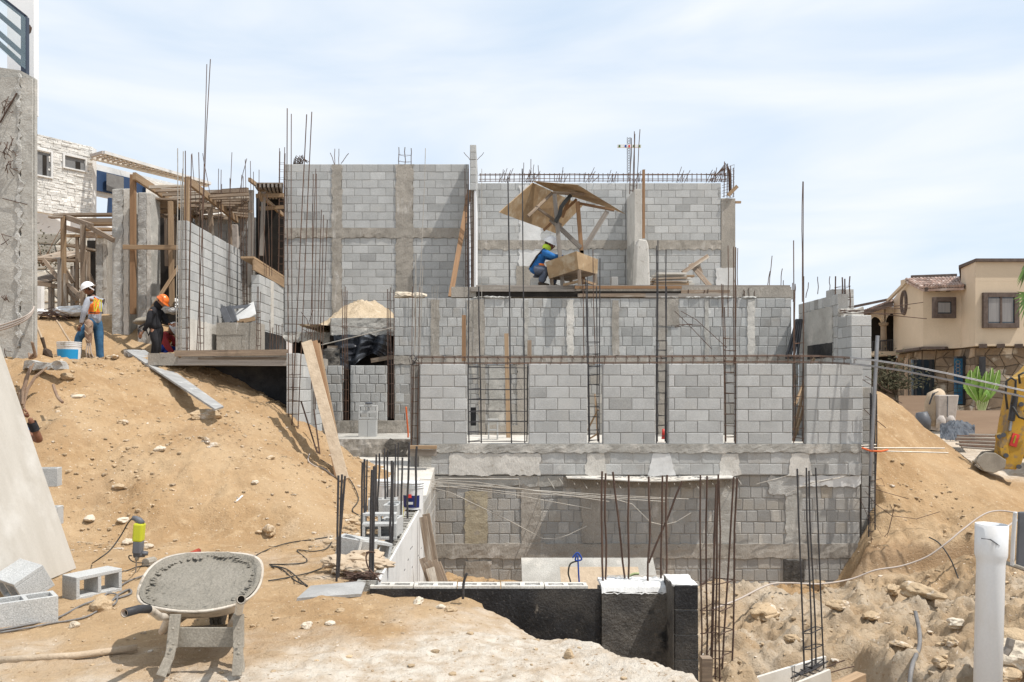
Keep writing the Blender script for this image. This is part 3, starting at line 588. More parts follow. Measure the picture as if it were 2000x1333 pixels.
# ---- wing wall and stacked blocks -------------------------------------------------------------
YW = 20.1
ww = T('block_pillar', 'thin wing wall ending in stacked blocks that rise between the two upper walls', 'pillar', (PX(924, YW), YW, 3.9))
wallbox(ww, PX(918, YW), PX(930, YW), YW, YU+1.9, PZ(372, YW), PZ(283, YW), 'FLR', bw=.4, name='stacked_blocks', vs=.04, dark=0)
MB().mat('pour').box(PX(919, YW), PX(926, YW), YW+.12, YU+1.9, 3.9, PZ(372, YW)).build('shaft', ww)
MB().mat('white_paint').box(PX(926, YW)+.002, PX(930, YW), YW+.02, YU+1.9, 3.9, PZ(372, YW)).build('white_edge', ww)
# ---- upper right wall -------------------------------------------------------------------------
rsd(5); YV = 22.9
vw = T('block_wall', 'upper right grey block wall behind the timber sun shade, topped by a tied rebar beam', 'wall', (PX(1180, YV), YV, 3.7))
zv = PZ(358, YV); zv1 = PZ(470, YV); zv0 = PZ(486, YV)
for (a, b, c_, d_) in ((930, 1222, 3.6, zv0), (930, 1222, zv1, zv), (1222, 1408, 3.6, zv0), (1222, 1408, zv1, zv)):
    wallbox(vw, PX(a, YV), PX(b, YV), YV, YV+.2, c_, d_, 'FTR' if b == 1408 else 'FT', name='blockwork', off=random.random(), vs=.06, dark=.12)
strip(vw, 'bond_beam', PX(930, YV), PX(1408, YV), zv0-.02, zv1, front(YV), 'pour', th=.03, jag=.05, ja='B', amp=.012)
MB().mat('pour').box(PX(930, YV), PX(1408, YV), YV+.002, YV+.2, zv0, zv1).build('beam_core', vw)
strip(vw, 'plaster_patch', PX(1014, YV), PX(1057, YV), PZ(520, YV), PZ(362, YV), front(YV), 'plaster', th=.016, jag=.05)
strip(vw, 'poured_column', PX(1008, YV), PX(1057, YV), 3.7, PZ(520, YV), front(YV), 'pour', th=.018, jag=.03)
MB().mat('pour').box(PX(1408, YV)+.004, PX(1436, YV), YV-.02, YV+.4, 3.2, PZ(388, YV)).build('corner_column', vw, bevel=.01)
strip(vw, 'plaster_patch', PX(1398, YV), PX(1434, YV), 3.7, PZ(524, YV), front(YV-.02), 'plaster', th=.016, jag=.03)
# ---- white fin wall on the deck ------------------------------------------------------------------
XF = 3.86
fn = T('concrete_fin', 'tall narrow pale concrete fin standing on the deck right of the sun shade', 'pillar', (XF, 21.8, 3.9))
MB().mat('pour_pale').box(XF, XF+.2, 21.75, 22.88, 3.9, PZ(370, 21.8), j=.008).build('fin', fn, bevel=.01)
strip(fn, 'lower_face', -22.87, -21.8, 3.95, 5.6, left(XF), 'pour_grey', th=.01, jag=.04)
fn2 = T('concrete_stub', 'lower rounded pale concrete stub in front of the tall fin on the deck', 'pillar', (XF+.1, 21.2, 3.9))
mb = MB().mat('pour_pale'); x0, x1 = PX(1243, 21.2), PX(1267, 21.2)
prof = [(x0-.06, 3.86), (x1+.05, 3.86), (x1, PZ(480, 21.2)), (x1-.05, PZ(469, 21.2)), (x0+.06, PZ(467, 21.2)), (x0+.01, PZ(480, 21.2))]
mb.add([(a, 21.2, b) for a, b in prof]+[(a, 21.6, b) for a, b in prof], [(0, 1, 2, 3, 4, 5), (11, 10, 9, 8, 7, 6)]+[(i, 6+i, 6+(i+1) % 6, (i+1) % 6) for i in range(6)]); mb.build('stub', fn2, bevel=.03)
# ---- block stub left of the plank pair --------------------------------------------------------------
rsd(6); XS = -3.24
bs = T('block_wall', 'stub of block wall seen end on beside the black tarred wall, right side bright', 'wall', (XS-.1, 14, .2))
wallbox(bs, XS-.2, XS, 13.9, 14.9, -.2, PZ(690, 13.9), 'FRT', bw=.4, name='near_blocks')
wallbox(bs, XS-.2, XS, 15.35, 15.9, -.2, PZ(700, 13.9), 'FR', bw=.4, name='far_blocks')
MB().mat('mortar').box(XS-.19, XS-.06, 14.9, 15.35, -.2, PZ(700, 13.9)).build('slot_core', bs)
# ---- black tarred wall and timber edged slab on the left ------------------------------------------------
tw = T('tarred_wall', 'black tarred retaining wall in the shade under the timber edged slab', 'wall', (-4.6, 15, 0))
MB().mat('tar').box(-5.6, -3.45, 15, 15.2, -.4, 2.1).build('tarred_face', tw)
sl_ = T('formwork_slab', 'concrete slab edge cased in weathered planks over the black tarred wall', 'slab', (-4.7, 14.4, 2.05))
YK = 14.35
mb = MB().mat('pour').box(-6.0, -3.44, YK+.06, 19.0, PZ(714, YK), PZ(690, YK)); mb.build('slab', sl_)
mb = MB(); mb.mat('wood_grey'); mb.bar((PX(348, YK), YK, PZ(706.5, YK)), (PX(560, YK), YK, PZ(708, YK)), .04, .125, val=1.25); mb.build('edge_board', sl_)
mb = MB(); mb.mat('wood_old'); mb.bar((PX(343, YK), YK-.03, PZ(691, YK)), (PX(563, YK), YK-.03, PZ(689, YK)), .05, .105, val=1.15); mb.bar((PX(388, YK), YK-.02, PZ(700, YK)), (PX(560, YK), YK-.02, PZ(700, YK)), .03, .04, val=.6); mb.build('top_board', sl_)
mb = MB().mat('wood_new'); mb.bar((PX(352, YK), YK-.03, PZ(693, YK)), (PX(318, YK), YK+1.0, PZ(703, YK+1)), .04, .1); mb.bar((PX(352, YK), YK+.0, PZ(706, YK)), (PX(325, YK), YK+.9, PZ(713, YK+.9)), .04, .1, val=.8); mb.build('return_board', sl_)
# ---- walls A and B, low walls between ----------------------------------------------------------------------
rsd(7); XA = -6.07
wa = T('block_wall', 'long bright block wall running away from the viewer behind the worker in the orange helmet', 'wall', (XA-.1, 16.5, 2.3))
for (a, b) in ((16.5, 17.95), (18.13, 18.95), (19.08, 20.2)):
    wallbox(wa, XA-.2, XA, a, b, 2.1, PZ(431, 16.5), 'FRT', bw=.4, name='blockwork', off=random.choice((0, .5)))
MB().mat('mortar').box(XA-.19, XA-.1, 16.6, 20.1, 2.1, 5.0).build('slot_core', wa)
strip(wa, 'plaster_patch', 16.55, 18.9, 2.15, 3.1, right(XA), 'pour_pale', th=.012, jag=.03)
XB = -5.2
wb = T('block_wall', 'small block wall capped with a sloping timber board beside the big upper wall', 'wall', (XB-.1, 18.6, 2.3))
wallbox(wb, XB-.2, XB, 18.6, 20.75, 2.0, 4.27, 'FRT', bw=.4, name='blockwork')
strip(wb, 'poured_column', 19.5, 19.75, 2.7, 4.25, right(XB), 'pour_pale', th=.012, jag=.02)
mb = MB().mat('tar').box(XB, XB+.03, 18.62, 20.7, 2.2, 3.0); mb.build('tar_coat', wb)
bd = MB().mat('wood_new'); bd.bar((XB-.2, 18.3, PZ(503, 18.3)), (XB-.12, 20.7, PZ(541, 20.7)), .3, .045, val=1.15); bd.bar((XB-.06, 18.3, PZ(517, 18.3)), (XB+.01, 20.7, PZ(553, 20.7)), .04, .24, val=1.0)
o = bd.build('timber_board'); tag(o, 'new pine formwork boards capping the small block wall at upper left', 'board')
YC = 17.9
lc_ = T('block_wall', 'low grey block wall with a concrete cap between the two bright side walls', 'wall', (PX(460, YC), YC, 2.2))
wallbox(lc_, PX(424, YC), PX(474, YC), YC, YC+.2, 2.0, PZ(655, YC), 'F', bw=.2, mat='block_low', name='blockwork')
strip(lc_, 'cap', PX(424, YC), PX(505, YC), PZ(655, YC), PZ(631, YC), front(YC), 'pour', th=.05, jag=.02)
strip(lc_, 'poured_column', PX(474, YC), PX(505, YC), 2.0, PZ(655, YC), front(YC), 'pour', th=.05, jag=.02)
MB().mat('pour').box(PX(424, YC), PX(505, YC), YC-.04, YC+.5, PZ(655, YC)-.9, PZ(631, YC)).build('cap_core', lc_)
# ---- broken slab with sand heap -----------------------------------------------------------------------------
YD = 17.9; rsd(8)
bk = T('broken_slab', 'broken concrete slab edge with black plastic sheeting under it, carrying a heap of pale sand', 'slab', (PX(700, YD), YD, 2.6))
strip(bk, 'slab_edge', PX(648, YD), PX(772, YD), PZ(655, YD), PZ(622, YD), front(YD), 'pour_grey', th=.06, jag=.03, ja='BL', amp=.02)
MB().mat('pour').box(PX(645, YD), PX(775, YD), YD, 20.7, PZ(655, YD), PZ(622, YD)).build('slab', bk)
strip(bk, 'slab_edge', PX(556, 18.6), PX(652, 18.6), PZ(668, 18.6), PZ(650, 18.6), front(18.6), 'pour_grey', th=.06, jag=.05, amp=.04)
MB().mat('pour').box(PX(556, 18.6), PX(652, 18.6), 18.6, 20.7, PZ(664, 18.6), PZ(652, 18.6)).build('slab', bk)
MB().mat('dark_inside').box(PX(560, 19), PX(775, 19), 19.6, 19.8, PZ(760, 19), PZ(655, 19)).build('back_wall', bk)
mb = MB().mat('tarp')
def sheet(u, v):
    x = PX(652+u*112, 17.8); z = PZ(655+v*(52+16*math.sin(u*7)), 17.8)
    return (x, 17.75+.16*math.sin(u*19+v*3)+.10*mnoise.noise(Vector((u*9, v*7, 1))), z)
mb.grid(40, 16, sheet); mb.build('plastic_sheet', bk)
strip(bk, 'rubble', PX(628, 17.6), PX(664, 17.6), PZ(714, 17.6), PZ(682, 17.6), front(17.6), 'tar_thin', th=.10, jag=.02, amp=.04)
MB().mat('tar').box(PX(628, 17.6), PX(664, 17.6), 17.6, 18.0, PZ(714, 17.6), PZ(683, 17.6)).build('tar_block', bk)
mb = MB().mat('wood_old'); mb.bar(P(640, 679, 17.9), P(664, 679, 17.9), .1, .07); mb.bar(P(725, 705, 17.5), P(772, 697, 17.5), .1, .09, val=.8); mb.build('plank', bk)
sh_ = MB().mat('sand')
def heap(u, v):
    x = PX(600+u*190, 18.9); y = 17.95+v*2.7; w = max(0, 1-((u-.58)/.42)**2)*max(0, 1-((v-.45)/.45)**2)
    return (x, y, PZ(624, YD)-.12+1.05*w*.62+.09*mnoise.noise(Vector((x*4, y*4, 0)))*w+.04*mnoise.noise(Vector((x*13, y*13, 0))))
sh_.grid(80, 50, heap); o = sh_.build('sand_heap', smooth=True); tag(o, 'rounded heap of pale sand on the broken slab in front of the big upper wall', 'sand heap')
for (a, b, s_) in ((787, 577, .14), (818, 578, .12), (938, 578, .1)):
    o = MB().mat('rock_white').blob(P(a, b, YM+.3), s_, seed=a, sq=(1.5, .8, .55), sub=3, flat=1).build('rock'); tag(o, {787: 'pale rock on top of the square block wall, nearest the sand heap', 818: 'pale flat rock on the square block wall, just right of the first', 938: 'pale flat rock on the wall top beside the wing wall'}[a], 'rock', 'rocks on the wall top')
# ---- white rendered wall, tarred foreground wall --------------------------------------------------------------
rsd(9); XW = -.925
cw = T('rendered_wall', 'whitewashed retaining wall running away from the viewer with open block cores along its top', 'wall', (XW-.1, 7, -1.7))
mb = MB().mat('white_paint'); mb.mat('plaster'); mb.box(XW-.02, XW, 6.98, 11.56, -1.9, .07)
mb.build('render_coat', cw)
wallbox(cw, XW-.16, XW-.01, 11.57, 14.28, -1.95, .06, 'R', bw=.2, mat='block_low', name='bare_blocks')
mb = MB().mat('pour_grey')
for k in range(12):  # hollow blocks seen from above
    y0 = 6.98+k*.38; z1 = .055+.004*math.sin(k*9.)
    a, b = XW-.20, XW-.022; y1 = y0+.37
    for (p, q_, r, s_) in ((a, a+.03, y0, y1), (b-.03, b, y0, y1), (a+.03, b-.03, y0, y0+.03), (a+.03, b-.03, y0+.17, y0+.2), (a+.03, b-.03, y1-.03, y1)): mb.box(p, q_, r, s_, -.2, z1)
mb.mat('dark_inside').box(XW-.198, XW-.024, 6.985, 11.5, -1.9, -.06); mb.build('top_blocks', cw)
mb = MB().mat('black_plastic')
for k in range(14):
    y = random.uniform(7.3, 11.2); z = random.uniform(-.9, -.1); mb.bar((XW+.002, y, z), (XW+.002, y+.08, z), .004, .008)
mb.build('crack', cw)
YT = 6.9
fb = T('tarred_wall', 'low block wall tarred black in front of the pit, open pale cores along its top', 'wall', (.1, YT, -1.6))
x0 = PX(722, YT); x1 = PX(1174, YT); zt_ = PZ(1146, YT)
mb = MB().mat('tar').box(x0, x1, YT, YT+.008, -1.7, zt_-.02); mb.build('tar_coat', fb)
mb = MB()
for k in range(6):
    a = x0+k*.37; b = min(a+.36, x1-.001)
    if b-a < .1: continue
    mb.mat('pour_pale')
    t_ = .03
    for (p, q_, r, s_) in ((a, b, YT+.009, YT+.045), (a, b, YT+.125, YT+.16), (a, a+.03, YT+.045, YT+.125), ((a+b)/2-.02, (a+b)/2+.02, YT+.045, YT+.125), (b-.03, b, YT+.045, YT+.125)):
        mb.box(p, q_, r, s_, zt_-.25, zt_+random.uniform(-.002, .003))
    mb.mat('mortar_pale')
    for c_ in (0, 1):
        if random.random() < .6: mb.blob(((a*(1-c_)+b*c_)*.5+(a+b)/4+.0, YT+.085, zt_-.035), .06, seed=k+c_*9, sq=(1.2, .6, .55), amp=.5)
mb.mat('mortar').box(x0+.01, x1-.01, YT+.02, YT+.15, -1.7, zt_-.08); mb.build('top_blocks', fb)
cc = T('tarred_column', 'dark stained concrete column between the tarred wall and the black block stack', 'pillar', (PX(1242, YT), YT, -1.6))
xa, xb = PX(1175, YT), PX(1309, YT)
strip(cc, 'stained_face', xa, xb, -1.7, PZ(1156, YT), front(YT-.01), 'tar_thin', th=.012, jag=.02, ja='T', amp=.006, res=.02)
MB().mat('tar_thin').box(xa, xb, YT-.0, YT+.28, -1.7, PZ(1156, YT)-.01).build('column', cc)
mb = MB().mat('plaster')
mb.grid(40, 14, lambda u, v: (xa+u*(xb-xa), YT-.012+v*.28, PZ(1153, YT)+.035*math.sin(min(1, v*3)*1.5)*1+.016*mnoise.noise(Vector((u*20, v*6, 3)))-.03*(v < .01)))
mb.build('rough_top', cc, solid=.03)
kb = T('tarred_pillar', 'glossy black tarred stack of blocks at the corner of the pit, white mortar on top', 'pillar', (PX(1335, 6.6), 6.65, -1.6))
xk, xl = PX(1315, 6.62), PX(1364, 6.62)
mb = MB()
for k in range(8):
    z1 = PZ(1144, 6.62)-k*.2
    mb.mat('tar').box(xk+.012+random.uniform(-.002, .002), xl+random.uniform(-.003, .003), 6.62+random.uniform(-.002, .002), 7.0, z1-.194, z1)
mb.mat('mortar').box(xk+.015, xl-.008, 6.63, 6.99, -1.7, PZ(1144, 6.62)-.02); mb.build('tarred_blocks', kb, bevel=.006)
MB().mat('tar_thin').box(xk, xk+.01, 6.63, 6.98, -1.7, PZ(1144, 6.62)+.001).build('bare_side', kb)
strip(kb, 'mortar_cap', xk, xl, 6.63, 6.98, lambda u, v, d: (u, v, PZ(1144, 6.62)+d), 'plaster', th=.008, jag=.012, res=.02, amp=.006)
# ---- roughcast pillar of the neighbour building at far left ---------------------------------------------------------
YP = 12.5
np_ = T('concrete_wall', 'tall rough concrete corner at the far left edge with rusty wire stubs and cables', 'wall', (PX(20, YP), YP, 1.5))
mb = MB().mat('pour_grey').box(-10.2, PX(66, YP), YP+.02, YP+.10, 2.0, PZ(152, YP)); mb.box(-10.2, PX(33, YP), YP+.02, YP+.10, .9, 1.998); mb.build('core', np_)
mb = MB().mat('pour_grey'); mb.add([(-10.2, YP+.02, PZ(152, YP)+.001), (PX(66, YP), YP+.02, PZ(152, YP)+.001), (PX(38, YP), YP+.02, PZ(137, YP)), (-10.2, YP+.02, PZ(80, YP)), (-10.2, YP+.10, PZ(152, YP)), (PX(66, YP), YP+.10, PZ(152, YP)), (PX(38, YP), YP+.10, PZ(137, YP)), (-10.2, YP+.10, PZ(80, YP))], [(0, 1, 2, 3), (7, 6, 5, 4), (0, 4, 5, 1), (1, 5, 6, 2), (2, 6, 7, 3), (3, 7, 4, 0)]); mb.build('sloping_top', np_)
strip(np_, 'rough_face', -10.2, PX(39, YP), 2.12, PZ(152, YP), front(YP), 'pour_grey', th=.03, jag=.03, ja='R', amp=.006, res=.04)
strip(np_, 'rough_face', PX(41, YP), PX(65, YP), 2.12, PZ(154, YP), front(YP), 'pour_grey', th=.03, jag=.03, ja='LB', amp=.007, res=.03)
strip(np_, 'lower_face', -10.2, PX(33, YP), .6, 2.1, front(YP+.02), 'pour_grey', th=.02, jag=.03, ja='R', amp=.02, res=.04)
strip(np_, 'mortar_ridge', PX(37, YP), PX(43, YP), 2.3, PZ(145, YP), front(YP), 'mortar_pale', th=.05, jag=.05, amp=.02, res=.03)
mb = MB().mat('rebar_rust')
rsd(12)
def scraggle(mb, c, n, r, th=.006):
    for k in range(n):
        a = Vector((random.uniform(-r, r), -.05+random.uniform(-.05, .05), random.uniform(-r, r)*1.3)); b = Vector((random.uniform(-r, r), -.1, random.uniform(-r, r)*1.6)); m_ = (a+b)/2+Vector((random.uniform(-r, r)*.4, -.05, random.uniform(-r, r)*.4))
        mb.tube([Vector(c)+a, Vector(c)+m_, Vector(c)+b], th, 4)
scraggle(mb, P(26, 205, YP), 5, .12); scraggle(mb, P(24, 292, YP), 9, .13); scraggle(mb, P(28, 330, YP), 5, .12); scraggle(mb, P(14, 470, YP), 3, .1); scraggle(mb, P(18, 585, YP), 4, .05); scraggle(mb, P(20, 690, YP), 3, .07)
mb.tube([P(5, 388, YP-.06), P(53, 400, YP-.06)], .008, 4); mb.tube([P(0, 240, YP-.06), P(33, 182, YP-.06)], .012, 4)
mb.build('rusty_wires', np_)
nc = T('railing', 'dark blue steel railing with glass panels above the rough concrete corner', 'railing', P(20, 100, YP+.3))
px_, pz_ = PX(49, YP+.3), YP+.3
mb = MB().mat('rail_blue'); mb.bar(P(49, 34, YP+.3), P(49, 146, YP+.3), .085, .085); mb.build('post', nc)
for (yy, y2) in ((34, -12), (72, 22), (110, 58), (131, 78)):
    mb = MB().mat('rail_blue'); mb.bar(P(49, yy, YP+.3), P(-30, yy+(y2-yy)*1.35, YP+.3), .075, .075); mb.build('rail', nc)
mb = MB().mat('rail_glass'); g0 = P(49, 34, YP+.10); g1 = P(49, 135, YP+.10); g2 = P(-30, -28, YP+.10); g3 = P(-30, 75, YP+.10)
dy = Vector((0, .012, 0)); mb.add([g0, g1, g3, g2, g0+dy, g1+dy, g3+dy, g2+dy], [(0, 1, 2, 3), (7, 6, 5, 4), (0, 4, 5, 1), (1, 5, 6, 2), (2, 6, 7, 3), (3, 7, 4, 0)]); mb.build('glass_panel', nc)
wc = T('white_column', 'white rendered column with a rust stain rising behind the blue railing', 'pillar', (PX(50, 14), 14, 4))
mb = MB().mat('white_paint').box(PX(14, 13.75), PX(66, 13.75), 13.75, 13.9, 6.3, 9.3); mb.build('shaft', wc)
mb = MB().mat('rebar_rust').blob(P(56, 58, 13.75), .05, seed=4, sq=(1, .15, 1.6)); mb.build('rust_stain', wc)
# ---------------------------------------------------------------- reinforcement
def bent(p, q, n=4, w=.01, seed=0):
    p = Vector(p); q = Vector(q); o = []
    for i in range(n+1):
        t = i/n; k = math.sin(t*math.pi)*w
        o.append(p.lerp(q, t)+Vector((k*mnoise.noise(Vector((seed, t*2, 1)))*2, k*mnoise.noise(Vector((seed, t*2, 5))), 0)))
    return o
def cage(label, bars, st, mat='rebar', r=.0065, cat='rebar cage', group='rebar column cages', name='rebar_cage', sr=.0045, over=.02):
    # bars: (px bottom, py bottom, px top, py top, distance); st: py of each stirrup, taken on the first bar
    b0 = P(bars[0][0], bars[0][1], bars[0][4])
    root = T(name, label, cat, b0, group)
    L_ = []
    for i, (xb, yb, xt, yt, d) in enumerate(bars):
        p, q = P(xb, yb, d), P(xt, yt, d+random.uniform(-.02, .02)); L_.append((p, q))
        MB().mat(mat).tube(bent(p, q, 4, .015, xb+i), r*random.uniform(.9, 1.1), 6).build('bar', root)
    for y in st:
        z = PZ(y, bars[0][4])
        ring = []
        for p, q in L_:
            t = (z-p.z)/(q.z-p.z); ring.append(p.lerp(q, t))
        c = sum(ring, Vector())/len(ring); ring.sort(key=lambda w: math.atan2(w.y-c.y, w.x-c.x))
        pts = []
        for w in ring:
            dd = (w-c); pts.append(w+dd.normalized()*(r+.004)+Vector((0, 0, random.uniform(-.012, .012))))
        pts.append(pts[0]+Vector((0, 0, .006))); pts.append(pts[0]+(c-pts[0])*.35+Vector((0, 0, .02)))
        MB().mat(mat).tube(pts, sr, 4).build('stirrup', root)
    return root
def bars(label, lst, group=None, mat='rebar', r=.0065, n=6, name='rebar', cat='rebar', w=.015):
    for i, (xb, yb, xt, yt, d) in enumerate(lst):
        o = MB().mat(mat).tube(bent(P(xb, yb, d), P(xt, yt, d), 5, w, xb*.1+i), r, n).build(name)
        tag(o, label if isinstance(label, str) else label[i], cat, group)
rsd(20)
# bay cages in the front wall
def colcage(label, xl, xr, y0, y1s, d, st, dd=.12, sp=0, **k):
    a = [(xl, y0, xl-sp, y1s[0], d), (xr, y0, xr+sp*.3, y1s[1], d), (xr-2, y0-3, xr+1-sp, y1s[2], d+dd), (xl+2, y0-3, xl+3-sp, y1s[3], d+dd)]
    return cage(label, a, st, **k)
cage('wide five bar rebar panel filling the leftmost and widest open slot of the front wall', [(916, 866, 915, 360, 14.33), (940, 866, 935, 560, 14.42), (999, 866, 992, 345, 14.33), (1025, 866, 1020, 330, 14.33), (1029, 862, 1031, 715, 14.43)], [718, 740, 761, 781, 804, 824, 845, 862], r=.011, sr=.007, mat='rebar_dark')
colcage('tall rebar cage in the second open slot of the front wall, leaning slightly left', 1150, 1170, 866, (545, 505, 560, 540), 14.33, [669, 692, 716, 733, 752, 774, 795, 815, 840, 860], sp=6, r=.0095, sr=.006, mat='rebar_dark')
colcage('dark upright rebar cage in the third open slot, above the red bottle', 1282, 1301, 866, (480, 488, 560, 470), 14.33, [666, 684, 700, 725, 745, 768, 790, 812, 832, 852], r=.0095, sr=.006, mat='rebar_dark')
colcage('rebar cage in the fourth open slot with one bar splayed outward at its top', 1416, 1436, 866, (556, 485, 482, 600), 14.33, [662, 685, 705, 728, 748, 768, 788, 810, 832, 855], sp=4, r=.009, sr=.006, mat='rebar')
colcage('rebar cage in the fifth open slot, one pale bar standing far above the wall', 1550, 1569, 866, (470, 355, 540, 555), 14.33, [670, 700, 736, 755, 775, 795, 815, 838, 856], r=.008, sr=.005, mat='rebar')
# horizontal beam cage along the pier tops
bc = T('beam_cage', 'long horizontal tied rebar beam lying along the tops of the front wall piers', 'rebar cage', P(1250, 711, YF+.05))
def bpath(yy, dz=0):
    pts = [(812, yy), (1000, yy), (1200, yy-1), (1400, yy-2), (1520, yy-3), (1600, yy-2), (1660, yy+1), (1705, yy+6), (1760, yy+14), (1850, yy+32), (1930, yy+50), (2010, yy+68)]
    return pts
for (yy, dd) in ((699, .02), (711, .02), (697, .15), (709, .15)):
    pts = [P(x, y, YF+dd-(max(0, x-1600)/400)*1.6) for x, y in bpath(yy)]
    MB().mat('rebar' ).tube(pts[:6], .0075, 6).build('bar', bc); MB().mat('rebar').tube(pts[5:7], .007, 6).build('bar', bc)
    MB().mat('steel').tube(pts[6:], .0075, 6).build('bar_end', bc)
x = 822
while x < 1690:
    sh__ = 1 if x < 1500 else (2 if x < 1640 else 0); yo = -1.5*min(1, max(0, (x-1100)/400))+(max(0, x-1600)/90)*4
    p = [P(x, 698+yo, YF), P(x+random.uniform(-2, 2), 713+yo, YF), P(x+2, 712+yo, YF+.17), P(x+2, 698+yo, YF+.17), P(x+1, 697+yo, YF), P(x+5, 703+yo, YF+.04)]
    MB().mat('rebar').tube(p, .0045, 4).build('stirrup', bc); x += random.uniform(19, 23)
mb = MB().mat('rebar_dark'); scraggle(mb, P(810, 705, YF-.02), 12, .07, .006); mb.build('tie_wire', bc)
# recess cage at left end of front wall
cage('slim rebar cage in the shaded recess at the left end of the front wall', [(803, 870, 806, 560, 14.28), (816, 870, 818, 690, 14.28), (804, 870, 812, 575, 14.37), (815, 870, 820, 560, 14.37)], [715, 738, 760, 785, 808, 832, 856], mat='rebar')
# cage right of front wall
cage('long black rebar cage standing between the front wall and the right hand sand slope', [(1696, 1130, 1702, 770, 14.2), (1708, 1135, 1710, 775, 14.2), (1696, 1128, 1700, 768, 14.4), (1707, 1128, 1712, 770, 14.4)], list(range(792, 1125, 19)), r=.011, sr=.006, mat='rebar_dark')
o = MB().mat('steel').tube([P(1700, 930, 14.1), P(1714, 656, 14.1)], .032, 10).build('steel_pipe'); tag(o, 'upright silver steel pipe between the wall corner and the right sand slope', 'pipe')
cage('four bar rebar cage behind the right wall corner, seen against the sky beside the house', [(1646, 620, 1645, 542, 15.4), (1660, 606, 1660, 540, 15.4), (1631, 606, 1632, 540, 15.6), (1652, 606, 1650, 545, 15.6)], [560, 585], r=.012, mat='rebar_rust')
rsd(21)
bars('short rebar stub poking above the far wall top, left of the right corner', [(x, y, x+dx, t, 17.4) for x, y, dx, t in ((1497, 566, 7, 530), (1502, 566, 6, 500), (1525, 564, 3, 525), (1531, 566, -1, 548), (1549, 590, -1, 553), (1553, 582, 0, 556), (1574, 582, 5, 552), (1597, 575, 0, 541), (1620, 570, 1, 540), (1440, 620, 1, 485))], 'rebar stubs above the far right wall top', r=.008)
bars('lone tall thin rebar standing against the sky near the right corner', [(1567, 590, 1568, 355, 15.0)], r=.008)
bars('bright bent rebar reaching right from the wall corner in front of the beige house', [(1640, 612, 1803, 591, 14.9), (1640, 608, 1778, 602, 14.9), (1640, 612, 1770, 613, 14.9), (1640, 606, 1810, 623, 14.9)], 'horizontal bars in front of the beige house', mat='rebar_rust', r=.007, w=.05)
bars('thin rust brown bar sloping down over the sand from the right pier', [(1685, 742, 1762, 788, 14.3), (1690, 735, 1742, 768, 14.3), (1688, 800, 1730, 836, 14.2)], 'sloping bars at the right pier', mat='rebar_rust', r=.006, w=.03)
bars(['silver conduit tube sticking out right of the front wall, upper one', 'thin grey rod sticking out right of the front wall under the conduit', 'short silver conduit stub at the right wall end'], [(1682, 875, 1845, 876, 14.1), (1700, 881, 1852, 885, 14.1), (1682, 871, 1711, 869, 14.1)], 'rods sticking out right of the front wall', mat='wire_pale', r=.011, name='conduit', cat='tube')
o = MB().mat('cable_orange').tube([P(1683, 875, 14.0), P(1700, 881, 13.95), P(1720, 882, 13.95), P(1734, 879, 14)], .016, 8).build('orange_tube'); tag(o, 'short orange flexible tube at the right end of the front wall', 'tube')
mb = MB().mat('rebar_rust')
for pts in (((1700, 940), (1722, 935), (1728, 950), (1706, 948)), ((1690, 960), (1710, 985), (1745, 1010)), ((1695, 1000), (1730, 1060), (1748, 985)), ((1700, 1080), (1735, 1040), (1745, 1000), (1738, 985)), ((1690, 950), (1740, 965), (1775, 975)), ((1680, 975), (1700, 1020), (1702, 1060)), ((1745, 1008), (1790, 1014), (1835, 1000))):
    mb2 = MB().mat('rebar_rust').tube([P(x, y, 14.0-.02*i) for i, (x, y) in enumerate(pts)], .005, 5)
    o = mb2.build('bent_wire'); tag(o, 'bent rusty wire hanging beside the black cage over the right sand slope', 'wire', 'bent wires beside the right sand slope')
# pit: two foreground cages and column starter bars
rsd(22)
cage('tall eight bar rebar cage rising from the pit beside the black tarred pillar', [(1370, 1345, 1368, 928, 7.9), (1378, 1345, 1381, 930, 7.95), (1389, 1345, 1399, 945, 8.15), (1397, 1345, 1403, 927, 7.95), (1406, 1345, 1404, 938, 7.9), (1409, 1340, 1433, 932, 8.0), (1428, 1340, 1440, 934, 8.1), (1386, 1340, 1398, 960, 8.2)], [1142, 1194, 1240, 1287, 1325], r=.0085, sr=.0055, mat='rebar_rust')
cage('slim four bar rebar cage standing in timber formwork at the bottom of the pit', [(1571, 1312, 1557, 916, 8.4), (1586, 1308, 1575, 914, 8.4), (1594, 1310, 1580, 920, 8.6), (1609, 1306, 1593, 914, 8.6)], [1236, 1270, 1302], r=.0085, sr=.0055, mat='rebar_dark')
mb = T('rebar_mat', 'tied dark rebar ends lying inside the timber formwork at the bottom edge', 'rebar', P(1560, 1312, 8.3))
for k in range(5): MB().mat('rebar_dark').tube([P(1545+k*9, 1325-k*3, 8.1+k*.05), P(1585+k*8, 1300-k*2, 8.7)], .009, 5).build('bar', mb)
for k in range(3): MB().mat('rebar_dark').tube([P(1548+k*16, 1312-k*4, 8.2+k*.1), P(1580+k*14, 1322-k*4, 8.25+k*.1)], .008, 5).build('stirrup', mb)
bars('straight rust brown starter bar standing in the tarred concrete column', [(x, y, xt, t, d) for x, y, xt, t, d in ((1178, 1146, 1176, 921, 7.0), (1182, 1148, 1183, 925, 7.05), (1222, 1142, 1197, 922, 7.1), (1227, 1142, 1228, 928, 7.1), (1265, 1144, 1267, 931, 7.0), (1291, 1140, 1294, 929, 7.12), (1301, 1144, 1303, 928, 7.0))], 'starter bars of the tarred column', mat='rebar_rust', r=.0085)
bars('rusty bar leaning across the pit wall from lower left to upper right', [(1267, 1100, 1332, 940, 10)], mat='rebar_rust', r=.012)
bars('short thick dark rebar stub standing in front of the tarred wall', [(904, 1170, 912, 1120, 6.8)], mat='rebar_dark', r=.011, n=8)
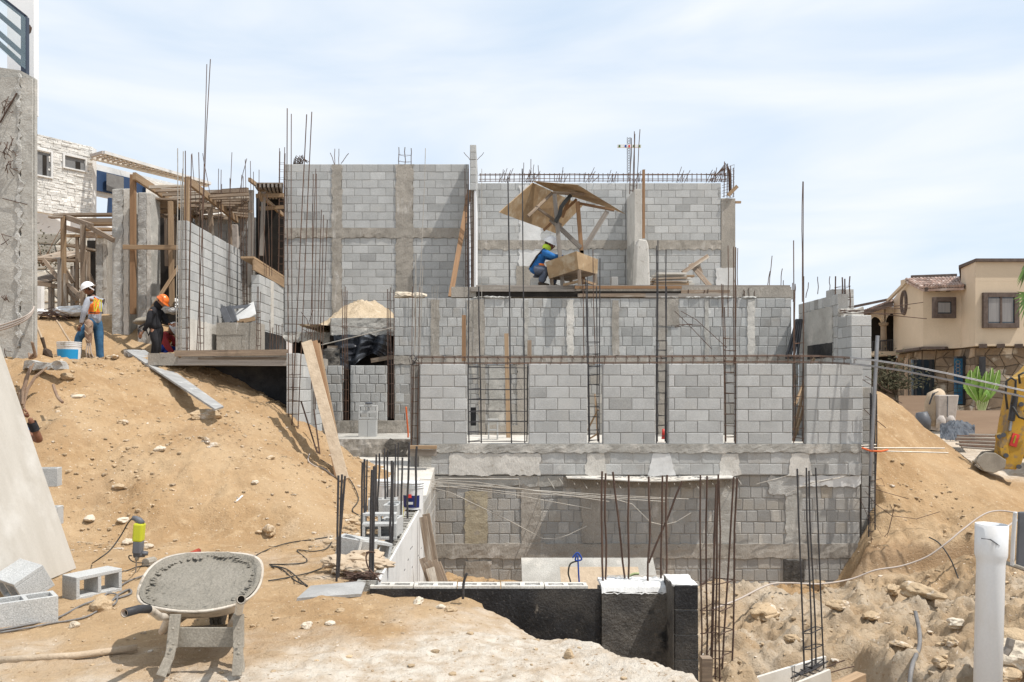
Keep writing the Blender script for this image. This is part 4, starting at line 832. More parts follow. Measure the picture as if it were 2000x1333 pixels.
# thick ribbed bars along the white wall
rsd(23)
tr = [('nearest crossing bundle left of the white wall', [(657, 1141, 661, 929, 7.1, 1), (661, 1128, 668, 927, 7.15, 1), (658, 1128, 674, 930, 7.2, 1)]),
      ('thickest bundle, standing among the torn sacks', [(722, 1136, 727, 918, 7.15, 1.25), (728, 1132, 731, 911, 7.2, 1.25)]),
      ('in the bundle left of the block pile', [(706, 1063, 708, 904, 8.7, 1), (711, 1062, 712, 897, 8.8, 1.1), (714, 1054, 717, 898, 8.9, .8)]),
      ('in the bundle just behind the block pile', [(734, 1010, 735, 888, 9.6, 1), (738, 1008, 741, 886, 9.7, 1)]),
      ('on the white wall top beside the block pile', [(763, 1072, 765, 900, 8.4, 1.15), (766, 1060, 768, 903, 8.5, 1)]),
      ('in the bundle before the buckets', [(752, 990, 751, 876, 10.2, 1), (756, 985, 757, 879, 10.3, 1), (771, 975, 772, 868, 10.5, .8), (777, 970, 778, 865, 10.8, .8)]),
      ('alone in front of the white buckets', [(783, 1006, 786, 894, 9.7, 1)]),
      ('at the far end of the white wall', [(796, 1012, 799, 865, 9.6, 1.1), (811, 990, 814, 872, 10.1, 1.2), (797, 960, 799, 880, 11, .7)])]
for lb, l in tr:
    for (a, b, c_, d_, e, k) in l:
        o = MB().mat('rebar_dark').tube(bent(P(a, b, e), P(c_, d_, e), 4, .01, a), .0105*k*(e/8)**.35, 8).build('ribbed_rebar'); tag(o, 'thick dark ribbed rebar, '+lb, 'rebar', 'thick bars along the white wall')
# block stub cages, tall bars left of centre
cage('tall rebar cage in front of the block stub, four bars rising into the sky', [(563, 880, 561, 212, 13.8), (571, 885, 569, 223, 13.7), (567, 890, 599, 224, 13.65), (580, 888, 609, 219, 13.7)], [732, 757, 783, 810, 833, 858], r=.0085, sr=.005, mat='rebar')
cage('rebar cage of six bars standing beyond the plank pair, against the big upper wall', [(608, 760, 612, 340, 15.1), (613, 800, 618, 340, 15.1), (622, 800, 632, 420, 15.2), (626, 800, 639, 430, 15.2), (601, 800, 617, 330, 15.3), (616, 800, 628, 410, 15.3)], [], r=.0075)
bars('long thin pale bar rising in front of the upper walls', [(815, 700, 831, 290, 14.8), (808, 860, 811, 500, 14.3), (820, 690, 826, 520, 14.4), (942, 860, 941, 330, 17.2), (668, 640, 672, 560, 17)], 'long thin bars in front of the upper walls', mat='wire_pale', r=.006)
cage('close set rebar cage against the broken slab, left one', [(670, 820, 668, 565, 16.6), (676, 822, 675, 560, 16.6), (680, 822, 678, 568, 16.7), (674, 820, 672, 570, 16.75)], [640, 690, 705, 722, 742, 762, 783, 805], r=.008, mat='rebar')
cage('close set rebar cage against the broken slab, right one beside the square block wall', [(757, 815, 757, 565, 16.8), (764, 818, 763, 562, 16.8), (768, 818, 769, 566, 16.9), (759, 815, 760, 570, 16.95)], [650, 690, 712, 730, 750, 770, 790], r=.008, mat='rebar_rust')
bars('thin pale bar lying slantwise across the black plastic sheeting', [(628, 674, 768, 640, 16.5)], mat='wire_pale', r=.011)
bars('thin wire stretched level past the broken slab', [(556, 632, 772, 643, 16.7)], mat='rebar', r=.004)
mb = MB().mat('rebar_rust')
for k, pts in enumerate((((588, 610), (600, 625), (603, 650), (597, 680)), ((612, 605), (600, 640), (595, 660)), ((590, 643), (608, 652), (612, 668)))):
    o = MB().mat('rebar_rust').tube([P(x, y, 17.8) for x, y in pts], .007, 5).build('bent_wire'); tag(o, 'bent rusty wire hooked over the broken slab edge beside the plank pair', 'wire', 'bent wires at the broken slab')
# cages at walls A and B
rsd(24)
cage('pale tall rebar cage left of the bright receding wall, next to the crouching worker', [(344, 690, 347, 290, 15.9), (352, 690, 353, 352, 15.9), (346, 690, 357, 330, 16.1), (354, 690, 358, 296, 16.1)], [578, 600, 620, 638, 655, 672, 688], r=.009, mat='wire_pale')
cage('dark tied rebar cage at the near edge of the bright receding wall', [(364, 690, 362, 295, 16.2), (370, 690, 372, 345, 16.2), (366, 690, 374, 302, 16.4)], [580, 600, 620, 640, 660, 680], r=.009, mat='rebar')
cage('rebar cage at the bright receding wall, two bars rising highest of all', [(384, 690, 411, 116, 15.7), (388, 690, 404, 126, 15.7), (392, 690, 388, 298, 15.9), (398, 690, 395, 380, 15.9)], [555, 576, 598, 618, 640, 655, 670, 685], r=.0085, mat='rebar')
cage('rebar cage in the slot of the bright receding wall', [(399, 650, 400, 445, 17.9), (405, 650, 406, 440, 17.9), (402, 650, 403, 430, 18.05)], [460, 490, 520, 550, 580, 610], r=.009)
bars('thin bar rising from behind the bright receding wall into the sky', [(x, y, x+dx, t, 19) for x, y, dx, t in ((434, 640, -1, 360), (427, 480, 0, 330), (431, 480, 1, 332), (445, 560, 5, 350), (449, 560, 0, 348), (448, 420, 5, 298), (470, 500, 2, 342), (475, 500, 0, 345), (482, 640, -3, 312), (494, 640, -5, 315), (500, 640, -5, 336), (506, 520, 0, 332), (520, 540, -5, 420), (526, 540, -4, 380), (531, 540, 0, 400), (385, 420, -10, 300), (515, 520, 1, 375), (466, 380, 16, 310), (410, 380, -14, 300))], 'thin bars behind the bright receding wall', mat='rebar', r=.008)
cage('black rebar cage dense with ties between the receding wall and the small capped wall', [(476, 640, 470, 430, 20), (484, 640, 481, 428, 20), (478, 640, 474, 425, 20.15), (489, 640, 486, 430, 20.15)], list(range(448, 640, 14)), r=.009)
cage('ladder like rebar cage left of the big upper wall, reaching above its top', [(543, 545, 546, 290, 20.6), (553, 545, 556, 288, 20.6), (544, 545, 547, 296, 20.75), (554, 545, 557, 300, 20.75)], [318, 332, 348, 362, 378, 392, 408, 424, 440, 455, 470, 485, 500, 515, 530], r=.010, mat='rebar')
cage('rebar cage at the small capped wall, with loose tie wires', [(500, 690, 503, 560, 17.6), (508, 690, 509, 570, 17.6), (503, 690, 505, 560, 17.75)], [610, 620, 632, 645, 660, 675], r=.008)
bars('short thin bar standing in the slab beside the small capped wall', [(x, 684, x, t, 16.5) for x, t in ((533, 640), (540, 634), (544, 636), (551, 633), (527, 625))], 'short bars beside the small capped wall', mat='rebar', r=.008)
# bars on roof lines
rsd(25)
bars('short bar end splayed above the first poured column of the big upper wall', [(653, 322, 645, 299, 20.8), (654, 322, 654, 291, 20.8), (662, 322, 662, 291, 20.8), (666, 320, 681, 300, 20.8)], 'bar ends above the first poured column', r=.009)
cage('short squat rebar cage standing above the wide poured column of the big upper wall', [(779, 322, 779, 288, 20.85), (803, 322, 803, 290, 20.85), (791, 322, 791, 288, 20.95)], [303, 316], r=.010)
bars('thin bar leaning away from the tip of the stacked block pillar', [(918, 313, 906, 298, 19.9), (932, 313, 945, 298, 19.9)], 'bars at the stacked block pillar', r=.007)
cage('dark rusty rebar bundle standing against the left side of the stacked block pillar', [(910, 575, 908, 330, 19.9), (914, 575, 912, 360, 19.8), (917, 575, 915, 330, 19.9), (921, 575, 919, 372, 19.7), (924, 575, 923, 375, 19.7)], list(range(390, 570, 12)), r=.011, mat='rebar_rust')
tg = T('rebar_tangle', 'tangled knot of dark bent rebar on the top left corner of the big upper wall', 'rebar', P(583, 320, 20.9))
mb = MB().mat('rebar'); 
for k in range(12):
    x = 573+k*1.6; mb.tube([P(x, 321, 20.9), P(x+random.uniform(0, 5), 306+random.uniform(-4, 5), 20.8), P(x+random.uniform(6, 14), 318+random.uniform(-5, 2), 20.95)], .011, 5)
mb.build('bent_bars', tg)
bm_ = T('beam_cage', 'long horizontal tied rebar beam lying on top of the upper right wall', 'rebar cage', P(1170, 356, YV+.1))
for yy, dd in ((341, 0), (350, 0), (342, .18), (354, .18)): MB().mat('rebar').tube([P(934+i*61+random.uniform(-2, 2), yy+random.uniform(-.8, .8), YV+dd) for i in range(9)], .010, 5).build('bar', bm_)
x = 938
while x < 1425:
    MB().mat('rebar').tube([P(x, 339, YV), P(x+random.uniform(-1, 1), 356, YV), P(x+1, 355, YV+.2), P(x+1, 339, YV+.2), P(x, 339, YV)], .006, 4).build('stirrup', bm_); x += random.uniform(8.5, 11)
for c_ in (975, 1023, 1028, 1085, 1140, 1185, 1240, 1320, 1380):
    for k in range(5):
        x = c_+k*4+random.uniform(-1, 1); o = MB().mat('rebar').tube([P(x, 357, YV+.05), P(x+random.uniform(2, 14), random.uniform(326, 344), YV+random.uniform(-.1, .1))], .010, 4).build('rebar'); tag(o, 'short bar end sticking up out of the tied beam on the upper right wall', 'rebar', 'bar ends on the upper right wall')
bars('bar rising vertically above the upper right wall beam near the stepped shade', [(1021, 356, 1023, 318, YV), (1036, 356, 1037, 311, YV), (1041, 356, 1043, 322, YV), (1052, 356, 1051, 323, YV)], 'vertical bars above the shade', r=.009)
cage('rusty rebar cage above the white fin, its bars rising beside the crossed mast', [(1230, 380, 1233, 270, 21.9), (1236, 375, 1239, 257, 21.9), (1243, 378, 1250, 253, 21.9), (1238, 385, 1240, 262, 22.05)], [350, 362, 373], r=.011, mat='rebar')
ct = T('rebar_tangle', 'bundle of bent rebar fanning out above the right end column of the upper wall', 'rebar', P(1420, 385, YV))
mb = MB().mat('rebar')
for k in range(7): mb.tube([P(1384+k*5, 356, YV), P(1404+k*2, 336-k*.8, YV), P(1417+k, 319+k*2, YV), P(1422+k, 326+k*2, YV), P(1424+k*.8, 382, YV+.1)], .010, 5)
for k in range(4): mb.tube([P(1414+k*6, 386, YV+.1*(k % 2)), P(1415+k*6, 316+k*4, YV+.1*(k % 2))], .013, 5)
for y in range(330, 386, 11): mb.tube([P(1410, y, YV-.05), P(1434, y-8, YV-.05), P(1434, y, YV+.15), P(1410, y+4, YV+.15)], .007, 4)
mb.build('bent_bars', ct)
mb = MB().mat('wood_new'); mb.bar(P(1422, 382, YV-.1), P(1440, 364, YV-.1), .05, .1); mb.build('timber_offcut', ct); MB().mat('wood_new').bar(P(1436, 395.5, YV), P(1447, 395.5, YV), .06, .06).build('timber_offcut', ct)
# starter bars on the middle wall and deck edge
rsd(26)
bars('thin bar standing between the front wall and the deck', [(x, y, x+dx, t, d) for x, y, dx, t, d in ((1141, 700, -3, 545, 15.5), (1163, 700, -5, 488, 15.5), (1345, 582, 0, 566, 17.3), (1376, 582, 0, 567, 17.3), (1410, 620, -1, 555, 16), (1422, 620, 0, 480, 15.6), (1437, 640, 0, 483, 15.6), (1383, 583, 0, 565, 17.3))], 'thin bars between the front wall and the deck', mat='rebar', r=.008)
bars('short stub bar at the deck edge', [(x, 582, x, t, 17.35) for x, t in ((1109, 568), (1114, 567), (1104, 569), (1195, 568), (1199, 570), (1029, 568), (1034, 570), (1452, 566), (1463, 562), (1455, 568), (1474, 568))], 'stub bars at the deck edge', mat='rebar_rust', r=.006)
bars('thin pale bar standing on the wall top beside the sand heap', [(x, 622, x+1, t, 17.2) for x, t in ((808, 545), (818, 555), (822, 560), (843, 560), (849, 556), (855, 560), (812, 520))], 'thin bars by the sand heap', mat='wire_pale', r=.005)
for k, pts in enumerate((((1318, 608), (1350, 640), (1390, 682)), ((1330, 608), (1360, 625), (1420, 680)), ((1318, 638), (1330, 634), (1370, 636)), ((1318, 640), (1345, 633), (1352, 634)))):
    o = MB().mat('rebar_rust').tube([P(x, y, 17.0-.1*i) for i, (x, y) in enumerate(pts)], .007, 5).build('bent_wire'); tag(o, 'rusty bar slanting down from the square block wall above the third and fourth slots', 'wire', 'slanting bars on the square block wall')
# bars hanging over the lower wall
rsd(27)
fn_ = [((822, 940), (1000, 955), (1200, 968), (1345, 975)), ((820, 944), (1000, 966), (1154, 994)), ((820, 938), (960, 950), (1170, 970), (1300, 975)), ((822, 948), (880, 962), (1000, 1020), (1060, 1052), (1085, 1053), (1110, 1045), (1146, 1028)), ((1205, 976), (1235, 985), (1270, 1020), (1295, 1026), (1320, 1020), (1350, 1002)), ((820, 936), (930, 942), (1190, 980)), ((826, 952), (900, 950), (1000, 962), (1300, 980))]
for k, pts in enumerate(fn_):
    o = MB().mat('wire_pale').tube([P(x, y, 13.6-.05*k) for x, y in pts], .0065, 5).build('bent_bar'); tag(o, 'long thin pale bar sagging across the front of the pit wall', 'bar', 'pale bars sagging in front of the pit wall')
for k, pts in enumerate((((846, 960), (856, 935), (1013, 936), (1015, 952)), ((876, 943), (872, 978)), ((852, 956), (820, 962), (840, 950)), ((1052, 932), (1051, 950)))):
    o = MB().mat('wire_pale').tube([P(x, y, 13.7) for x, y in pts], .011, 5).build('bent_bar'); tag(o, 'hooked pale bar under the band of the front wall near the white bucket', 'bar', 'hooked pale bars near the white bucket')
for k, x in enumerate((1070, 1092, 1115, 1134, 1160, 1182, 1200, 1240, 1262, 1290, 1310, 1340, 1352, 1366, 1385, 1412, 1440)):
    y = 934; L_ = 16 if k % 3 else 26
    o = MB().mat('wire_pale').tube([P(x, y, 14.3), P(x+L_*.5, y+L_*.8, 14.0)], .008, 5).build('bar_stub'); tag(o, 'short pale bar stub poking down out of the front wall below the plywood shelf', 'bar', 'bar stubs below the plywood shelf')
bars('thin bar slanting across the plaster patch at the right end of the pit wall', [(1478, 946, 1545, 928, 14.1), (1535, 966, 1600, 938, 14.1), (1570, 945, 1660, 930, 14.1), (1560, 952, 1640, 934, 14.1)], 'slanting bars on the plaster patch', mat='wire_pale', r=.007)
# ---------------------------------------------------------------- timber
rsd(30)
def board(label, p, q, w, h, mat='wood_old', up=None, name='plank', cat='plank', group=None, bevel=.003):
    o = MB().mat(mat).bar(p, q, w, h, up).build(name, bevel=bevel); tag(o, label, cat, group); return o
# plank pair leaning left of centre
Y = Vector((0, 1, 0))
board('pale pine plank leaning from the ground against the slab corner, front one of the pair', P(599, 668, 13.3), P(671, 938, 12.2), .17, .05, 'kraft', (0, 1, -.3), group='planks leaning by the block stub')
board('reddish brown plank leaning behind the pale one against the slab corner', P(612, 668, 13.55), P(664, 936, 12.5), .14, .06, 'wood_red', (0, 1, -.3), group='planks leaning by the block stub')
board('narrow pine edge of the planks leaning by the block stub', P(622, 672, 13.6), P(672, 932, 12.6), .05, .05, 'wood_new', (0, 1, -.3), group='planks leaning by the block stub')
for (a, b, c_, d_, e) in ((588, 784, 626, 905, 13.2), (613, 800, 627, 905, 13.3)):
    o = MB().mat('rebar_rust').tube([P(a, b, e+.3), P(c_, d_, e)], .014, 6).build('thin_pole'); tag(o, 'thin brown pole leaning on the lit side of the block stub', 'pole', 'thin poles on the block stub')
# boards on the middle wall
board('dark brown upright board against the square block wall, left of the first slot', P(906, 616, 17.1), P(906, 706, 17.0), .085, .04, 'wood_red', Y)
board('new pale upright board standing in the leftmost slot of the front wall', P(989, 652, 16.6), P(993, 860, 16.3), .085, .04, 'wood_new', Y)
board('short weathered board against the square block wall right of the tall bar', P(1034, 665, 17.1), P(1034, 700, 17.1), .085, .04, 'wood_old', Y)
board('rough plank leaning diagonally against the big upper wall', P(880, 580, 19.2), P(917, 372, 20.5), .12, .04, 'wood_red', Y)
for a in (((1162, 770), (1168, 862)), ((1147, 842), (1168, 800)), ((1150, 858), (1170, 846))):
    board('thin pale lath standing crossed in the second open slot', P(*a[0], 15.5), P(*a[1], 15.2), .03, .02, 'wood_new', Y, group='laths in the second slot')
for a in (((1553, 790), (1590, 700)), ((1551, 840), (1575, 740)), ((1550, 860), (1572, 790))):
    board('yellowish pole leaning inside the fifth open slot', P(*a[0], 15.2), P(*a[1], 15.9), .045, .045, 'wood_new', Y, group='poles in the fifth slot')
for k in range(4): 
    o = MB().mat('rebar_dark').tube([P(1536+k*7, 700, 16.6), P(1556+k*3, 625, 17.1)], .03, 8).build('steel_pipe'); tag(o, 'dark steel tube leaning in the corner where the square block wall meets the side wall', 'pipe', 'tubes leaning in the right corner')
board('short pine formwork piece clamped under the left end of the front wall', P(800, 874, 14.1), P(853, 874, 14.1), .16, .055, 'wood_new', (0, 0, 1))
board('stained short board below the pine piece at the left end of the front wall', P(800, 885, 14.15), P(853, 885, 14.15), .03, .11, 'wood_grey')
# pit planks by the white wall
for k, (a, b, c_, d_, e) in enumerate(((826, 1010, 848, 1138, 10.5), (832, 1004, 858, 1138, 10.8), (826, 1090, 846, 1138, 9.9), (834, 1098, 860, 1138, 9.8), (846, 1096, 866, 1138, 9.7), (853, 1100, 872, 1138, 9.9), (840, 1110, 850, 1138, 9.6))):
    board('weathered plank leaning in the pit against the far end of the white wall', P(a, b, e+.1), P(c_, d_+12, e), .10, .03, 'wood_old', Y, group='planks leaning in the pit')
# sheets against the pit wall
def lean(name, label, cat, xl, xr, yb, yt, d0, d1, mat, th=.02, skew=0, group=None):
    mb = MB().mat(mat); z0 = PZ(yb, d0); z1 = PZ(yt, d1); a, b = PX(xl, d0), PX(xr, d0)
    vs = [(a, d0, z0), (b, d0, z0), (b+skew, d1, z1), (a+skew, d1, z1)]; vs += [(x, y+th, z) for x, y, z in vs]
    mb.add(vs, [(0, 1, 2, 3), (7, 6, 5, 4), (0, 4, 5, 1), (1, 5, 6, 2), (2, 6, 7, 3), (3, 7, 4, 0)]); o = mb.build(name); return tag(o, label, cat, group)
lean('plywood_sheet', 'large grey sheet leaning against the pit wall behind the starter bars', 'sheet', 1021, 1290, 1160, 1090, 12.9, 13.5, 'pour_grey')
lean('plywood_sheet', 'smaller rust stained sheet leaning in front of the large grey sheet in the pit', 'sheet', 1098, 1256, 1170, 1108, 12.3, 12.7, 'kraft')
lean('plywood_sheet', 'low pale sheet at the right end of the leaning sheets in the pit', 'sheet', 1190, 1312, 1160, 1124, 12.0, 12.2, 'pour')
# deck on the upper storey
dk = T('work_deck', 'long timber and concrete work deck resting on the square block wall below the sun shade', 'deck', (2.4, 17.5, 3.6))
MB().mat('pour').box(-.8, PX(1546, 17.35), 17.36, 22.85, 3.62, 3.84).build('slab', dk)
MB().mat('pour_grey').box(PX(1420, 17.5), PX(1548, 17.5), 17.38, 17.6, PZ(583, 17.3), PZ(566, 17.4), j=.006).build('concrete_edge', dk)
yd = 17.33
for (a, b, y1, y2, m_, dd) in ((918, 1122, 565, 570, 'wood_grey', 0), (1122, 1330, 559.5, 565, 'wood_red', -.05), (1128, 1260, 574, 581, 'wood_old', -.03), (1258, 1425, 574, 582, 'wood_grey', -.02), (1330, 1425, 567, 574, 'wood_old', 0), (1000, 1125, 560, 565, 'wood_grey', .05)):
    mb = MB().mat(m_); mb.bar((PX(a, yd), yd+dd, PZ((y1+y2)/2, yd)), (PX(b, yd), yd+dd, PZ((y1+y2)/2, yd)), .05, (y2-y1)/1600*yd, val=random.uniform(.95, 1.15)); mb.build('edge_board', dk)
mb = MB().mat('dark_inside').box(PX(930, yd), PX(1330, yd), yd+.01, yd+.04, PZ(580, yd), PZ(569, yd)); mb.build('dark_gap', dk)
mb = MB().mat('wood_grey'); mb.bar((PX(930, yd), yd+.35, 3.86), (PX(1545, yd), yd+.35, 3.86), .6, .04, val=1.1); mb.build('walkway_board', dk)
mb = MB().mat('mortar_pale')
for k in range(26): mb.blob(P(random.choice((random.uniform(918, 1000), random.uniform(1290, 1480))), 582-random.uniform(0, 2), YM), random.uniform(.02, .06), seed=k, sub=1, sq=(2, 1, .5))
mb.build('mortar_crumbs', dk)['kind'] = 'stuff'
# lumber pile and crossed boards
rsd(31)
for k in range(16):
    r = k//3; y = 19.3+random.uniform(0, .5); x0 = random.uniform(1270, 1282); x1 = random.uniform(1335, 1356)
    board('weathered plank in the stack lying on the deck right of the pale fin', P(x0, 561-r*5.2, y), P(x1, 560-r*5.2+random.uniform(-1.5, 1.5), y+.1), .12, .045, random.choice(('wood_old', 'wood_new', 'plywood_pale', 'wood_old')), group='planks stacked on the deck')
board('plank propped diagonally on the deck against the upper right wall, falling to the right', P(1349, 516, 20.6), P(1391, 565, 19.8), .12, .03, 'wood_old', Y, group='crossed planks on the deck')
board('plank propped diagonally on the deck, falling to the left onto the stack', P(1383, 500, 20.6), P(1333, 533, 20), .10, .03, 'wood_old', Y, group='crossed planks on the deck')
mb = MB().mat('wood_old'); mb.add([P(1348, 518, 20.5), P(1365, 511, 20.5), P(1374, 535, 20.4), P(1348, 518, 20.53), P(1365, 511, 20.53), P(1374, 535, 20.43)], [(0, 1, 2), (5, 4, 3), (0, 3, 4, 1), (1, 4, 5, 2), (2, 5, 3, 0)]); o = mb.build('plywood_offcut'); tag(o, 'triangular plywood gusset where the crossed planks meet on the deck', 'board')
board('narrow upright pine board against the tall pale concrete fin', P(1257, 332, 21.5), P(1257, 466, 21.5), .07, .04, 'wood_red', Y)
# ---- sun shade, bench and box ---------------------------------------------------------------------------------
rsd(32); q = 18.0
cn = T('sun_shade', 'makeshift plywood sun shade on timber posts standing over the bench on the deck', 'shade', P(1110, 558, q))
def sheet4(name, pts, mat, th=.018, par=cn):
    mb = MB().mat(mat); a = [Vector(p) for p in pts]; n = (a[1]-a[0]).cross(a[2]-a[0]).normalized()*th
    k = len(a); mb.add(a+[p+n for p in a], [tuple(range(k))[::-1], tuple(range(k, 2*k))]+[(i, (i+1) % k, k+(i+1) % k, k+i) for i in range(k)]); return mb.build(name, par)
A_, E_, F_, R_ = P(1040, 357, 17.95), P(974, 415, 17.2), P(1085, 456, 19.55), P(1137, 402, 20.1)
sheet4('left_panel', [A_, E_, F_, R_], 'plywood')
sheet4('right_panel', [A_+Vector((0, 0, .03)), P(1082, 374, 18.4), P(1142, 379, 18.9), P(1200, 409, 19.2), P(1223, 419, 18.6), P(1128, 361, 17.3)], 'plywood')
up = (0, 1, 0)
for nm, p, q_, w, h, m_ in (('ridge_beam', P(1080, 377, 17.9), P(1142, 380, 17.8), .05, .085, 'wood_old'), ('rafter', P(1078, 378, 17.9), P(1031, 423, 17.3), .06, .05, 'wood_old'), ('rafter', P(1126, 390, 18.8), P(1062, 450, 18.6), .06, .05, 'wood_red'), ('rafter', P(1128, 397, 18.2), P(1200, 411, 18.1), .04, .10, 'wood_red'), ('rafter', P(1046, 404, 17.5), P(1096, 440, 17.9), .05, .05, 'wood_old'),
    ('brace', P(1075, 428, 17.8), P(1134, 484, 17.95), .10, .035, 'wood_grey'), ('brace', P(1186, 413, 18.1), P(1140, 487, 18.1), .11, .035, 'wood_grey'), ('brace', P(1112, 388, 18.4), P(1098, 425, 18.4), .07, .03, 'wood_red'),
    ('post', P(1083, 380, 17.7), P(1099, 558, 17.5), .085, .07, 'wood_grey'), ('post', P(1128, 394, 18.0), P(1136, 496, 18.0), .085, .07, 'wood_red'), ('post', P(1136, 490, 18.0), P(1140, 556, 18.0), .08, .07, 'wood_red')):
    mb = MB().mat(m_); mb.bar(p, q_, w, h, up); mb.build(nm, cn)
mb = MB().mat('cable_black'); mb.tube([P(1114, 383, 17.75), P(1104, 394, 17.6), P(1096, 405, 17.55), P(1093, 420, 17.55), P(1085, 434, 17.55)], .045, 8); mb.build('hanging_sleeve', cn)
bx = T('work_box', 'open plywood box on short legs that the seated worker leans into', 'box', P(1120, 556, 17.8))
a, b, c_, d_ = P(1066, 512, 17.5), P(1126, 491, 17.0), P(1168, 507, 17.8), P(1110, 520, 18.3)
a2, b2, c2_, d2 = P(1072, 545, 17.5), P(1130, 526, 17.0), P(1167, 536, 17.8), P(1112, 550, 18.3)
sheet4('left_side', [a, b, b2, a2], 'plywood', par=bx); sheet4('right_side', [b, c_, c2_, b2], 'plywood', par=bx); sheet4('back_side', [c_, d_, d2, c2_], 'plywood', par=bx); sheet4('far_side', [d_, a, a2, d2], 'plywood', par=bx); sheet4('bottom', [a2, b2, c2_, d2], 'wood_old', par=bx)
for x, y0, y1, dd in ((1077, 540, 558, 17.55), (1131, 527, 556, 17.05), (1163, 535, 557, 17.75), (1115, 545, 556, 18.2)): mb = MB().mat('wood_old'); mb.bar(P(x, y0, dd), P(x+1, y1, dd), .07, .06, up); mb.build('leg', bx)
mb = MB().mat('wood_new'); mb.bar(P(1140, 549, 17.2), P(1162, 556, 17.6), .05, .05); mb.bar(P(1100, 557, 17.3), P(1130, 550, 17.2), .05, .05); mb.build('rail', bx)
sb = MB().mat('pour_grey').box(*sorted((PX(1036, 17.8), PX(1056, 17.8))), 17.7, 18.0, 3.9, PZ(545, 17.8)).build('concrete_block', bevel=.01); tag(sb, 'grey block used as a stool by the worker on the deck', 'block')
o = MB().mat('block_low').box(*sorted((PX(1194, 18.5), PX(1207, 18.5))), 18.5, 18.7, 3.88, PZ(541, 18.5)).build('concrete_block', bevel=.01); tag(o, 'single dark stained block standing on the deck right of the bench', 'block')
# small crossed mast
ms = T('mast', 'thin pale lattice mast with a coloured crossbar above the upper right wall', 'mast', P(1228, 356, 40))
mb = MB().mat('steel')
for dx in (-3, 3):
    mb.tube([P(1228+dx, 358, 40), P(1228+dx, 269, 40)], .022, 4)
for k in range(18): y = 355-k*4.8; mb.tube([P(1225, y, 40), P(1231, y-4.8, 40)], .014, 3); mb.tube([P(1231, y, 40), P(1225, y-4.8, 40)], .014, 3)
mb.build('lattice', ms)
mb = MB().mat('plastic_white').bar(P(1206, 286, 39.9), P(1252, 286, 39.9), .1, .14); mb.build('crossbar', ms)
for x, m_ in ((1210, 'leaf_palm'), (1222, 'blue_trousers'), (1229, 'label_red'), (1238, 'leaf_palm'), (1249, 'leaf_palm')): MB().mat(m_).bar(P(x-1.6, 286, 39.84), P(x+1.6, 286, 39.84), .02, .12).build('coloured_lamp', ms)
# ---- left background formwork ------------------------------------------------------------------------------------
rsd(33)
def prop(x, y0, y1, d, w=.1, m_='wood_old', x2=None, par=None, lab=None, grp='timber props at the left formwork'):
    mb = MB().mat(m_); mb.bar(P(x, y0, d), P(x if x2 is None else x2, y1, d), w, w, Y); o = mb.build('timber_prop' if par is None else 'post', par, bevel=.004)
    if par is None: tag(o, lab, 'prop', grp)
s1 = T('formwork_platform', 'timber formwork platform on tall posts in front of the white house, left edge', 'formwork', P(140, 600, 20))
for (a, b, c_, d_, w, h) in (((108, 421), 20, (224, 420), 20.2, .25, .05), ((97, 424.5), 19.9, (125, 424), 19.9, .15, .05), ((130, 425), 20, (180, 442), 18.4, .08, .12), ((140, 430), 20.6, (222, 430), 20.6, .2, .05), ((150, 434), 20, (222, 433), 20, .2, .06), ((165, 438), 19.6, (222, 438), 19.6, .2, .06), ((130, 445), 21, (188, 461), 19, .06, .12), ((170, 441), 18.6, (222, 470), 17.8, .06, .1), ((130, 461), 20.5, (222, 463), 20.5, .1, .07), ((167, 448), 19, (220, 449), 19.2, .2, .05)):
    mb = MB().mat(random.choice(('wood_old', 'wood_new', 'wood_old'))); mb.bar(P(*a, b), P(*c_, d_), w, h); mb.build('board', s1)
for (x, y0, y1, d, w, m_) in ((124, 423, 612, 19.9, .10, 'wood_new'), (162, 440, 596, 18.6, .09, 'wood_old'), (151, 464, 600, 20.5, .07, 'wood_old'), (172, 492, 560, 20, .08, 'wood_old'), (116, 505, 612, 19.7, .07, 'wood_grey'), (128, 535, 612, 19.4, .09, 'wood_old')):
    prop(x, y0, y1, d, w, m_, par=s1)
s2 = T('formwork_platform', 'lower pair of sloping timber formwork platforms with braces behind the first worker', 'formwork', P(110, 610, 21.5))
for (a, b, c_, d_, w, h) in (((84, 508), 21, (150, 492), 22.5, .9, .05), ((97, 502), 21.5, (146, 505), 22, .3, .07), ((67, 507), 21, (160, 510), 21.2, .2, .06), ((68, 552), 20.8, (118, 538), 22, .7, .05), ((68, 554), 20.6, (120, 560), 20.8, .1, .09), ((115, 476), 21, (186, 490), 21.5, .2, .05), ((150, 480), 22, (186, 488), 22, .3, .05)):
    mb = MB().mat('wood_old'); mb.bar(P(*a, b), P(*c_, d_), w, h); mb.build('board', s2)
for (a, b, c_, d_) in (((85, 506), 21, (115, 546), 20.6), ((122, 515), 21, (142, 552), 21), ((155, 500), 21, (186, 560), 21), ((130, 552), 19.5, (162, 584), 18.8), ((128, 560), 20, (150, 590), 20)):
    mb = MB().mat('wood_old'); mb.bar(P(*a, b), P(*c_, d_), .08, .08, Y); mb.build('brace', s2)
for (x, y0, d) in ((98, 548, 21), (103, 560, 21.4), (141, 520, 21.8), (148, 500, 22)): prop(x, y0, 612, d, .07, 'wood_grey', par=s2)
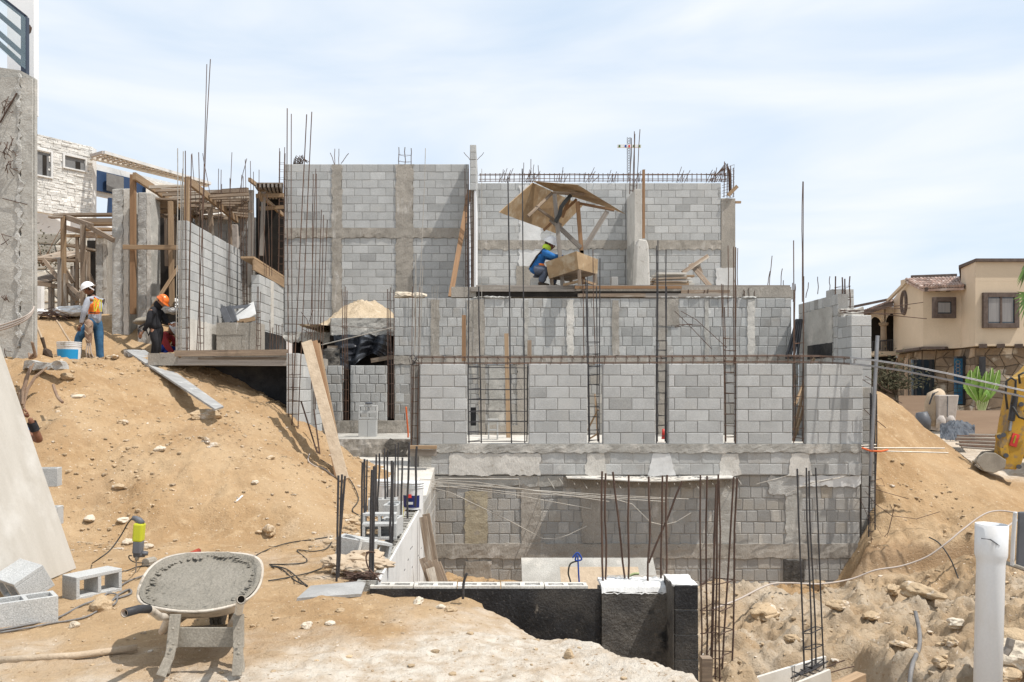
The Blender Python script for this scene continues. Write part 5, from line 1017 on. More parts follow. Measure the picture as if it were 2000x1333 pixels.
# concrete pillars
for nm, (a, b, y0, y1, d, m_), lab in (('concrete_pillar', (186, 210, 456, 615, 20.6, 'pour'), 'brown grey concrete pillar in shade under the left formwork platform'), ('concrete_pillar', (218, 254, 368, 614, 18.3, 'pour_grey'), 'broad pitted concrete pillar behind the two workers, left one'), ('concrete_pillar', (268, 297, 376, 618, 18.1, 'pour_grey'), 'broad pitted concrete pillar behind the two workers, right of the upright timber')):
    t_ = T(nm, lab, 'pillar', P((a+b)/2, y1, d), 'concrete pillars on the left')
    MB().mat(m_).box(PX(a, d), PX(b, d), d, d+.5, 2.4, PZ(y0, d), j=.01).build('shaft', t_, bevel=.03)
    strip(t_, 'rough_face', PX(a, d)+.03, PX(a+(b-a)*.6, d), 2.6, PZ(y0, d)-.03, front(d), 'mortar_pale', th=.01, jag=.03, amp=.012)
    strip(t_, 'smooth_face', PX(a+(b-a)*.66, d), PX(b, d)-.03, 2.6, PZ(y0, d)-.03, front(d), 'pour_pale', th=.008, jag=.015, amp=.006)
board('long upright timber between the two pitted concrete pillars', P(260, 342, 18.0), P(260, 614, 17.9), .11, .1, 'wood_red', Y, name='timber_prop', cat='prop')
board('level pine board nailed across the pitted concrete pillars', P(240, 483, 17.85), P(357, 484, 17.85), .04, .10, 'wood_new', name='plank')
board('upright pine timber left of the bright receding wall', P(333, 394, 18.4), P(336, 600, 18.2), .10, .08, 'wood_new', Y, name='timber_prop', cat='prop')
board('diagonal timber brace between the pillars and the bright receding wall', P(291, 612, 17.6), P(357, 510, 17.8), .08, .04, 'wood_new', Y, name='timber_brace', cat='brace')
board('upright timber rising beside the near end of the bright receding wall', P(365, 352, 17.2), P(365, 435, 17.2), .09, .08, 'wood_new', Y, name='timber_prop', cat='prop')
board('upright timber standing behind the bright receding wall', P(409, 395, 20), P(414, 460, 20), .10, .09, 'wood_old', Y, name='timber_prop', cat='prop')
board('weathered upright board beside the dark tied cage', P(491, 372, 19.6), P(488, 560, 19.6), .12, .06, 'wood_grey', Y, name='timber_prop', cat='prop', group='grey uprights at the upper left')
board('weathered upright board just left of the small capped wall', P(515, 375, 20), P(511, 500, 20), .10, .05, 'wood_grey', Y, name='timber_prop', cat='prop', group='grey uprights at the upper left')
rf = T('roof_formwork', 'large sloping timber roof formwork of joists and rafters above the bright receding wall', 'formwork', P(400, 440, 20))
def jb(a, d1, b, d2, w, h, m_='wood_old'): MB().mat(m_).bar(P(*a, d1), P(*b, d2), w, h).build('joist', rf)
jb((262, 344), 17.8, (385, 424), 21, .07, .16, 'wood_new'); jb((366, 352), 17.2, (463, 430), 21.2, .07, .15, 'wood_new')
for k in range(9):
    t_ = k/8; jb((290+t_*95, 366+t_*60), 18.4+2.6*t_, (375+t_*60, 364+t_*56), 18.8+2.6*t_, .09, .06)
for k in range(9):
    t_ = k/8; jb((408+t_*40, 384+t_*34), 18.6+2.4*t_, (486, 380+t_*44), 19+2.4*t_, .1, .06)
jb((400, 377), 20, (486, 374), 20, .2, .08); jb((330, 379), 21.5, (445, 379), 21.5, .15, .06); jb((296, 388), 20.5, (400, 386), 20.5, .3, .05); jb((390, 398), 22, (484, 396), 22, .1, .05); jb((400, 412), 22, (482, 411), 22, .15, .06); jb((380, 425), 22.4, (484, 423), 22.4, .2, .06)
rsd(35)
for k in range(16):
    x = random.uniform(300, 470); y = random.uniform(372, 425); jb((x, y), random.uniform(19, 22), (x+random.uniform(25, 60), y+random.uniform(-4, 6)), random.uniform(19, 22), .08, .06)
for k in range(8):
    x = random.uniform(300, 500); MB().mat('wood_old').bar(P(x, 388, 20.8), P(x+2, 520, 20.8), .08, .08, Y).build('prop', rf)
MB().mat('wood_old').bar(P(296, 402, 19), P(345, 404, 19.2), 1.6, .04).build('deck_sheet', rf)
MB().mat('wood_old').bar(P(345, 402, 21), P(395, 402, 21), 1.0, .04).build('deck_sheet', rf)
rf2 = T('roof_formwork', 'dark tilted timber roof formwork seen from below just left of the big upper wall', 'formwork', P(525, 380, 21))
mb = MB().mat('wood_old'); mb.add([P(498, 359, 19.6), P(553, 359, 19.6), P(553, 385, 23), P(515, 385, 23), P(498, 357, 19.6), P(553, 357, 19.6), P(553, 383, 23), P(515, 383, 23)], [(0, 1, 2, 3), (7, 6, 5, 4), (0, 4, 5, 1), (1, 5, 6, 2), (2, 6, 7, 3), (3, 7, 4, 0)]); mb.build('boarding', rf2)
for k in range(7): MB().mat('wood_grey').bar(P(500+k*8, 362, 19.6), P(516+k*6, 386, 22.6), .05, .1).build('rafter', rf2)
for a, d1, b, d2 in (((487, 351), 19.2, (530, 384), 21), ((500, 383), 20, (554, 382), 20), ((508, 408), 20.6, (554, 405), 20.6), ((512, 384), 20, (552, 420), 21.5), ((506, 376), 19.8, (512, 392), 20)): MB().mat('wood_new').bar(P(*a, d1), P(*b, d2), .06, .09).build('joist', rf2)
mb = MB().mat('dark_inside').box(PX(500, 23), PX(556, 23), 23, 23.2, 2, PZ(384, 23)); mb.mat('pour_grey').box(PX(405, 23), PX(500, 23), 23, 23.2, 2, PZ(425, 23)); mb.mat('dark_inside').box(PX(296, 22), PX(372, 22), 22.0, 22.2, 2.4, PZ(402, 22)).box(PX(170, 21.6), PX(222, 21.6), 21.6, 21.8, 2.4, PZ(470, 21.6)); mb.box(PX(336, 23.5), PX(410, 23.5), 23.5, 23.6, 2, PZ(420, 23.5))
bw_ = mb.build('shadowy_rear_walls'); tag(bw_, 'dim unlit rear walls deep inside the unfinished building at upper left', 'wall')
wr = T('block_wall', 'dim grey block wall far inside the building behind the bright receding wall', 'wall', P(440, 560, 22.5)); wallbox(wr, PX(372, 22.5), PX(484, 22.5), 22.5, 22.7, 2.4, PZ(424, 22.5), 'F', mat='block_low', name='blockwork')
o = MB().mat('wrap_grey').box(PX(447, 22.4), PX(466, 22.4), 22.3, 22.48, 2.4, PZ(440, 22.4)).build('concrete_pillar', bevel=.02); tag(o, 'smooth grey poured pillar in the dim rear wall', 'pillar', 'concrete pillars on the left')
# debris on the low wall
rsd(34)
db = T('window_frame', 'dark grey steel frame pieces leaning over a white sheet on the low wall', 'frame', P(465, 632, 18.2))
for a, b, w in (((435, 602), (448, 632), .14), ((446, 600), (458, 630), .14), ((453, 602), (462, 630), .06)): MB().mat('tool_grey').bar(P(*a, 18.3), P(*b, 18.0), w, .05, Y).build('frame_leg', db)
MB().mat('tool_grey').bar(P(442, 602, 18.3), P(498, 597, 18.6), .05, .07).build('frame_rail', db)
MB().mat('plastic_white').bar(P(480, 626, 18.1), P(476, 601, 18.6), .52, .02, Y).build('white_sheet', db)
for k, (a, b) in enumerate((((463, 630), (478, 627)), ((476, 629), (498, 624)), ((468, 627), (498, 622)))): board('small pine offcut on the low wall beside the steel frame', P(*a, 18.0), P(*b, 18.05), .1, .06, 'wood_new', group='pine offcuts on the low wall')
# ---------------------------------------------------------------- foreground things
rsd(40)
G = lambda px, d: zg(PX(px, d), d)
def gp(px, py, lo=3.0, hi=25.):            # where the view line through a photo point meets the ground
    d = lo
    while d < hi:
        if PZ(py, d) <= zg(PX(px, d), d): return P(px, py, d)
        d += .03
    return P(px, py, hi)
# wheelbarrow -------------------------------------------------------------------------------------------
B0 = P(385, 1325, 4.8); B0.z = 0
wbw = T('wheelbarrow', 'battered pale wheelbarrow brimful of wet concrete standing in the foreground dirt', 'wheelbarrow', B0)
ang = R(11); fx = Vector((math.cos(ang+R(90)), math.sin(ang+R(90)), 0)); sx_ = Vector((math.cos(ang), math.sin(ang), 0))
def bl(s, f, z): return B0+sx_*(s-.05)+fx*f+Vector((0, 0, z))
def superell(t, a, b, n=2.5):
    c, s_ = math.cos(t), math.sin(t); return a*abs(c)**(2/n)*(1 if c > 0 else -1), b*abs(s_)**(2/n)*(1 if s_ > 0 else -1)
def rimz(f): return .375+.185*(f-.13)/.84
mb = MB().mat('tray_paint'); NN = 48; vs = []
prof = [(.365, .405, .0, .55, -.012), (.382, .42, .0, .55, 0), (.384, .422, .0, .55, -.016), (.352, .375, .25, .56, 0), (.30, .31, .6, .585, 0), (.245, .23, .95, .62, 0), (.22, .20, 1.0, .625, 0)]
for (a, b, t, cf, dz) in prof:
    for k in range(NN):
        th = 2*math.pi*k/NN; s_, f_ = superell(th, a, b); zr_ = rimz(.55+f_*.42/b); zb2 = .245+.03*f_; z_ = zr_*(1-t)+zb2*t+dz
        z_ += .010*math.sin(3*th+.6)*(1-t)-.018*math.exp(-((th-4.75)/.35)**2)*(1-t)
        vs.append(bl(s_, cf+f_, z_))
fs = [(i*NN+k, i*NN+(k+1) % NN, (i+1)*NN+(k+1) % NN, (i+1)*NN+k) for i in range(len(prof)-1) for k in range(NN)]
fs.append(tuple((len(prof)-1)*NN+k for k in range(NN))); mb.add(vs, fs); mb.build('tray', wbw, smooth=True)
mb = MB().mat('wet_concrete'); vs = []; nr = 40
for i in range(nr+1):
    t = i/nr
    for k in range(NN):
        th = 2*math.pi*k/NN; s_, f_ = superell(th, .366*t, .404*t); z_ = rimz(.55+f_*.42/.405)-.004+(.010*math.sin(3*th+.6)-.018*math.exp(-((th-4.75)/.35)**2))*t
        ex3 = sst(t, .80, .90)*(1-sst(t, .93, 1.))
        z_ += -.030*(1-sst(t, .84, .97))+ex3*(.034*abs(mnoise.noise(Vector((th*3, t*30, 2))))+.012*mnoise.noise(Vector((s_*40, f_*40, 5))))+(t < .97)*(.006*mnoise.noise(Vector((s_*9, f_*9, 0)))+.004*mnoise.noise(Vector((s_*36, f_*36, 0))))
        vs.append(bl(s_, .55+f_, z_))
fs = [(i*NN+k, i*NN+(k+1) % NN, (i+1)*NN+(k+1) % NN, (i+1)*NN+k) for i in range(nr) for k in range(NN)]
mb.add(vs, fs)
rsd(48)
for k in range(150):
    a = random.choice((random.uniform(-.4, 3.6), random.uniform(0, 6.28))); t = random.uniform(.82, .955); s_, f_ = superell(a, .366*t, .404*t)
    mb.blob(bl(s_, .55+f_, rimz(.55+f_*.42/.405)-.020), random.uniform(.006, .014), seed=k, sub=2, sq=(1.8, 1, .5), amp=.4, rot=a, fr=2)
co_ = mb.build('wet_concrete', wbw, smooth=True); co_['label'] = 'wet grey concrete filling the tray to the rim'
hl = [bl(-.20, .75, .19), bl(-.20, .3, .20), P(330, 1206, 4.95), P(312, 1205, 4.85), P(300, 1196, 4.78), P(290, 1190, 4.72), P(272, 1190, 4.62), P(243, 1198, 4.5)]
hr = [bl(.20, .75, .19), bl(.20, .3, .20), P(466, 1198, 4.9), P(468, 1186, 4.75), P(470, 1172, 4.45), P(471, 1171, 4.35)]
for pts, n_g in ((hl, 3), (hr, 2)):
    MB().mat('tray_paint').tube(pts, .021, 14, cap=False).build('handle_tube', wbw, smooth=True, solid=.004)
    MB().mat('black_plastic' if n_g == 3 else 'dirt_metal').tube([v+(0*v) for v in pts[-n_g:]], .0228, 14, cap=False).build('grip', wbw, smooth=True, solid=.003)
    MB().mat('dark_inside').tube([pts[-1]+(pts[-2]-pts[-1]).normalized()*.03, pts[-1]+(pts[-2]-pts[-1]).normalized()*.035], .0195, 12).build('tube_end', wbw)
for (xt, xm, xb) in ((343, 336, 314), (466, 466, 462)):
    mb = MB().mat('dirt_metal'); dq = 4.83
    mb.bar(P(xt, 1200, dq+.05), P(xm, 1266, dq), .062, .04, fx); mb.bar(P(xm, 1262, dq-.004), P(xm*.7+xb*.3, 1290, dq-.03), .054, .03, fx); mb.bar(P(xm*.7+xb*.3, 1287, dq-.03), P(xb, 1321, dq-.07), .056, .03, fx)
    mb.bar(P(xm+3, 1262, dq+.14), P(xb+14, 1318, dq+.05), .02, .05, fx); mb.bar(P(xt-2, 1202, dq+.2), P(xm+3, 1262, dq+.14), .012, .05, fx)
    for y in (1228, 1258, 1276): mb.lathe(P(xm+(2 if y < 1262 else -6)*(xt < 400), y, dq-.03), [(0, 0), (.009, 0), (.009, .006), (0, .009)], 8, ax=-fx)
    mb.build('leg', wbw, bevel=.004)
mb = MB().mat('dirt_metal'); mb.bar(P(330, 1245, 4.88), P(460, 1245, 4.88), .012, .118, (0, 0, 1)); mb.build('leg_plate', wbw, bevel=.004)
mb = MB().mat('dirt_metal'); mb.bar(bl(-.2, .32, .19), bl(-.06, 1.12, .17), .03, .03); mb.bar(bl(.2, .32, .19), bl(.12, 1.12, .17), .03, .03)
mb.bar(bl(-.2, .45, .165), bl(.2, .45, .165), .05, .02); mb.build('frame', wbw)
mb = MB().mat('tyre'); c = bl(.03, 1.10, .165)
mb.lathe(c, [(.09, -.045), (.13, -.052), (.158, -.04), (.168, 0), (.158, .04), (.13, .052), (.09, .045)], 32, ax=sx_); w_ = mb.build('wheel', wbw, smooth=True)
mb = MB().mat('tyre')
for k in range(26):
    a = 2*math.pi*k/26
    for dx in (-.03, 0, .03): q_ = c+sx_*dx+(fx*math.cos(a+dx*4)+Vector((0, 0, 1))*math.sin(a+dx*4))*.166; mb.box(q_.x-.011, q_.x+.011, q_.y-.012, q_.y+.012, q_.z-.012, q_.z+.012)
o = mb.build('tread', wbw, bevel=.002); o.parent = w_
mb = MB().mat('tray_paint'); mb.lathe(c, [(0, -.03), (.088, -.03), (.095, 0), (.088, .03), (0, .03)], 20, ax=sx_); o = mb.build('rim', wbw, smooth=True); o.parent = w_
for o in w_.children: o.location = Vector(o.location)-Vector(w_.location)
# concrete blocks --------------------------------------------------------------------------------------
def hollow(label, c, rot, tilt=None, lx=.40, ly=.15, lz=.20, t=.03, ax=0, group='loose grey blocks', mat='block'):
    """hollow block, cores open along its local z; three webs; at base centre c"""
    mb = MB().mat(mat); h = Vector((lx/2, ly/2, lz/2))
    cells = [(-h.x+t, -t*.5), (t*.5, h.x-t)]
    # walls as joined boxes (outer shell)
    def bxs(x0, x1, y0, y1): mb.box(x0, x1, y0, y1, -h.z, h.z)
    bxs(-h.x, h.x, -h.y, -h.y+t); bxs(-h.x, h.x, h.y-t, h.y)
    for x0, x1 in ((-h.x, -h.x+t), (-t*.5, t*.5), (h.x-t, h.x)): bxs(x0, x1, -h.y+t, h.y-t)
    rng_ = (random.uniform(-20, 20), random.uniform(-20, 20), random.uniform(-20, 20))
    mb.lc = [tuple(a+b for a, b in zip(q, rng_)) for q in mb.lc]
    o = mb.build('concrete_block', bevel=.004)
    # recentre on its middle
    o.data.transform(Matrix.Translation(Vector((0, 0, -lz/2))))
    o.location = c; o.rotation_euler = rot; tag(o, label, 'block', group); return o
g = gp(175, 1162); 
hollow('grey hollow block on its side, open cores facing right, between plywood and wheelbarrow', (g.x+.0, g.y+.05, .095), (R(90), 0, R(58)), lx=.40, ly=.19, lz=.20)
hollow('grey hollow block in the lower left corner, its two cores open upward', (PX(32, 5.75), 5.85, .10), (0, 0, R(38)), lx=.40, ly=.2, lz=.21)
hollow('large grey block tilted against its neighbour at the far left below the plywood', (PX(38, 6.35), 6.4, .19), (R(-62), R(0), R(-38)), lx=.40, ly=.2, lz=.24)
for (a, b, d, rz, lb) in ((100, 968, 8.9, 10, 'upper grey block half hidden behind the leaning plywood'), (103, 1000, 8.9, 5, 'lower grey block half hidden behind the leaning plywood'),):
    hollow(lb, (PX(a-22, d), d, PZ(b, d)+(.20 if b < 1000 else -.04)), (0, 0, R(rz)), lx=.4, ly=.15, lz=.2)
hollow('grey block end peeping out low behind the plywood edge', (PX(96, 8.8), 8.7, PZ(1010, 8.8)), (R(90), 0, 0), lx=.2, ly=.2, lz=.15)
# plywood sheet leaning at the left
mb = MB().mat('plywood_pale'); C1 = P(149, 1108, 7.75); C2 = P(84, 1139, 7.1)
C1.z = zg(C1.x, C1.y)+.005; C2.z = zg(C2.x, C2.y)+.005
T1 = P(-12, 640, 7.2); dv = (T1-C1); dv = dv.normalized()*2.44; wv_ = (C2-C1).normalized()*1.22
nx_ = 10; n_ = wv_.cross(dv).normalized()*.016
vs = []; W2 = []
for th in (0, 1):
    for j in range(21):
        for i in range(9):
            u, v = i/8, j/20; q = C1+wv_*u+dv*v+n_*(th+.8*math.sin(v*3)*math.sin(u*3)); vs.append(q); W2.append((u*1.22, v*2.44, th*.1))
fs = []
for th in (0, 1):
    k0 = th*189
    for j in range(20):
        for i in range(8):
            f = (k0+j*9+i, k0+j*9+i+1, k0+(j+1)*9+i+1, k0+(j+1)*9+i); fs.append(f if th else f[::-1])
ringi = [i for i in range(9)]+[j*9+8 for j in range(1, 21)]+[180+i for i in range(7, -1, -1)]+[j*9 for j in range(19, 0, -1)]
for i in range(len(ringi)):
    a_, b_ = ringi[i], ringi[(i+1) % len(ringi)]; fs.append((a_, b_, b_+189, a_+189))
mb.add(vs, fs, W2); o = mb.build('plywood_sheet'); tag(o, 'tall pale plywood sheet leaning at the far left, gripped by a hand at its edge', 'sheet')
# drill standing on its bit
dl = T('demolition_drill', 'yellow and grey power drill standing upright on its bit left of the wheelbarrow', 'power tool', P(268, 1118, 7.2))
D = 7.2
def dp(x, y, dd=0): return P(x, y, D+dd)
mb = MB().mat('neon_tool'); mb.bar(dp(270, 1058), dp(273, 1022), .085, .085, (0, 1, 0)); mb.build('motor_housing', dl, bevel=.015)
mb = MB().mat('tool_grey'); mb.bar(dp(269, 1082), dp(271, 1056), .078, .08, (0, 1, 0)); mb.build('gear_housing', dl, bevel=.015)
mb = MB().mat('tool_grey'); mb.tube([dp(277, 1024), dp(272, 1017), dp(265, 1013), dp(259, 1012)], .024, 10, rs=[.034, .03, .024, .02]); mb.build('rear_handle', dl, smooth=True)
mb = MB().mat('tool_grey'); mb.tube([dp(262, 1084), dp(282, 1083)], .026, 10); mb.tube([dp(282, 1084), dp(283, 1078)], .03, 10); mb.build('side_handle', dl, smooth=True)
mb = MB().mat('dirt_metal'); mb.tube([dp(268, 1086), dp(267, 1095)], .018, 10, rs=[.022, .016]); mb.build('chuck', dl, smooth=True)
mb = MB().mat('steel'); mb.tube([dp(266.5, 1095), dp(265, 1119)], .006, 6); mb.build('bit', dl)
mb = MB().mat('dirt_metal'); mb.tube([dp(262, 1012), dp(273, 1020)], .03, 8, rs=[.018, .03]); mb.build('dusty_collar', dl)
def cable(label, pts, mat, r, name='cable', lift=.012, cat='cable', group=None, dens=6, snap=True):
    ps = []
    for i, q_ in enumerate(pts):
        if len(q_) == 3: ps.append(P(*q_))
        else: v = gp(*q_); v.z = zg(v.x, v.y)+lift; ps.append(v)
    out = []
    for i in range(len(ps)-1):
        a, b, c_, d_ = ps[max(i-1, 0)], ps[i], ps[i+1], ps[min(i+2, len(ps)-1)]
        for k in range(dens):
            t = k/dens; q_ = .5*((2*b)+(-a+c_)*t+(2*a-5*b+4*c_-d_)*t*t+(-a+3*b-3*c_+d_)*t*t*t)
            out.append(q_)
    out.append(ps[-1]); o = MB().mat(mat).tube(out, r, 7).build(name, smooth=True); tag(o, label, cat, group); return o
cable('black power cord hanging from the drill handle down to the dirt behind the grey block', [(259, 1012, 7.2), (250, 1022, 7.2), (235, 1048, 7.2), (215, 1075, 7.1), (193, 1092, 7.0), (180, 1104)], 'cable_black', .006)
cable('black cord looping round the foot of the drill', [(225, 1124), (250, 1117), (270, 1110), (300, 1109)], 'cable_black', .006)
cable('small black loop of cord at the drill chuck', [(280, 1103), (262, 1098, 7.2), (253, 1092, 7.2), (252, 1086, 7.2), (258, 1086, 7.2)], 'cable_black', .005)
cable('grey extension cord running from the lower left corner past the rock to the wheelbarrow', [(0, 1238), (50, 1228), (110, 1212), (160, 1187), (190, 1175), (225, 1155), (250, 1140), (283, 1128)], 'cable_grey', .008)
cable('second grey cord with a faded red stretch below the first one', [(0, 1240), (60, 1232), (100, 1222), (135, 1218), (170, 1210), (200, 1195), (225, 1183), (228, 1166), (210, 1164), (205, 1168)], 'cable_grey', .007)
cable('knotted grey plug joint in the cords left of the wheelbarrow', [(190, 1190), (215, 1180), (232, 1166), (252, 1158), (256, 1163), (240, 1170), (225, 1172)], 'cable_grey', .009)
cable('dark cord curling across the dirt right of the wheelbarrow, upper one', [(495, 1092), (520, 1078), (560, 1064), (610, 1058), (640, 1052)], 'cable_black', .006, group=None)
cable('dark cord forming a loop on the dirt behind the wheelbarrow', [(526, 1106), (580, 1104), (600, 1098), (580, 1078), (610, 1080), (636, 1076), (648, 1062)], 'cable_black', .006)
cable('dark cord tangle between the wheelbarrow and the thick rebars', [(528, 1108), (560, 1115), (590, 1140), (600, 1148), (575, 1140), (550, 1115), (530, 1110)], 'cable_black', .006)
cable('dark cord stretching from the wheelbarrow toward the white wall', [(524, 1138), (560, 1132), (610, 1120), (660, 1100)], 'cable_black', .006)
cable('thin dark cord on the sandy slope below the plank pair', [(626, 900), (650, 915), (680, 935), (700, 975), (688, 1000), (705, 1010)], 'cable_black', .008)
cable('pale cable lying at the foot of the block stub', [(605, 890), (602, 905), (615, 912), (632, 918), (655, 935)], 'hose_pale', .01)
cable('rust brown coil of tie wire hanging from the thick rebar bundle', [(715, 1080, 7.0), (722, 1078, 7.0), (732, 1080, 7.0), (722, 1078, 7), (715, 1088, 7.0), (720, 1110, 7.0), (735, 1125, 7), (742, 1136, 6.95)], 'rebar_rust', .007, name='tie_wire', cat='wire')
tw_ = T('tie_wire_heap', 'small heap of rusty tie wire at the near end of the white wall', 'wire', gp(708, 1136))
rsd(41); base = gp(708, 1140)
for k in range(14): MB().mat('rebar_rust').tube([base+Vector((random.uniform(-.18, .18), random.uniform(-.1, .1), random.uniform(.02, .10))) for _ in range(4)], .006, 4).build('wire', tw_)
for k, (a, b, rr) in enumerate(((712, 1128, .10), (716, 1132, .12))):
    pass
# sacks, blocks, buckets by the white wall
sk_ = T('paper_sack', 'torn crumpled brown paper cement sacks lying beside the thick rebars', 'sack', gp(705, 1120))
rsd(42)
for k, (a, b, d, s_) in enumerate(((690, 1098, 7.6, .20), (712, 1090, 7.7, .19), (700, 1112, 7.4, .17), (733, 1102, 7.5, .13), (680, 1112, 7.5, .13))):
    v = P(a, b, d); v.z = max(v.z, .05); o = MB().mat('kraft').blob(v, s_, seed=k*3+1, sub=4, sq=(1.25, .8, .36), amp=.42, fr=1.9, rot=k).build('sack', sk_)
for (a, b, d, rot, lb) in ((697, 1074, 7.95, (0, R(8), R(-12)), 'pale solid block lying flat on the sacks, left one'), (724, 1076, 8.0, (R(90), R(14), R(35)), 'grey hollow block tipped on the white wall just right of the sacks'),
    (742, 1040, 8.7, (R(90), 0, R(4)), 'grey block at the bottom of the block pile on the white wall'), (742, 1021, 8.8, (R(90), 0, R(0)), 'grey block on top of the block pile on the white wall'), (764, 1032, 8.95, (0, 0, R(80)), 'grey block standing on end at the right of the block pile'),
    (748, 992, 10.2, (0, 0, R(5)), 'grey block behind the block pile near the white buckets'), (768, 1002, 9.7, (0, 0, R(85)), 'hollow block with open cores up between the pile and the buckets')):
    v = P(a, b, d); v.z = max(v.z, .0)+.02; hollow(lb, v, rot, lx=.36, ly=.17, lz=.19 if b != 1021 else .12, group='blocks along the white wall')
def bucket(label, c, r, h, bands, lid=False, tilt=0, handle=False):
    t = T('bucket', label, 'bucket', c); c = Vector(c)
    for (z0, z1, mt) in bands:
        r0 = r*(.88+.12*z0); r1 = r*(.88+.12*z1)
        mb = MB().mat(mt); mb.lathe(c, [(r0, z0*h), (r1, z1*h)], 28) if False else None
        vs = []; n = 28
        for (rr, z) in ((r0, z0*h), (r1, z1*h)):
            for j in range(n): a = 2*math.pi*j/n; vs.append(c+Vector((rr*math.cos(a), rr*math.sin(a), z)))
        mb.add(vs, [(j, (j+1) % n, n+(j+1) % n, n+j) for j in range(n)]); mb.build({'plastic_white': 'body', 'dirt_metal': 'body'}.get(mt, 'label'), t, smooth=True)
    mb = MB().mat('plastic_white')
    for zz in (.80, .88, .97): mb.lathe(c, [(r*(.88+.12*zz)-.004, (zz-.012)*h), (r*(.88+.12*zz)+.007, (zz-.01)*h), (r*(.88+.12*zz)+.007, (zz+.01)*h), (r*(.88+.12*zz)-.004, (zz+.012)*h)], 28)
    mb.build('rim', t, smooth=True)
    mb = MB().mat('mortar'); mb.lathe(c, [(0, h*.82), (r*.95, h*.83)], 20, closed=True); mb.build('inner_fill', t)
    return t
D = 16.2; c = P(135, 711, D)
bk1 = bucket('big white bucket with a blue label at the feet of the worker in jeans', (c.x, D, PZ(712, D)), .225, .44, [(0, 1, 'plastic_white')])
# wavy blue label as a patch wrapped round the bucket
mb = MB().mat('label_blue'); vs = []; nl = 24
for j in range(13):
    for i in range(nl+1):
        a = R(195+i/nl*150); u = i/nl; zlo = .34-.30*(u**1.6)*.95+.02*math.sin(u*3); z = .44*(zlo+(.66-zlo)*j/12); rr = .225*(.88+.12*z/.44)+.003
        vs.append(Vector((c.x, D, PZ(712, D)))+Vector((rr*math.cos(a), rr*math.sin(a), z)))
mb.add(vs, [(j*(nl+1)+i, j*(nl+1)+i+1, (j+1)*(nl+1)+i+1, (j+1)*(nl+1)+i) for j in range(12) for i in range(nl)]); mb.build('label', bk1, smooth=True)
mb = MB().mat('tool_grey')
for zz in (.10, .15, .2, .25, .3): 
    pts = [Vector((c.x, D, PZ(712, D)))+Vector((.218*math.cos(R(a)), .218*math.sin(R(a)), zz*.8)) for a in (205, 212, 219, 225)]; mb.tube(pts, .003, 4)
mb.build('small_print', bk1)
D = 15.6; c = P(258, 714, D); bk2 = bucket('small dirty white bucket under the end of the grey scaffold board', (c.x, D, PZ(715, D)), .145, .30, [(0, 1, 'plastic_white')])
strip(bk2, 'grime', 0, .12, 0, .22, lambda u, v, d: (c.x-.10+u, D-.133-d+.03*(abs(u-.1)), PZ(715, D)+v+.02), 'wood_grey', th=.004, jag=.03)
D = 11.0; c = P(806, 1000, D); zb_ = .08
bk3 = bucket('white bucket with a dark blue label at the far end of the white wall', (PX(806, D), D, zb_), .15, .36, [(0, 1, 'plastic_white')])
mb = MB().mat('label_navy'); vs = []
for j in range(2):
    for i in range(nl+1): a = R(215+i/nl*100); rr = .15*(.88+.12*(.1+.45*j))+.003; vs.append(Vector((PX(806, D), D, zb_+.36*(.08+.45*j)))+Vector((rr*math.cos(a), rr*math.sin(a), 0)))
mb.add(vs, [(i, i+1, nl+2+i, nl+1+i) for i in range(nl)]); mb.build('label', bk3, smooth=True)
MB().mat('label_red').bar(P(800, 973, 10.84), P(800, 966, 10.84), .05, .004, Y).build('label_mark', bk3); MB().mat('plastic_white').bar(P(800, 986, 10.84), P(800, 981, 10.84), .09, .004, Y).build('label_mark', bk3)
bucket('white bucket left of the labelled bucket stack, behind the upright bars', (PX(784, 11.2), 11.2, .06), .14, .35, [(0, 1, 'plastic_white')])
bucket('grey and white bucket behind the dark rebars at the far end of the white wall', (PX(752, 11.4), 11.4, .08), .14, .34, [(0, 1, 'plastic_white')])
hollow('yellow and grey carton shaped block between the buckets', (PX(780, 10.6), 10.5, .1), (0, 0, .2), lx=.12, ly=.1, lz=.18, mat='neon_tool', group=None)['category'] = 'carton'
# boards on the ground
def slab_board(label, quad, mat, th, name='board', cat='board'):
    vs = [Vector(q_) for q_ in quad]; n = (vs[1]-vs[0]).cross(vs[3]-vs[0]).normalized()
    if n.z > 0: n = -n
    mb = MB().mat(mat); ax = (vs[1]-vs[0]); mb.add(vs+[v+n*th for v in vs], [(0, 1, 2, 3), (7, 6, 5, 4), (0, 4, 5, 1), (1, 5, 6, 2), (2, 6, 7, 3), (3, 7, 4, 0)]); o = mb.build(name); tag(o, label, cat); return o
slab_board('grey cement stained board lying on the dirt in front of the thick rebars', [gp(580, 1176)+Vector((0, 0, .03)), gp(706, 1167)+Vector((0, 0, .03)), gp(716, 1148)+Vector((0, 0, .06)), gp(607, 1156)+Vector((0, 0, .05))], 'sheet_steel', .025)
slab_board('long grey scaffold board sloping down the sandy hill from the small bucket', [P(247, 685, 15.3), P(283, 684, 15.9), P(437, 794, 12.55), P(420, 799, 12.25)], 'sheet_steel', .03)
o = MB().mat('kraft').tube([gp(-10, 1300)+Vector((0, 0, .03)), gp(150, 1290)+Vector((0, 0, .03)), gp(268, 1276)+Vector((0, 0, .035))], .022, 10).build('wooden_pole', smooth=True); tag(o, 'smooth tan pole lying on the dirt in the lower left corner', 'pole')
o = MB().mat('red_tool').tube([gp(368, 1087)+Vector((0, 0, .02)), gp(388, 1082)+Vector((0, 0, .03))], .025, 8, rs=[.018, .03]).build('red_tool', smooth=True); tag(o, 'small red tool on the dirt just behind the wheelbarrow', 'tool')
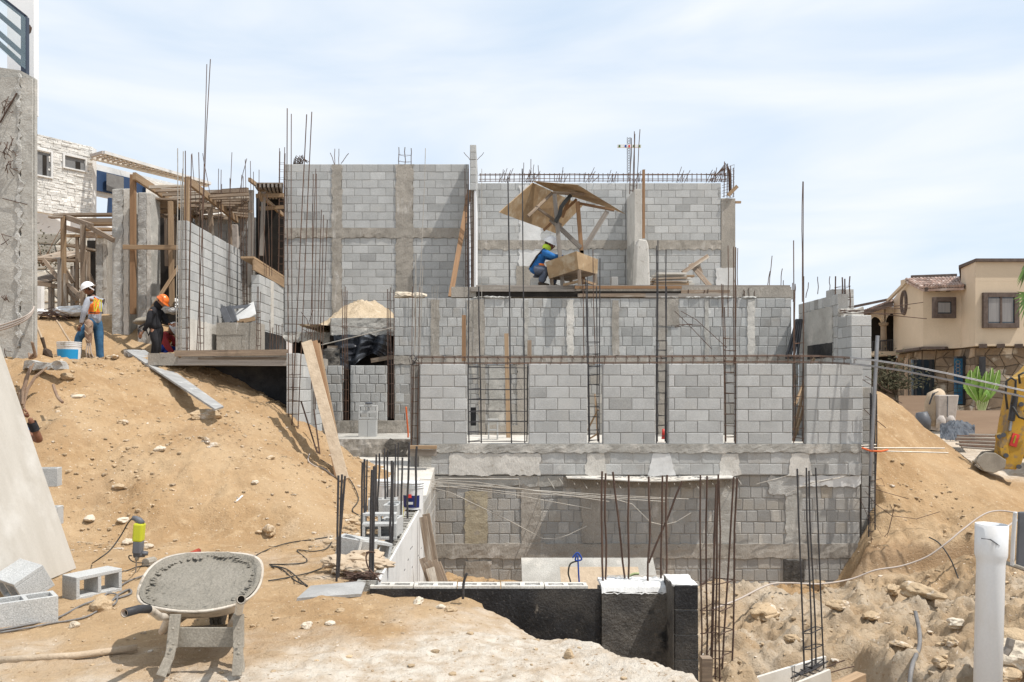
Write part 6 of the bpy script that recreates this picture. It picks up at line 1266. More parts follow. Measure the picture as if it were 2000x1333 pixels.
o = MB().mat('dirt_metal').tube([gp(284, 1106)+Vector((0, 0, .03)), gp(300, 1102)+Vector((0, 0, .03))], .045, 10).build('grinding_cup'); tag(o, 'stubby grey metal cylinder lying beside the drill bit', 'tool part')
# formwork boards and pipe at bottom right
for lb, a_, b_, w_, h_, m_ in (('pale formwork board on edge at the bottom of the pit, behind the slim rebar cage', P(1470, 1350, 8.15), P(1612, 1305, 8.75), .03, .26, 'plywood_pale'), ('pale formwork board on edge in front of the slim rebar cage', P(1545, 1362, 7.95), P(1622, 1330, 8.2), .03, .24, 'plywood_pale'), ('pine beam end poking into the bottom edge of the picture', P(1600, 1365, 7.3), P(1682, 1326, 7.75), .10, .12, 'wood_new')):
    o = MB().mat(m_).bar(a_, b_, w_, h_, (0, 0, 1), val=1.15).build('board', bevel=.003); tag(o, lb, 'board')
slab_board('pale concrete footing strip lying in the pit behind the eight bar cage', [P(1370, 1268, 9.6), P(1465, 1262, 9.6), P(1455, 1285, 9.2), P(1370, 1290, 9.2)], 'pour_pale', .2, name='footing', cat='footing')
slab_board('grey timber post stump beside the black tarred pillar', [P(1366, 1335, 7.6), P(1386, 1335, 7.6), P(1386, 1280, 7.6), P(1366, 1280, 7.6)], 'wood_old', .1)
for k, (a, b, c_, d_) in enumerate(((1612, 1304, 1650, 1290), (1615, 1316, 1668, 1302))): bars('thin rusty bar lying in the dirt beside the slim rebar cage', [(a, b, c_, d_, 8.5)], 'bars lying in the pit dirt', mat='rebar_rust', r=.006)
pv = T('pvc_pipe', 'thick white plastic pipe with a wider socket standing upright at lower right', 'pipe', (PX(1924, 4.3), 4.3, -.8))
D = 4.3; lean_ = Vector((-.0125, 0, -1)); pt = P(1937, 1024, D)
def ring_(r, t): return pt+lean_*t, r
mb = MB().mat('pvc'); n = 36; ax = Vector((.02, 0, 1)).normalized()
pb = P(1922, 1340, D)-Vector((0, 0, .75)); ax = (pt-pb).normalized(); Lp = (pt-pb).length
mb.lathe(pb, [(.0655, 0), (.0665, Lp-.21), (.069, Lp-.185), (.0755, Lp-.165), (.0765, Lp-.15), (.077, Lp), (.073, Lp+.001), (.072, Lp-.05), (.060, Lp-.3)], n, ax=ax, closed=True); mb.build('tube', pv, smooth=True)
mb = MB().mat('tool_grey'); mb.tube([P(1917, 1052, D-.078), P(1926, 1053, D-.08), P(1934, 1054, D-.08), P(1946, 1062, D-.079), P(1953, 1067, D-.077)], .003, 5, rs=[.0035, .002, .004, .003, .0005]); mb.build('scratch', pv)
cable('grey water hose standing up out of the pit dirt and curling to the bottom edge', [(1776, 1340, 7.6), (1782, 1300, 7.8), (1795, 1265, 8.3), (1796, 1235, 8.7), (1790, 1205, 9.1), (1788, 1196, 9.2)], 'cable_grey', .022, name='hose', cat='hose', snap=False)
o = cable('long pale hose swinging from the pit mound over the sand slope to the right edge', [(1390, 1190, 9.6), (1440, 1172, 10.2), (1500, 1143, 11.2), (1540, 1139, 11.6), (1600, 1141, 11.8), (1660, 1132, 12), (1710, 1114, 12), (1760, 1106, 12), (1810, 1088, 12), (1850, 1060, 12), (1880, 1035, 12.1), (1920, 1006, 12.3), (1950, 998, 12.4), (1990, 1002, 12.4), (2040, 1004, 12.4)], 'hose_pale', .012, name='hose', cat='hose')
cable('pinkish hose end passing behind the white pipe at right', [(1955, 1040, 10.5), (1985, 1018, 10.8), (2040, 1000, 11)], 'hose_pale', .014, name='hose', cat='hose')
cable('thin dark twig like wire arching over the right hand spoil heap', [(1815, 1050, 12.6), (1835, 1062, 12.4), (1855, 1090, 12.2), (1868, 1120, 12.1), (1874, 1140, 12), (1872, 1156, 12)], 'cable_black', .01, name='wire', cat='wire')
# blue rope bundle and hose in the pit
cable('blue rope tied in a bow hanging in front of the grey sheet', [(1118, 1090, 11.8), (1128, 1080, 11.8), (1136, 1093, 11.8), (1124, 1095, 11.8), (1128, 1085, 11.8), (1130, 1120, 11.8), (1132, 1150, 11.8)], 'blue_rope', .012, name='rope', cat='rope')
cable('black hose arching down from the blue rope into the pit', [(1128, 1096, 11.8), (1114, 1102, 11.8), (1110, 1120, 11.8), (1114, 1136, 11.8), (1116, 1160, 11.8)], 'cable_black', .012, name='hose', cat='hose')
cable('short green hose end resting over the tarred column top', [(1220, 1142, 7.3), (1226, 1130, 7.3), (1236, 1122, 7.3), (1248, 1121, 7.3)], 'stem_green', .012, name='hose', cat='hose')
# cables on the rough concrete corner
for k, off in enumerate((0, 5, 9)):
    cable('pale cable slung round the rough concrete corner at the far left', [(-20, 642+off, 12.35), (20, 630+off, 12.3), (50, 618+off*.8, 12.3), (64, 606+off*.4, 12.4), (66, 596, 12.6)], 'hose_pale', .014, group='pale cables on the concrete corner')
shv = T('shovel', 'dirty shovel with a wooden handle leaning beside the rough concrete corner', 'shovel', P(80, 698, 13))
MB().mat('kraft').tube([P(64, 618, 13.1), P(82, 662, 13)], .018, 8).build('handle', shv); MB().mat('boot').tube([P(82, 660, 13), P(89, 684, 13)], .03, 8, rs=[.03, .022]).build('socket', shv)
mb = MB().mat('boot'); mb.tube([P(88, 683, 13), P(92, 690, 12.95), P(100, 699, 12.9)], .06, 8, rs=[.03, .075, .03]); mb.build('blade', shv)
bars(['thin wooden stick lying on the dirt bank behind the first bucket', 'thin wooden stick leaning at the foot of the concrete corner'], [(137, 668, 110, 626, 16.6), (66, 630, 76, 618, 13.4)], mat='kraft', r=.02, name='stick', cat='stick')
rt = T('root', 'tangle of dark roots and bent bars hanging out of the cut bank at far left', 'roots', P(50, 780, 11.6))
rsd(43)
for pts in (((66, 710), (56, 730), (46, 765), (44, 790)), ((92, 718), (70, 735), (54, 760), (46, 795)), ((60, 715), (50, 740), (44, 770), (48, 800)), ((56, 690), (58, 700), (68, 690), (62, 668)), ((60, 692), (62, 700), (70, 697), (64, 670)), ((52, 740), (40, 770), (46, 785)), ((46, 760), (38, 764), (42, 790))):
    MB().mat('root').tube([P(x, y, 11.7-.1*i) for i, (x, y) in enumerate(pts)], .018, 6, rs=[.012, .02, .022, .014]).build('rootlet', rt)
cable('pale twisted root lying on the bank below the concrete lump', [(104, 752, 11.3), (108, 765, 11.2), (114, 778, 11.1), (122, 786, 11)], 'root', .02, name='root', cat='root')
strip(None, 'concrete_lump', 0, .55, 0, .12, lambda u, v, d: (PX(66, 12.3)+u, 12.2-d*1.0, PZ(722, 12.2)+v), 'mortar_pale', th=.16, jag=.05, amp=.05) and tag(bpy.data.objects['concrete_lump'], 'broken strip of pale concrete embedded in the top of the cut bank', 'concrete')
def rock(label, px, py, s_, seed, sq=(1.2, .9, .6), mat='rock', sub=3, group='loose rocks on the sand'):
    if py < 1000 and sub == 3: s_ *= .72
    v = gp(px, py); o = MB().mat(mat).blob((v.x, v.y, zg(v.x, v.y)+s_*sq[2]*.35), s_, seed=seed, sub=sub, sq=sq, amp=.45, fr=.9, flat=1, rot=seed).build('rock'); return tag(o, label, 'rock', group)
rock('large flat rock on the hillside just below the scaffold board', 402, 816, .24, 1, (1.6, .7, .5)); rock('rounded pale rock on the flat dirt right of the hill foot', 526, 1042, .10, 2, (1.4, .8, .7))
rock('small tan rock beside the pale one at the hill foot', 506, 1044, .035, 3); rock('chunky ochre rock on the cords between the grey block and the wheelbarrow', 198, 1190, .075, 4, (1, 1, .9))
rock('white rock just left of the drill', 250, 1062, .07, 5, (1.2, .8, .6), 'rock_white'); rock('pinkish rock just right of the drill', 290, 1070, .055, 6, (1.3, .8, .6), 'rock_white')
rock('squarish pale rock on the hill foot behind the drill', 241, 1021, .055, 7, mat='rock_white'); rock('tan rock high on the left of the hill foot', 176, 1018, .07, 8, mat='rock_white')
rock('small rock lying on the faded red cord', 145, 1225, .035, 9, (1.1, .8, .8), 'rock_white'); rock('tan rock under the lower left grey block', 88, 1196, .06, 10, (.8, .8, 1.))
rock('pale rock in front of the tarred wall on the dirt edge', 818, 1178, .05, 11, (1.6, .8, .6), 'rock_white'); rock('twin rocks at the dirt edge, left one', 862, 1190, .035, 12, mat='rock_white'); rock('twin rocks at the dirt edge, right one', 880, 1194, .04, 13, mat='rock')
rock('pale clod cluster at bottom centre, left piece', 600, 1226, .045, 14, mat='rock_white'); rock('pale clod cluster at bottom centre, right piece', 645, 1222, .03, 15, mat='rock_white'); rock('brown rock on the dirt above the pale clods', 665, 1196, .03, 16)
rock('peaked clod on the crest of the dirt edge', 1035, 1192, .055, 17, (1, .8, .9)); rock('broad clod mass at the right of the dirt edge', 1065, 1210, .08, 18, (1.6, 1, .6)); rock('small dark rock on the pale dust near the edge', 1112, 1288, .035, 19, (.9, .9, 1))
rock('whitish lump half buried in the middle of the hill', 313, 880, .09, 20, mat='rock_white'); rock('angular stone on the hillside right of centre', 402, 862, .13, 21, (1.7, .5, .5)); rock('second angular stone below it on the hillside', 415, 872, .11, 22, (1.5, .5, .5))
rock('pale stone low on the right shoulder of the hill', 530, 898, .08, 23); rock('pale stone at the lower right of the hill', 498, 946, .06, 24, mat='rock_white'); rock('rounded stone near the left of the hill crest', 240, 828, .09, 25); rock('flat whitish stone high on the hill', 152, 778, .12, 26, (1.4, .7, .4), 'rock_white')
rock('flat stone by the feet of the worker in black', 225, 702, .12, 27, (1.6, .7, .5)); rock('small stone beside the dirty bucket', 212, 700, .09, 28); rock('broken clod on the brow left of the big bucket', 132, 742, .12, 29)
rock('dark stone low in the pale dust at the bottom', 120, 995, .05, 30); rock('tan stone on the lower left slope', 232, 955, .09, 31, (1.5, .8, .5))
for k, (x, y, s_, q_) in enumerate(((1985, 1300, .28, (1.3, .9, .7)), (1978, 1262, .20, (1.1, .9, .7)), (1965, 1328, .16, (1.4, 1, .6)), (1860, 1262, .10, (1.2, 1, .8)), (1868, 1232, .13, (1.3, .7, .7)), (1745, 1162, .20, (1.5, .8, .6)), (1800, 1165, .28, (1.7, .9, .6)), (1640, 1188, .16, (1.3, .9, .6)), (1490, 1200, .25, (1.6, .9, .6)), (1758, 1266, .12, (1.6, .8, .3)), (1550, 1250, .12, (1.4, .9, .6)), (1700, 1205, .14, (1.6, .9, .5)), (1835, 1298, .11, (1.2, .9, .7)), (1600, 1150, .2, (1.4, .9, .7)))):
    rock(['big pale boulder at the right edge behind the white pipe', 'boulder just above the big one at the right edge', 'flat boulder in the lower right corner', 'knobbly rock in the pit left of the white pipe', 'white slab of rock leaning in the pit left of the white pipe', 'small boulder at the foot of the right sand slope', 'long pale boulder below the sand cone', 'clod on the shoulder of the pit mound', 'large clod on top of the pit mound', 'flat white patch of rock near the standing hose', 'clod in the middle of the pit floor', 'brown clod on the crest of the spoil', 'small rock below the knobbly one', 'clod at the base of the pit wall'][k], x, y, s_*(.62 if k not in (0, 1, 2) else .75), 40+k, q_, 'rock_white' if k in (0, 4) else 'rock', sub=4, group='rocks in the excavation')
bars('grey splinter of timber standing among the boulders at the right edge', [(1962, 1278, 1975, 1248, 6.3)], mat='wood_grey', r=.03, name='timber_stump', cat='timber')
for k, (a, b, c_, d_) in enumerate(((398, 1500-500, 470, 976), (322, 985, 330, 980))):
    pass
o = MB().mat('plastic_white').bar(gp(462, 982)+Vector((0, 0, .02)), gp(474, 973)+Vector((0, 0, .03)), .02, .01).build('plastic_strip'); tag(o, 'thin white plastic strip lying on the lower right of the hill', 'litter')
# rebar heap, bags on the upper terrace
rh = T('rebar_pile', 'flat heap of rusty bent rebar on the terrace behind the first worker', 'rebar', P(105, 622, 18.8)); rsd(44)
for k in range(22):
    a = P(70+random.uniform(0, 30), 622-random.uniform(0, 14), 18.6+random.random()*.5); b = P(110+random.uniform(0, 35), 624-random.uniform(-4, 10), 18.6+random.random()*.6); MB().mat('rebar_rust').tube([a, (a+b)/2+Vector((0, 0, random.uniform(0, .15))), b], .010, 4).build('bar', rh)
for k, (a, b, s_, lb) in enumerate(((136, 608, .26, 'white cement bag lying on the terrace behind the rebar heap'), (150, 611, .2, 'second white cement bag right of the first on the terrace'), (72, 612, .2, 'white bag at the left edge of the terrace'), (336, 593, .2, 'white drum like bag behind the orange helmet, upper one'), (340, 606, .2, 'white bag behind the orange helmet, lower one'))):
    o = MB().mat('plastic_white').blob(P(a, b, 19 if a < 300 else 18.5), s_, seed=k+60, sub=3, sq=(1.4, 1, .5), amp=.4).build('cement_bag'); tag(o, lb, 'bag', 'white bags on the terrace')
# old wheelbarrow lying on the upper bank
ow_ = T('wheelbarrow', 'old dark wheelbarrow tipped over behind the worker in black', 'wheelbarrow', P(285, 650, 17.4))
MB().mat('dirt_metal').blob(P(289, 628, 17.5), .28, seed=3, sub=3, sq=(1.1, .8, .35), amp=.15).build('tray', ow_)
for pts in (((271, 640), (285, 632), (296, 628)), ((271, 641), (278, 652), (284, 640)), ((284, 640), (290, 656), (296, 640)), ((270, 644), (274, 662))): MB().mat('black_plastic').tube([P(x, y, 17.3) for x, y in pts], .02, 6).build('frame_tube', ow_)
# blocks in the recess left
for (x0, x1, y0, y1, lb, st) in ((700, 718, 821, 854, 'upright solid looking block in the recess, left of the pair', 1), (718, 735, 821, 854, 'upright solid looking block in the recess, right of the pair', 1)):
    D = 15.9; o = MB().mat('block').box(PX(x0, D), PX(x1, D)-.004, D, D+.2, PZ(y1, D), PZ(y0, D)).build('concrete_block', bevel=.005); tag(o, lb, 'block', 'blocks in the left recess')
for z, lb in ((812, 'hollow block with cores facing us on top of the pair in the recess, lower one'), (799, 'hollow block with cores facing us on top of the stack in the recess, upper one')):
    D = 15.9; hollow(lb, (PX(718, D), D+.08, PZ(z, D)), (R(90), 0, R(2)), lx=.36, ly=.135, lz=.15, group='blocks in the left recess')
o = MB().mat('tool_grey').blob(P(721, 788, 15.9), .05, seed=3, sq=(1.5, .8, .5)).build('grey_tool'); tag(o, 'small dark tool on top of the block stack in the recess', 'tool')
cable('orange and black cord hanging beside the recess of the front wall', [(793, 795, 14.9), (795, 820, 14.9), (797, 845, 14.9), (797, 855, 14.9)], 'cable_orange', .015)
o = MB().mat('label_red').tube([P(1296, 858, 15), P(1296, 838, 15)], .04, 10, rs=[.04, .025]).build('bottle', smooth=True); tag(o, 'red bottle standing in the third open slot of the front wall', 'bottle')
hollow('block standing on end in the leftmost slot of the front wall', (PX(963, 15.8), 15.8, PZ(840, 15.8)), (R(90), R(90), 0), lx=.42, ly=.2, lz=.19, group=None)
o = MB().mat('tar').box(PX(919, 15), PX(930, 15), 15, 15.05, PZ(832, 15), PZ(796, 15)).build('black_panel', bevel=.01); tag(o, 'small black panel in the left of the first open slot', 'panel')
# rubble by the white wall
rsd(45)
rb = MB().mat('rock')
for k in range(70):
    x = random.uniform(660, 725); y = random.uniform(1010, 1120); v = gp(x, y); rb.blob((v.x, v.y, v.z+.01), random.uniform(.02, .07), seed=k, sub=2, sq=(1.2, 1, .7), amp=.4, flat=1)
o = rb.build('rubble'); tag(o, 'low ridge of broken clods between the hill and the white wall', 'rubble', kind='stuff')
# ---------------------------------------------------------------- neighbouring houses
rsd(50)
def prism(mb, pts, z0, z1, cap=True):   # vertical walls over a plan outline
    n = len(pts); vs = [(x, y, z0) for x, y in pts]+[(x, y, z1) for x, y in pts]
    fs = [(i, (i+1) % n, n+(i+1) % n, n+i) for i in range(n)]
    if cap: fs += [tuple(range(n))[::-1], tuple(range(n, 2*n))]
    mb.add(vs, fs)
def stonewall(mb, a, b, z0, z1, s_=.42, th=.06, holes=(), out=None):   # irregular field stones on a wall from a to b
    a = Vector((a[0], a[1], 0)); b = Vector((b[0], b[1], 0)); d = (b-a); Ln = d.length; d.normalize(); nrm = Vector((d.y, -d.x, 0))
    nx = max(1, int(Ln/s_)); nz = max(1, int((z1-z0)/(s_*.75)))
    J = {}
    def jp(i, k):
        if (i, k) not in J: J[(i, k)] = ((i+(random.uniform(-.35, .35) if 0 < i < nx else 0)+(.5 if k % 2 and 0 < i < nx else 0))*Ln/nx, z0+(k+(random.uniform(-.3, .3) if 0 < k < nz else 0))*(z1-z0)/nz)
        return J[(i, k)]
    for i in range(nx):
        for k in range(nz):
            q = [jp(i, k), jp(i+1, k), jp(i+1, k+1), jp(i, k+1)]; cx = sum(t[0] for t in q)/4; cz = sum(t[1] for t in q)/4
            if any(h[0] < cx < h[1] and h[2] < cz < h[3] for h in holes): continue
            o1 = [(cx+(u-cx)*.93, cz+(w-cz)*.93) for u, w in q]; o2 = [(cx+(u-cx)*.72+random.uniform(-.02, .02), cz+(w-cz)*.72) for u, w in q]; t = th*random.uniform(.5, 1.2)
            vs = [a+d*u+nrm*0+Vector((0, 0, w)) for u, w in o1]+[a+d*u+nrm*t*.7+Vector((0, 0, w)) for u, w in o1]+[a+d*u+nrm*t+Vector((0, 0, w)) for u, w in o2]
            mb.add(vs, [(8, 9, 10, 11)]+[(j, (j+1) % 4, 4+(j+1) % 4, 4+j) for j in range(4)]+[(4+j, 4+(j+1) % 4, 8+(j+1) % 4, 8+j) for j in range(4)], None, random.uniform(.55, 1.35))
M('field_stone', (.30, .225, .155), (.20, .15, .105), s=2.2, bump=.7, bs=12, bd=.03, fine=.2, stains=[((.50, .44, .36), 1.1, .55, .62, (1, 1, 1))])
M('mortar_brown', (.20, .15, .11), (.16, .12, .09), bump=.3)
bh = T('house', 'beige stucco house with a stone ground floor, dark framed windows and tiled roof, right edge', 'house', (PX(1850, 32), 32, 0))
q = lambda px, d: (PX(px, d), d)
A1, B1, C1_, D1, E1 = q(1745, 35.5), q(1803, 32.2), q(1877, 31.2), q(1905, 29.6), q(2110, 29.6)
zu0 = 3.22; 
mb = MB().mat('stucco'); prism(mb, [A1, B1, C1_, D1, E1, (E1[0], 40), (PX(1752, 40), 40)], zu0, 5.55); mb.build('upper_wall', bh)
mb = MB().mat('stucco'); prism(mb, [C1_, D1, E1, (E1[0], 38), (PX(1884, 38), 38)], 5.552, 6.25); mb.build('tower_wall', bh)
mb = MB().mat('dark_trim'); c0 = (C1_[0]-.12, C1_[1]-.05); prism(mb, [c0, (D1[0]-.05, D1[1]-.12), (E1[0], E1[1]-.12), (E1[0], 38.1), (PX(1881, 38), 38.1)], 6.252, 6.36); mb.build('cornice', bh)
# gable
a3 = Vector((A1[0], A1[1], 5.551)); b3 = Vector((B1[0], B1[1], 5.551)); c3 = Vector((C1_[0], C1_[1], 5.551))
apx = a3.lerp(b3, .48)+Vector((0, 0, .55))
mb = MB().mat('stucco'); mb.add([a3, b3, b3+Vector((0, 0, .12)), apx, a3+Vector((2.2, 3, 0)), b3+Vector((2.2, 3, 0)), b3+Vector((2.2, 3, .12)), apx+Vector((2.2, 3, 0))], [(0, 1, 2, 3), (7, 6, 5, 4), (1, 5, 6, 2), (0, 3, 7, 4)]); mb.build('gable', bh)
# curved tile roofs as rows of half tubes
def tiles(name, e0, e1, r0, r1, n, par):   # eave e0->e1, ridge r0->r1
    e0, e1, r0, r1 = map(Vector, (e0, e1, r0, r1)); mb = MB().mat('tile_roof'); w = (e1-e0).length/n*.62
    for k in range(n):
        t = (k+.5)/n; a = e0.lerp(e1, t); b = r0.lerp(r1, t); m_ = 5
        for j in range(m_):
            p = a.lerp(b, j/m_); q_ = a.lerp(b, (j+1.15)/m_); mb.tube([p+Vector((0, 0, .05+.02)), q_+Vector((0, 0, .045))], w, 7, val=random.uniform(.7, 1.35))
    mb.add([e0, e1, r1, r0, e0-Vector((0, 0, .09)), e1-Vector((0, 0, .09)), r1-Vector((0, 0, .09)), r0-Vector((0, 0, .09))], [(0, 1, 2, 3), (7, 6, 5, 4), (0, 4, 5, 1), (1, 5, 6, 2), (2, 6, 7, 3), (3, 7, 4, 0)])
    return mb.build(name, par)
tiles('tiled_roof', P(1802, 565, 31.5), P(1883, 562, 30.6), P(1768, 548, 33.8), P(1875, 545, 33), 15, bh)
MB().mat('dark_trim').bar(P(1803, 561, 31.6), P(1884, 560, 30.7), .1, .16).build('eave_board', bh)
for x in (1810, 1831, 1852, 1875): MB().mat('dark_trim').bar(P(x, 566, 31.4), P(x+1, 566, 32), .14, .16).build('beam_end', bh)
MB().mat('stucco').bar(P(1734, 588, 35.2), P(1770, 551, 33.7), .1, .12).build('barge_board', bh)
tiles('porch_roof', P(1681, 613, 35.5), P(1738, 592, 35), P(1700, 606, 40), P(1770, 580, 40), 14, bh)
MB().mat('dark_trim').bar(P(1676, 616, 35.4), P(1744, 594, 34.9), .1, .16).build('eave_board', bh)
mb = MB().mat('stucco'); prism(mb, [q(1672, 39), q(1780, 39), (PX(1780, 39), 41), (PX(1672, 39), 41)], 4.6, 5.35); mb.build('rear_wall', bh)
MB().mat('dark_trim').bar(P(1660, 601, 38.9), P(1737, 585, 38.9), .1, .12).build('cornice', bh)
mb = MB().mat('stucco'); prism(mb, [q(1782, 35), q(1866, 35), (PX(1866, 35), 36), (PX(1782, 35), 36)], 5.6, PZ(542, 35)); mb.build('rear_parapet', bh); MB().mat('dark_trim').bar(P(1780, 541, 34.9), P(1868, 538, 34.9), .1, .12).build('cornice', bh)
# porch
mb = MB().mat('dark_inside').box(PX(1700, 37), PX(1750, 37), 37, 37.1, 2.9, 5.3); mb.build('porch_interior', bh)
def arch(u0, u1, d, zs_, zt_, z1):
    mb = MB().mat('stucco'); n = 12; vs = []; r = (u1-u0)/2
    for i in range(n+1): a = math.pi*(1-i/n); vs += [(u0+r+r*math.cos(a), d, zs_+(zt_-zs_)*math.sin(a)), (u0+r+r*math.cos(a), d, z1)]
    k = len(vs); vs += [(x, y+.3, z) for x, y, z in vs]
    fs = []
    for i in range(n): a, b, c_, e = 2*i, 2*i+1, 2*i+3, 2*i+2; fs += [(a, e, c_, b), (k+a, k+b, k+c_, k+e), (a, k+a, k+e, e)]
    mb.add(vs, fs); return mb.build('porch_arch', bh)
arch(PX(1700, 35.4), PX(1727, 35.4), 35.4, PZ(632, 35.4), PZ(618, 35.4), PZ(604, 35.4)); arch(PX(1730, 35.4), PX(1762, 35.4), 35.4, PZ(632, 35.4), PZ(612, 35.4), PZ(600, 35.4))
mb = MB().mat('field_stone').lathe((PX(1728, 35.4), 35.5, zu0), [(.2, 0), (.2, .1), (.13, .15), (.12, 1.15), (.18, 1.2), (.2, 1.3)], 14); mb.build('porch_column', bh)
rl = MB().mat('black_plastic'); rl.tube([P(1700, 668, 35.3), P(1745, 664, 35.3)], .025, 5)
for k in range(14): rl.tube([P(1701+k*3.2, 668-k*.28, 35.3), P(1701+k*3.2, 690, 35.3)], .012, 4)
rl.build('porch_railing', bh)
mb = MB().mat('stucco'); mb.box(PX(1705, 35.3), PX(1751, 35.3), 35.2, 37, zu0-.12, zu0+.05); mb.build('porch_slab', bh)
# windows
def window(u0, u1, y0, y1, d, two=False, glass='curtain'):
    x0, x1, z0, z1 = PX(u0, d), PX(u1, d), PZ(y1, d), PZ(y0, d); f = .17
    mb = MB().mat('dark_trim'); mb.box(x0, x0+f, d-.07, d+.05, z0, z1).box(x1-f, x1, d-.07, d+.05, z0, z1).box(x0+f, x1-f, d-.07, d+.05, z1-f, z1).box(x0+f, x1-f, d-.075, d+.05, z0, z0+f)
    if two: mb.box((x0+x1)/2-.04, (x0+x1)/2+.04, d-.05, d+.05, z0+f, z1-f)
    w = mb.build('window', bh, bevel=.01); p = MB().mat('glass_dark').box(x0+f, x1-f, d-.02, d-.012, z0+f, z1-f); p.mat(glass).box(x0+f+.04, x1-f-.04, d-.0245, d-.021, z0+f+.05, z1-f-.04)
    o = p.build('pane', bh); o.parent = w; return w
window(1821, 1866, 581, 622, 31.2); window(1919, 1989, 572, 641, 29.55, True)
ov = MB().mat('dark_trim'); ce = a3.lerp(b3, .38); vv = (b3-a3); vv.z = 0; vv.normalize(); cz = PZ(592, ce.y)
pts = [Vector((ce.x, ce.y, 0))+vv*(.28*math.cos(t))+Vector((0, 0, cz+.44*math.sin(t)))+Vector((0, -.05, 0)) for t in [2*math.pi*k/20 for k in range(21)]]
ov.tube(pts, .10, 6); ov.build('oval_window', bh)
# stone ground floor
st = [q(1755, 36.4), q(1803, 33), q(1865, 31.9), q(1905, 30.2), q(2110, 30.2)]
mb = MB().mat('mortar_brown'); prism(mb, st+[(st[-1][0], 40), (PX(1765, 40), 40)], -.5, zu0-.02); mb.build('ground_floor', bh)
for i in range(4):
    mb = MB().mat('field_stone'); ln = math.hypot(st[i+1][0]-st[i][0], st[i+1][1]-st[i][1]); hs = [(.55, 2.3, -1, 2.7)] if i == 1 else ([(ln*.12, ln*.62, .3, 2.75), (ln*.88, ln*1.1, 1.2, 2.9)] if i == 2 else ())
    if i == 1: hs = [(-.1, 1.3, -1, 2.75)]
    if i == 0: hs = [(ln*.55, ln*1.1, -1, 2.75)]
    stonewall(mb, st[i], st[i+1], -.3, zu0-.03, holes=()); mb.build('stone_facing', bh)
mb = MB().mat('mortar_brown').box(PX(1688, 38), PX(1762, 38)-.05, 38.02, 38.4, -.5, zu0-.1); mb.build('side_wall', bh)
mb = MB().mat('field_stone'); stonewall(mb, (PX(1688, 38), 38), (PX(1762, 38), 38), -.3, zu0-.12); mb.build('stone_facing', bh)
d1 = MB().mat('glass_dark').box(PX(1773, 32.6), PX(1817, 32.6), 32.3, 32.36, .0, PZ(703, 32.5)); d1.mat('black_plastic')
for x in (1773, 1788, 1802, 1817): d1.bar(P(x, 703, 32.28), P(x, 790, 32.28), .08, .06, Y)
d1.build('garage_door', bh)
MB().mat('board_brown').bar(P(1770, 700, 32.25), P(1770, 790, 32.25), .1, .1, Y).build('door_frame', bh)
w5 = MB().mat('black_plastic'); w5.box(PX(1860, 31.2), PX(1882, 31.2), 30.9, 31.1, PZ(792, 31.2), PZ(697, 31.2)); w5 = w5.build('stained_window', bh); p = MB().mat('blue_glass').box(PX(1863, 30.9), PX(1879, 30.9), 30.86, 30.89, PZ(789, 31), PZ(701, 31)); o = p.build('pane', bh); o.parent = w5
mb = MB().mat('board_brown')
for k in range(4): c = P(1871, 708+k*7, 30.85); mb.tube([c+Vector((.08*math.cos(t), 0, .07*math.sin(t))) for t in [k2*.7 for k2 in range(10)]], .008, 4)
mb.mat('black_plastic').box(PX(1870.7, 30.8), PX(1871.3, 30.8), 30.84, 30.855, PZ(789, 31), PZ(730, 31)); 
for k in range(7): mb.box(PX(1863, 30.8), PX(1879, 30.8), 30.835, 30.85, PZ(735+k*8, 31)-.008, PZ(735+k*8, 31)+.008)
o = mb.build('glazing_bars', bh); o.parent = w5
MB().mat('black_plastic').box(PX(1915, 30), PX(1922, 30), 29.9, 30.1, PZ(745, 30), PZ(697, 30)).build('slit_window', bh)
for x in (1920, 1955, 1990): MB().mat('dark_trim').bar(P(x, 676, 29.5), P(x, 676, 30.3), .25, .14).build('beam_end', bh)
mb = MB().mat('dark_trim'); mb.bar(P(1757, 687, 34.5), P(1803, 681, 32.4), .3, .1); mb.bar(P(1803, 680, 32.3), P(1850, 680, 31.5), .3, .1); mb.build('soffit_board', bh)
# front boards, pots, plant
lean('hoarding', 'long low brown boards hiding the planting bed below the banana plant', 'board', 1850, 1974, 848, 802, 26, 26.05, 'board_brown')
lean('hoarding', 'brown boards left of the wrapped planters, partly behind the sand slope', 'board', 1757, 1816, 830, 773, 27, 27.05, 'board_brown')
pw = T('wrapped_planter', 'large square planter wrapped in grey paper in front of the house', 'planter', P(1849, 842, 24.5))
def frustum(mb, px0t, px1t, px0b, px1b, yt, yb, d, dep):
    a, b, c_, e = PX(px0t, d), PX(px1t, d), PX(px1b, d), PX(px0b, d); z1, z0 = PZ(yt, d), PZ(yb, d)
    vs = [(e, d, z0), (c_, d, z0), (b, d-.1, z1), (a, d-.1, z1), (e+.1, d+dep, z0), (c_-.1, d+dep, z0), (b, d+dep, z1), (a, d+dep, z1)]
    mb.add(vs, [(0, 1, 2, 3), (7, 6, 5, 4), (0, 4, 5, 1), (1, 5, 6, 2), (2, 6, 7, 3), (3, 7, 4, 0)])
mb = MB().mat('wrap_grey'); frustum(mb, 1829, 1870, 1831, 1864, 772, 842, 24.5, .6); mb.build('body', pw, bevel=.03); MB().mat('tool_grey').bar(P(1851, 774, 24.38), P(1850, 815, 24.42), .02, .02, Y).build('seam', pw)
kp = T('wrapped_planter', 'tall planter bundled in torn kraft paper left of the grey wrapped one', 'planter', P(1824, 832, 24.8)); mb = MB().mat('kraft')
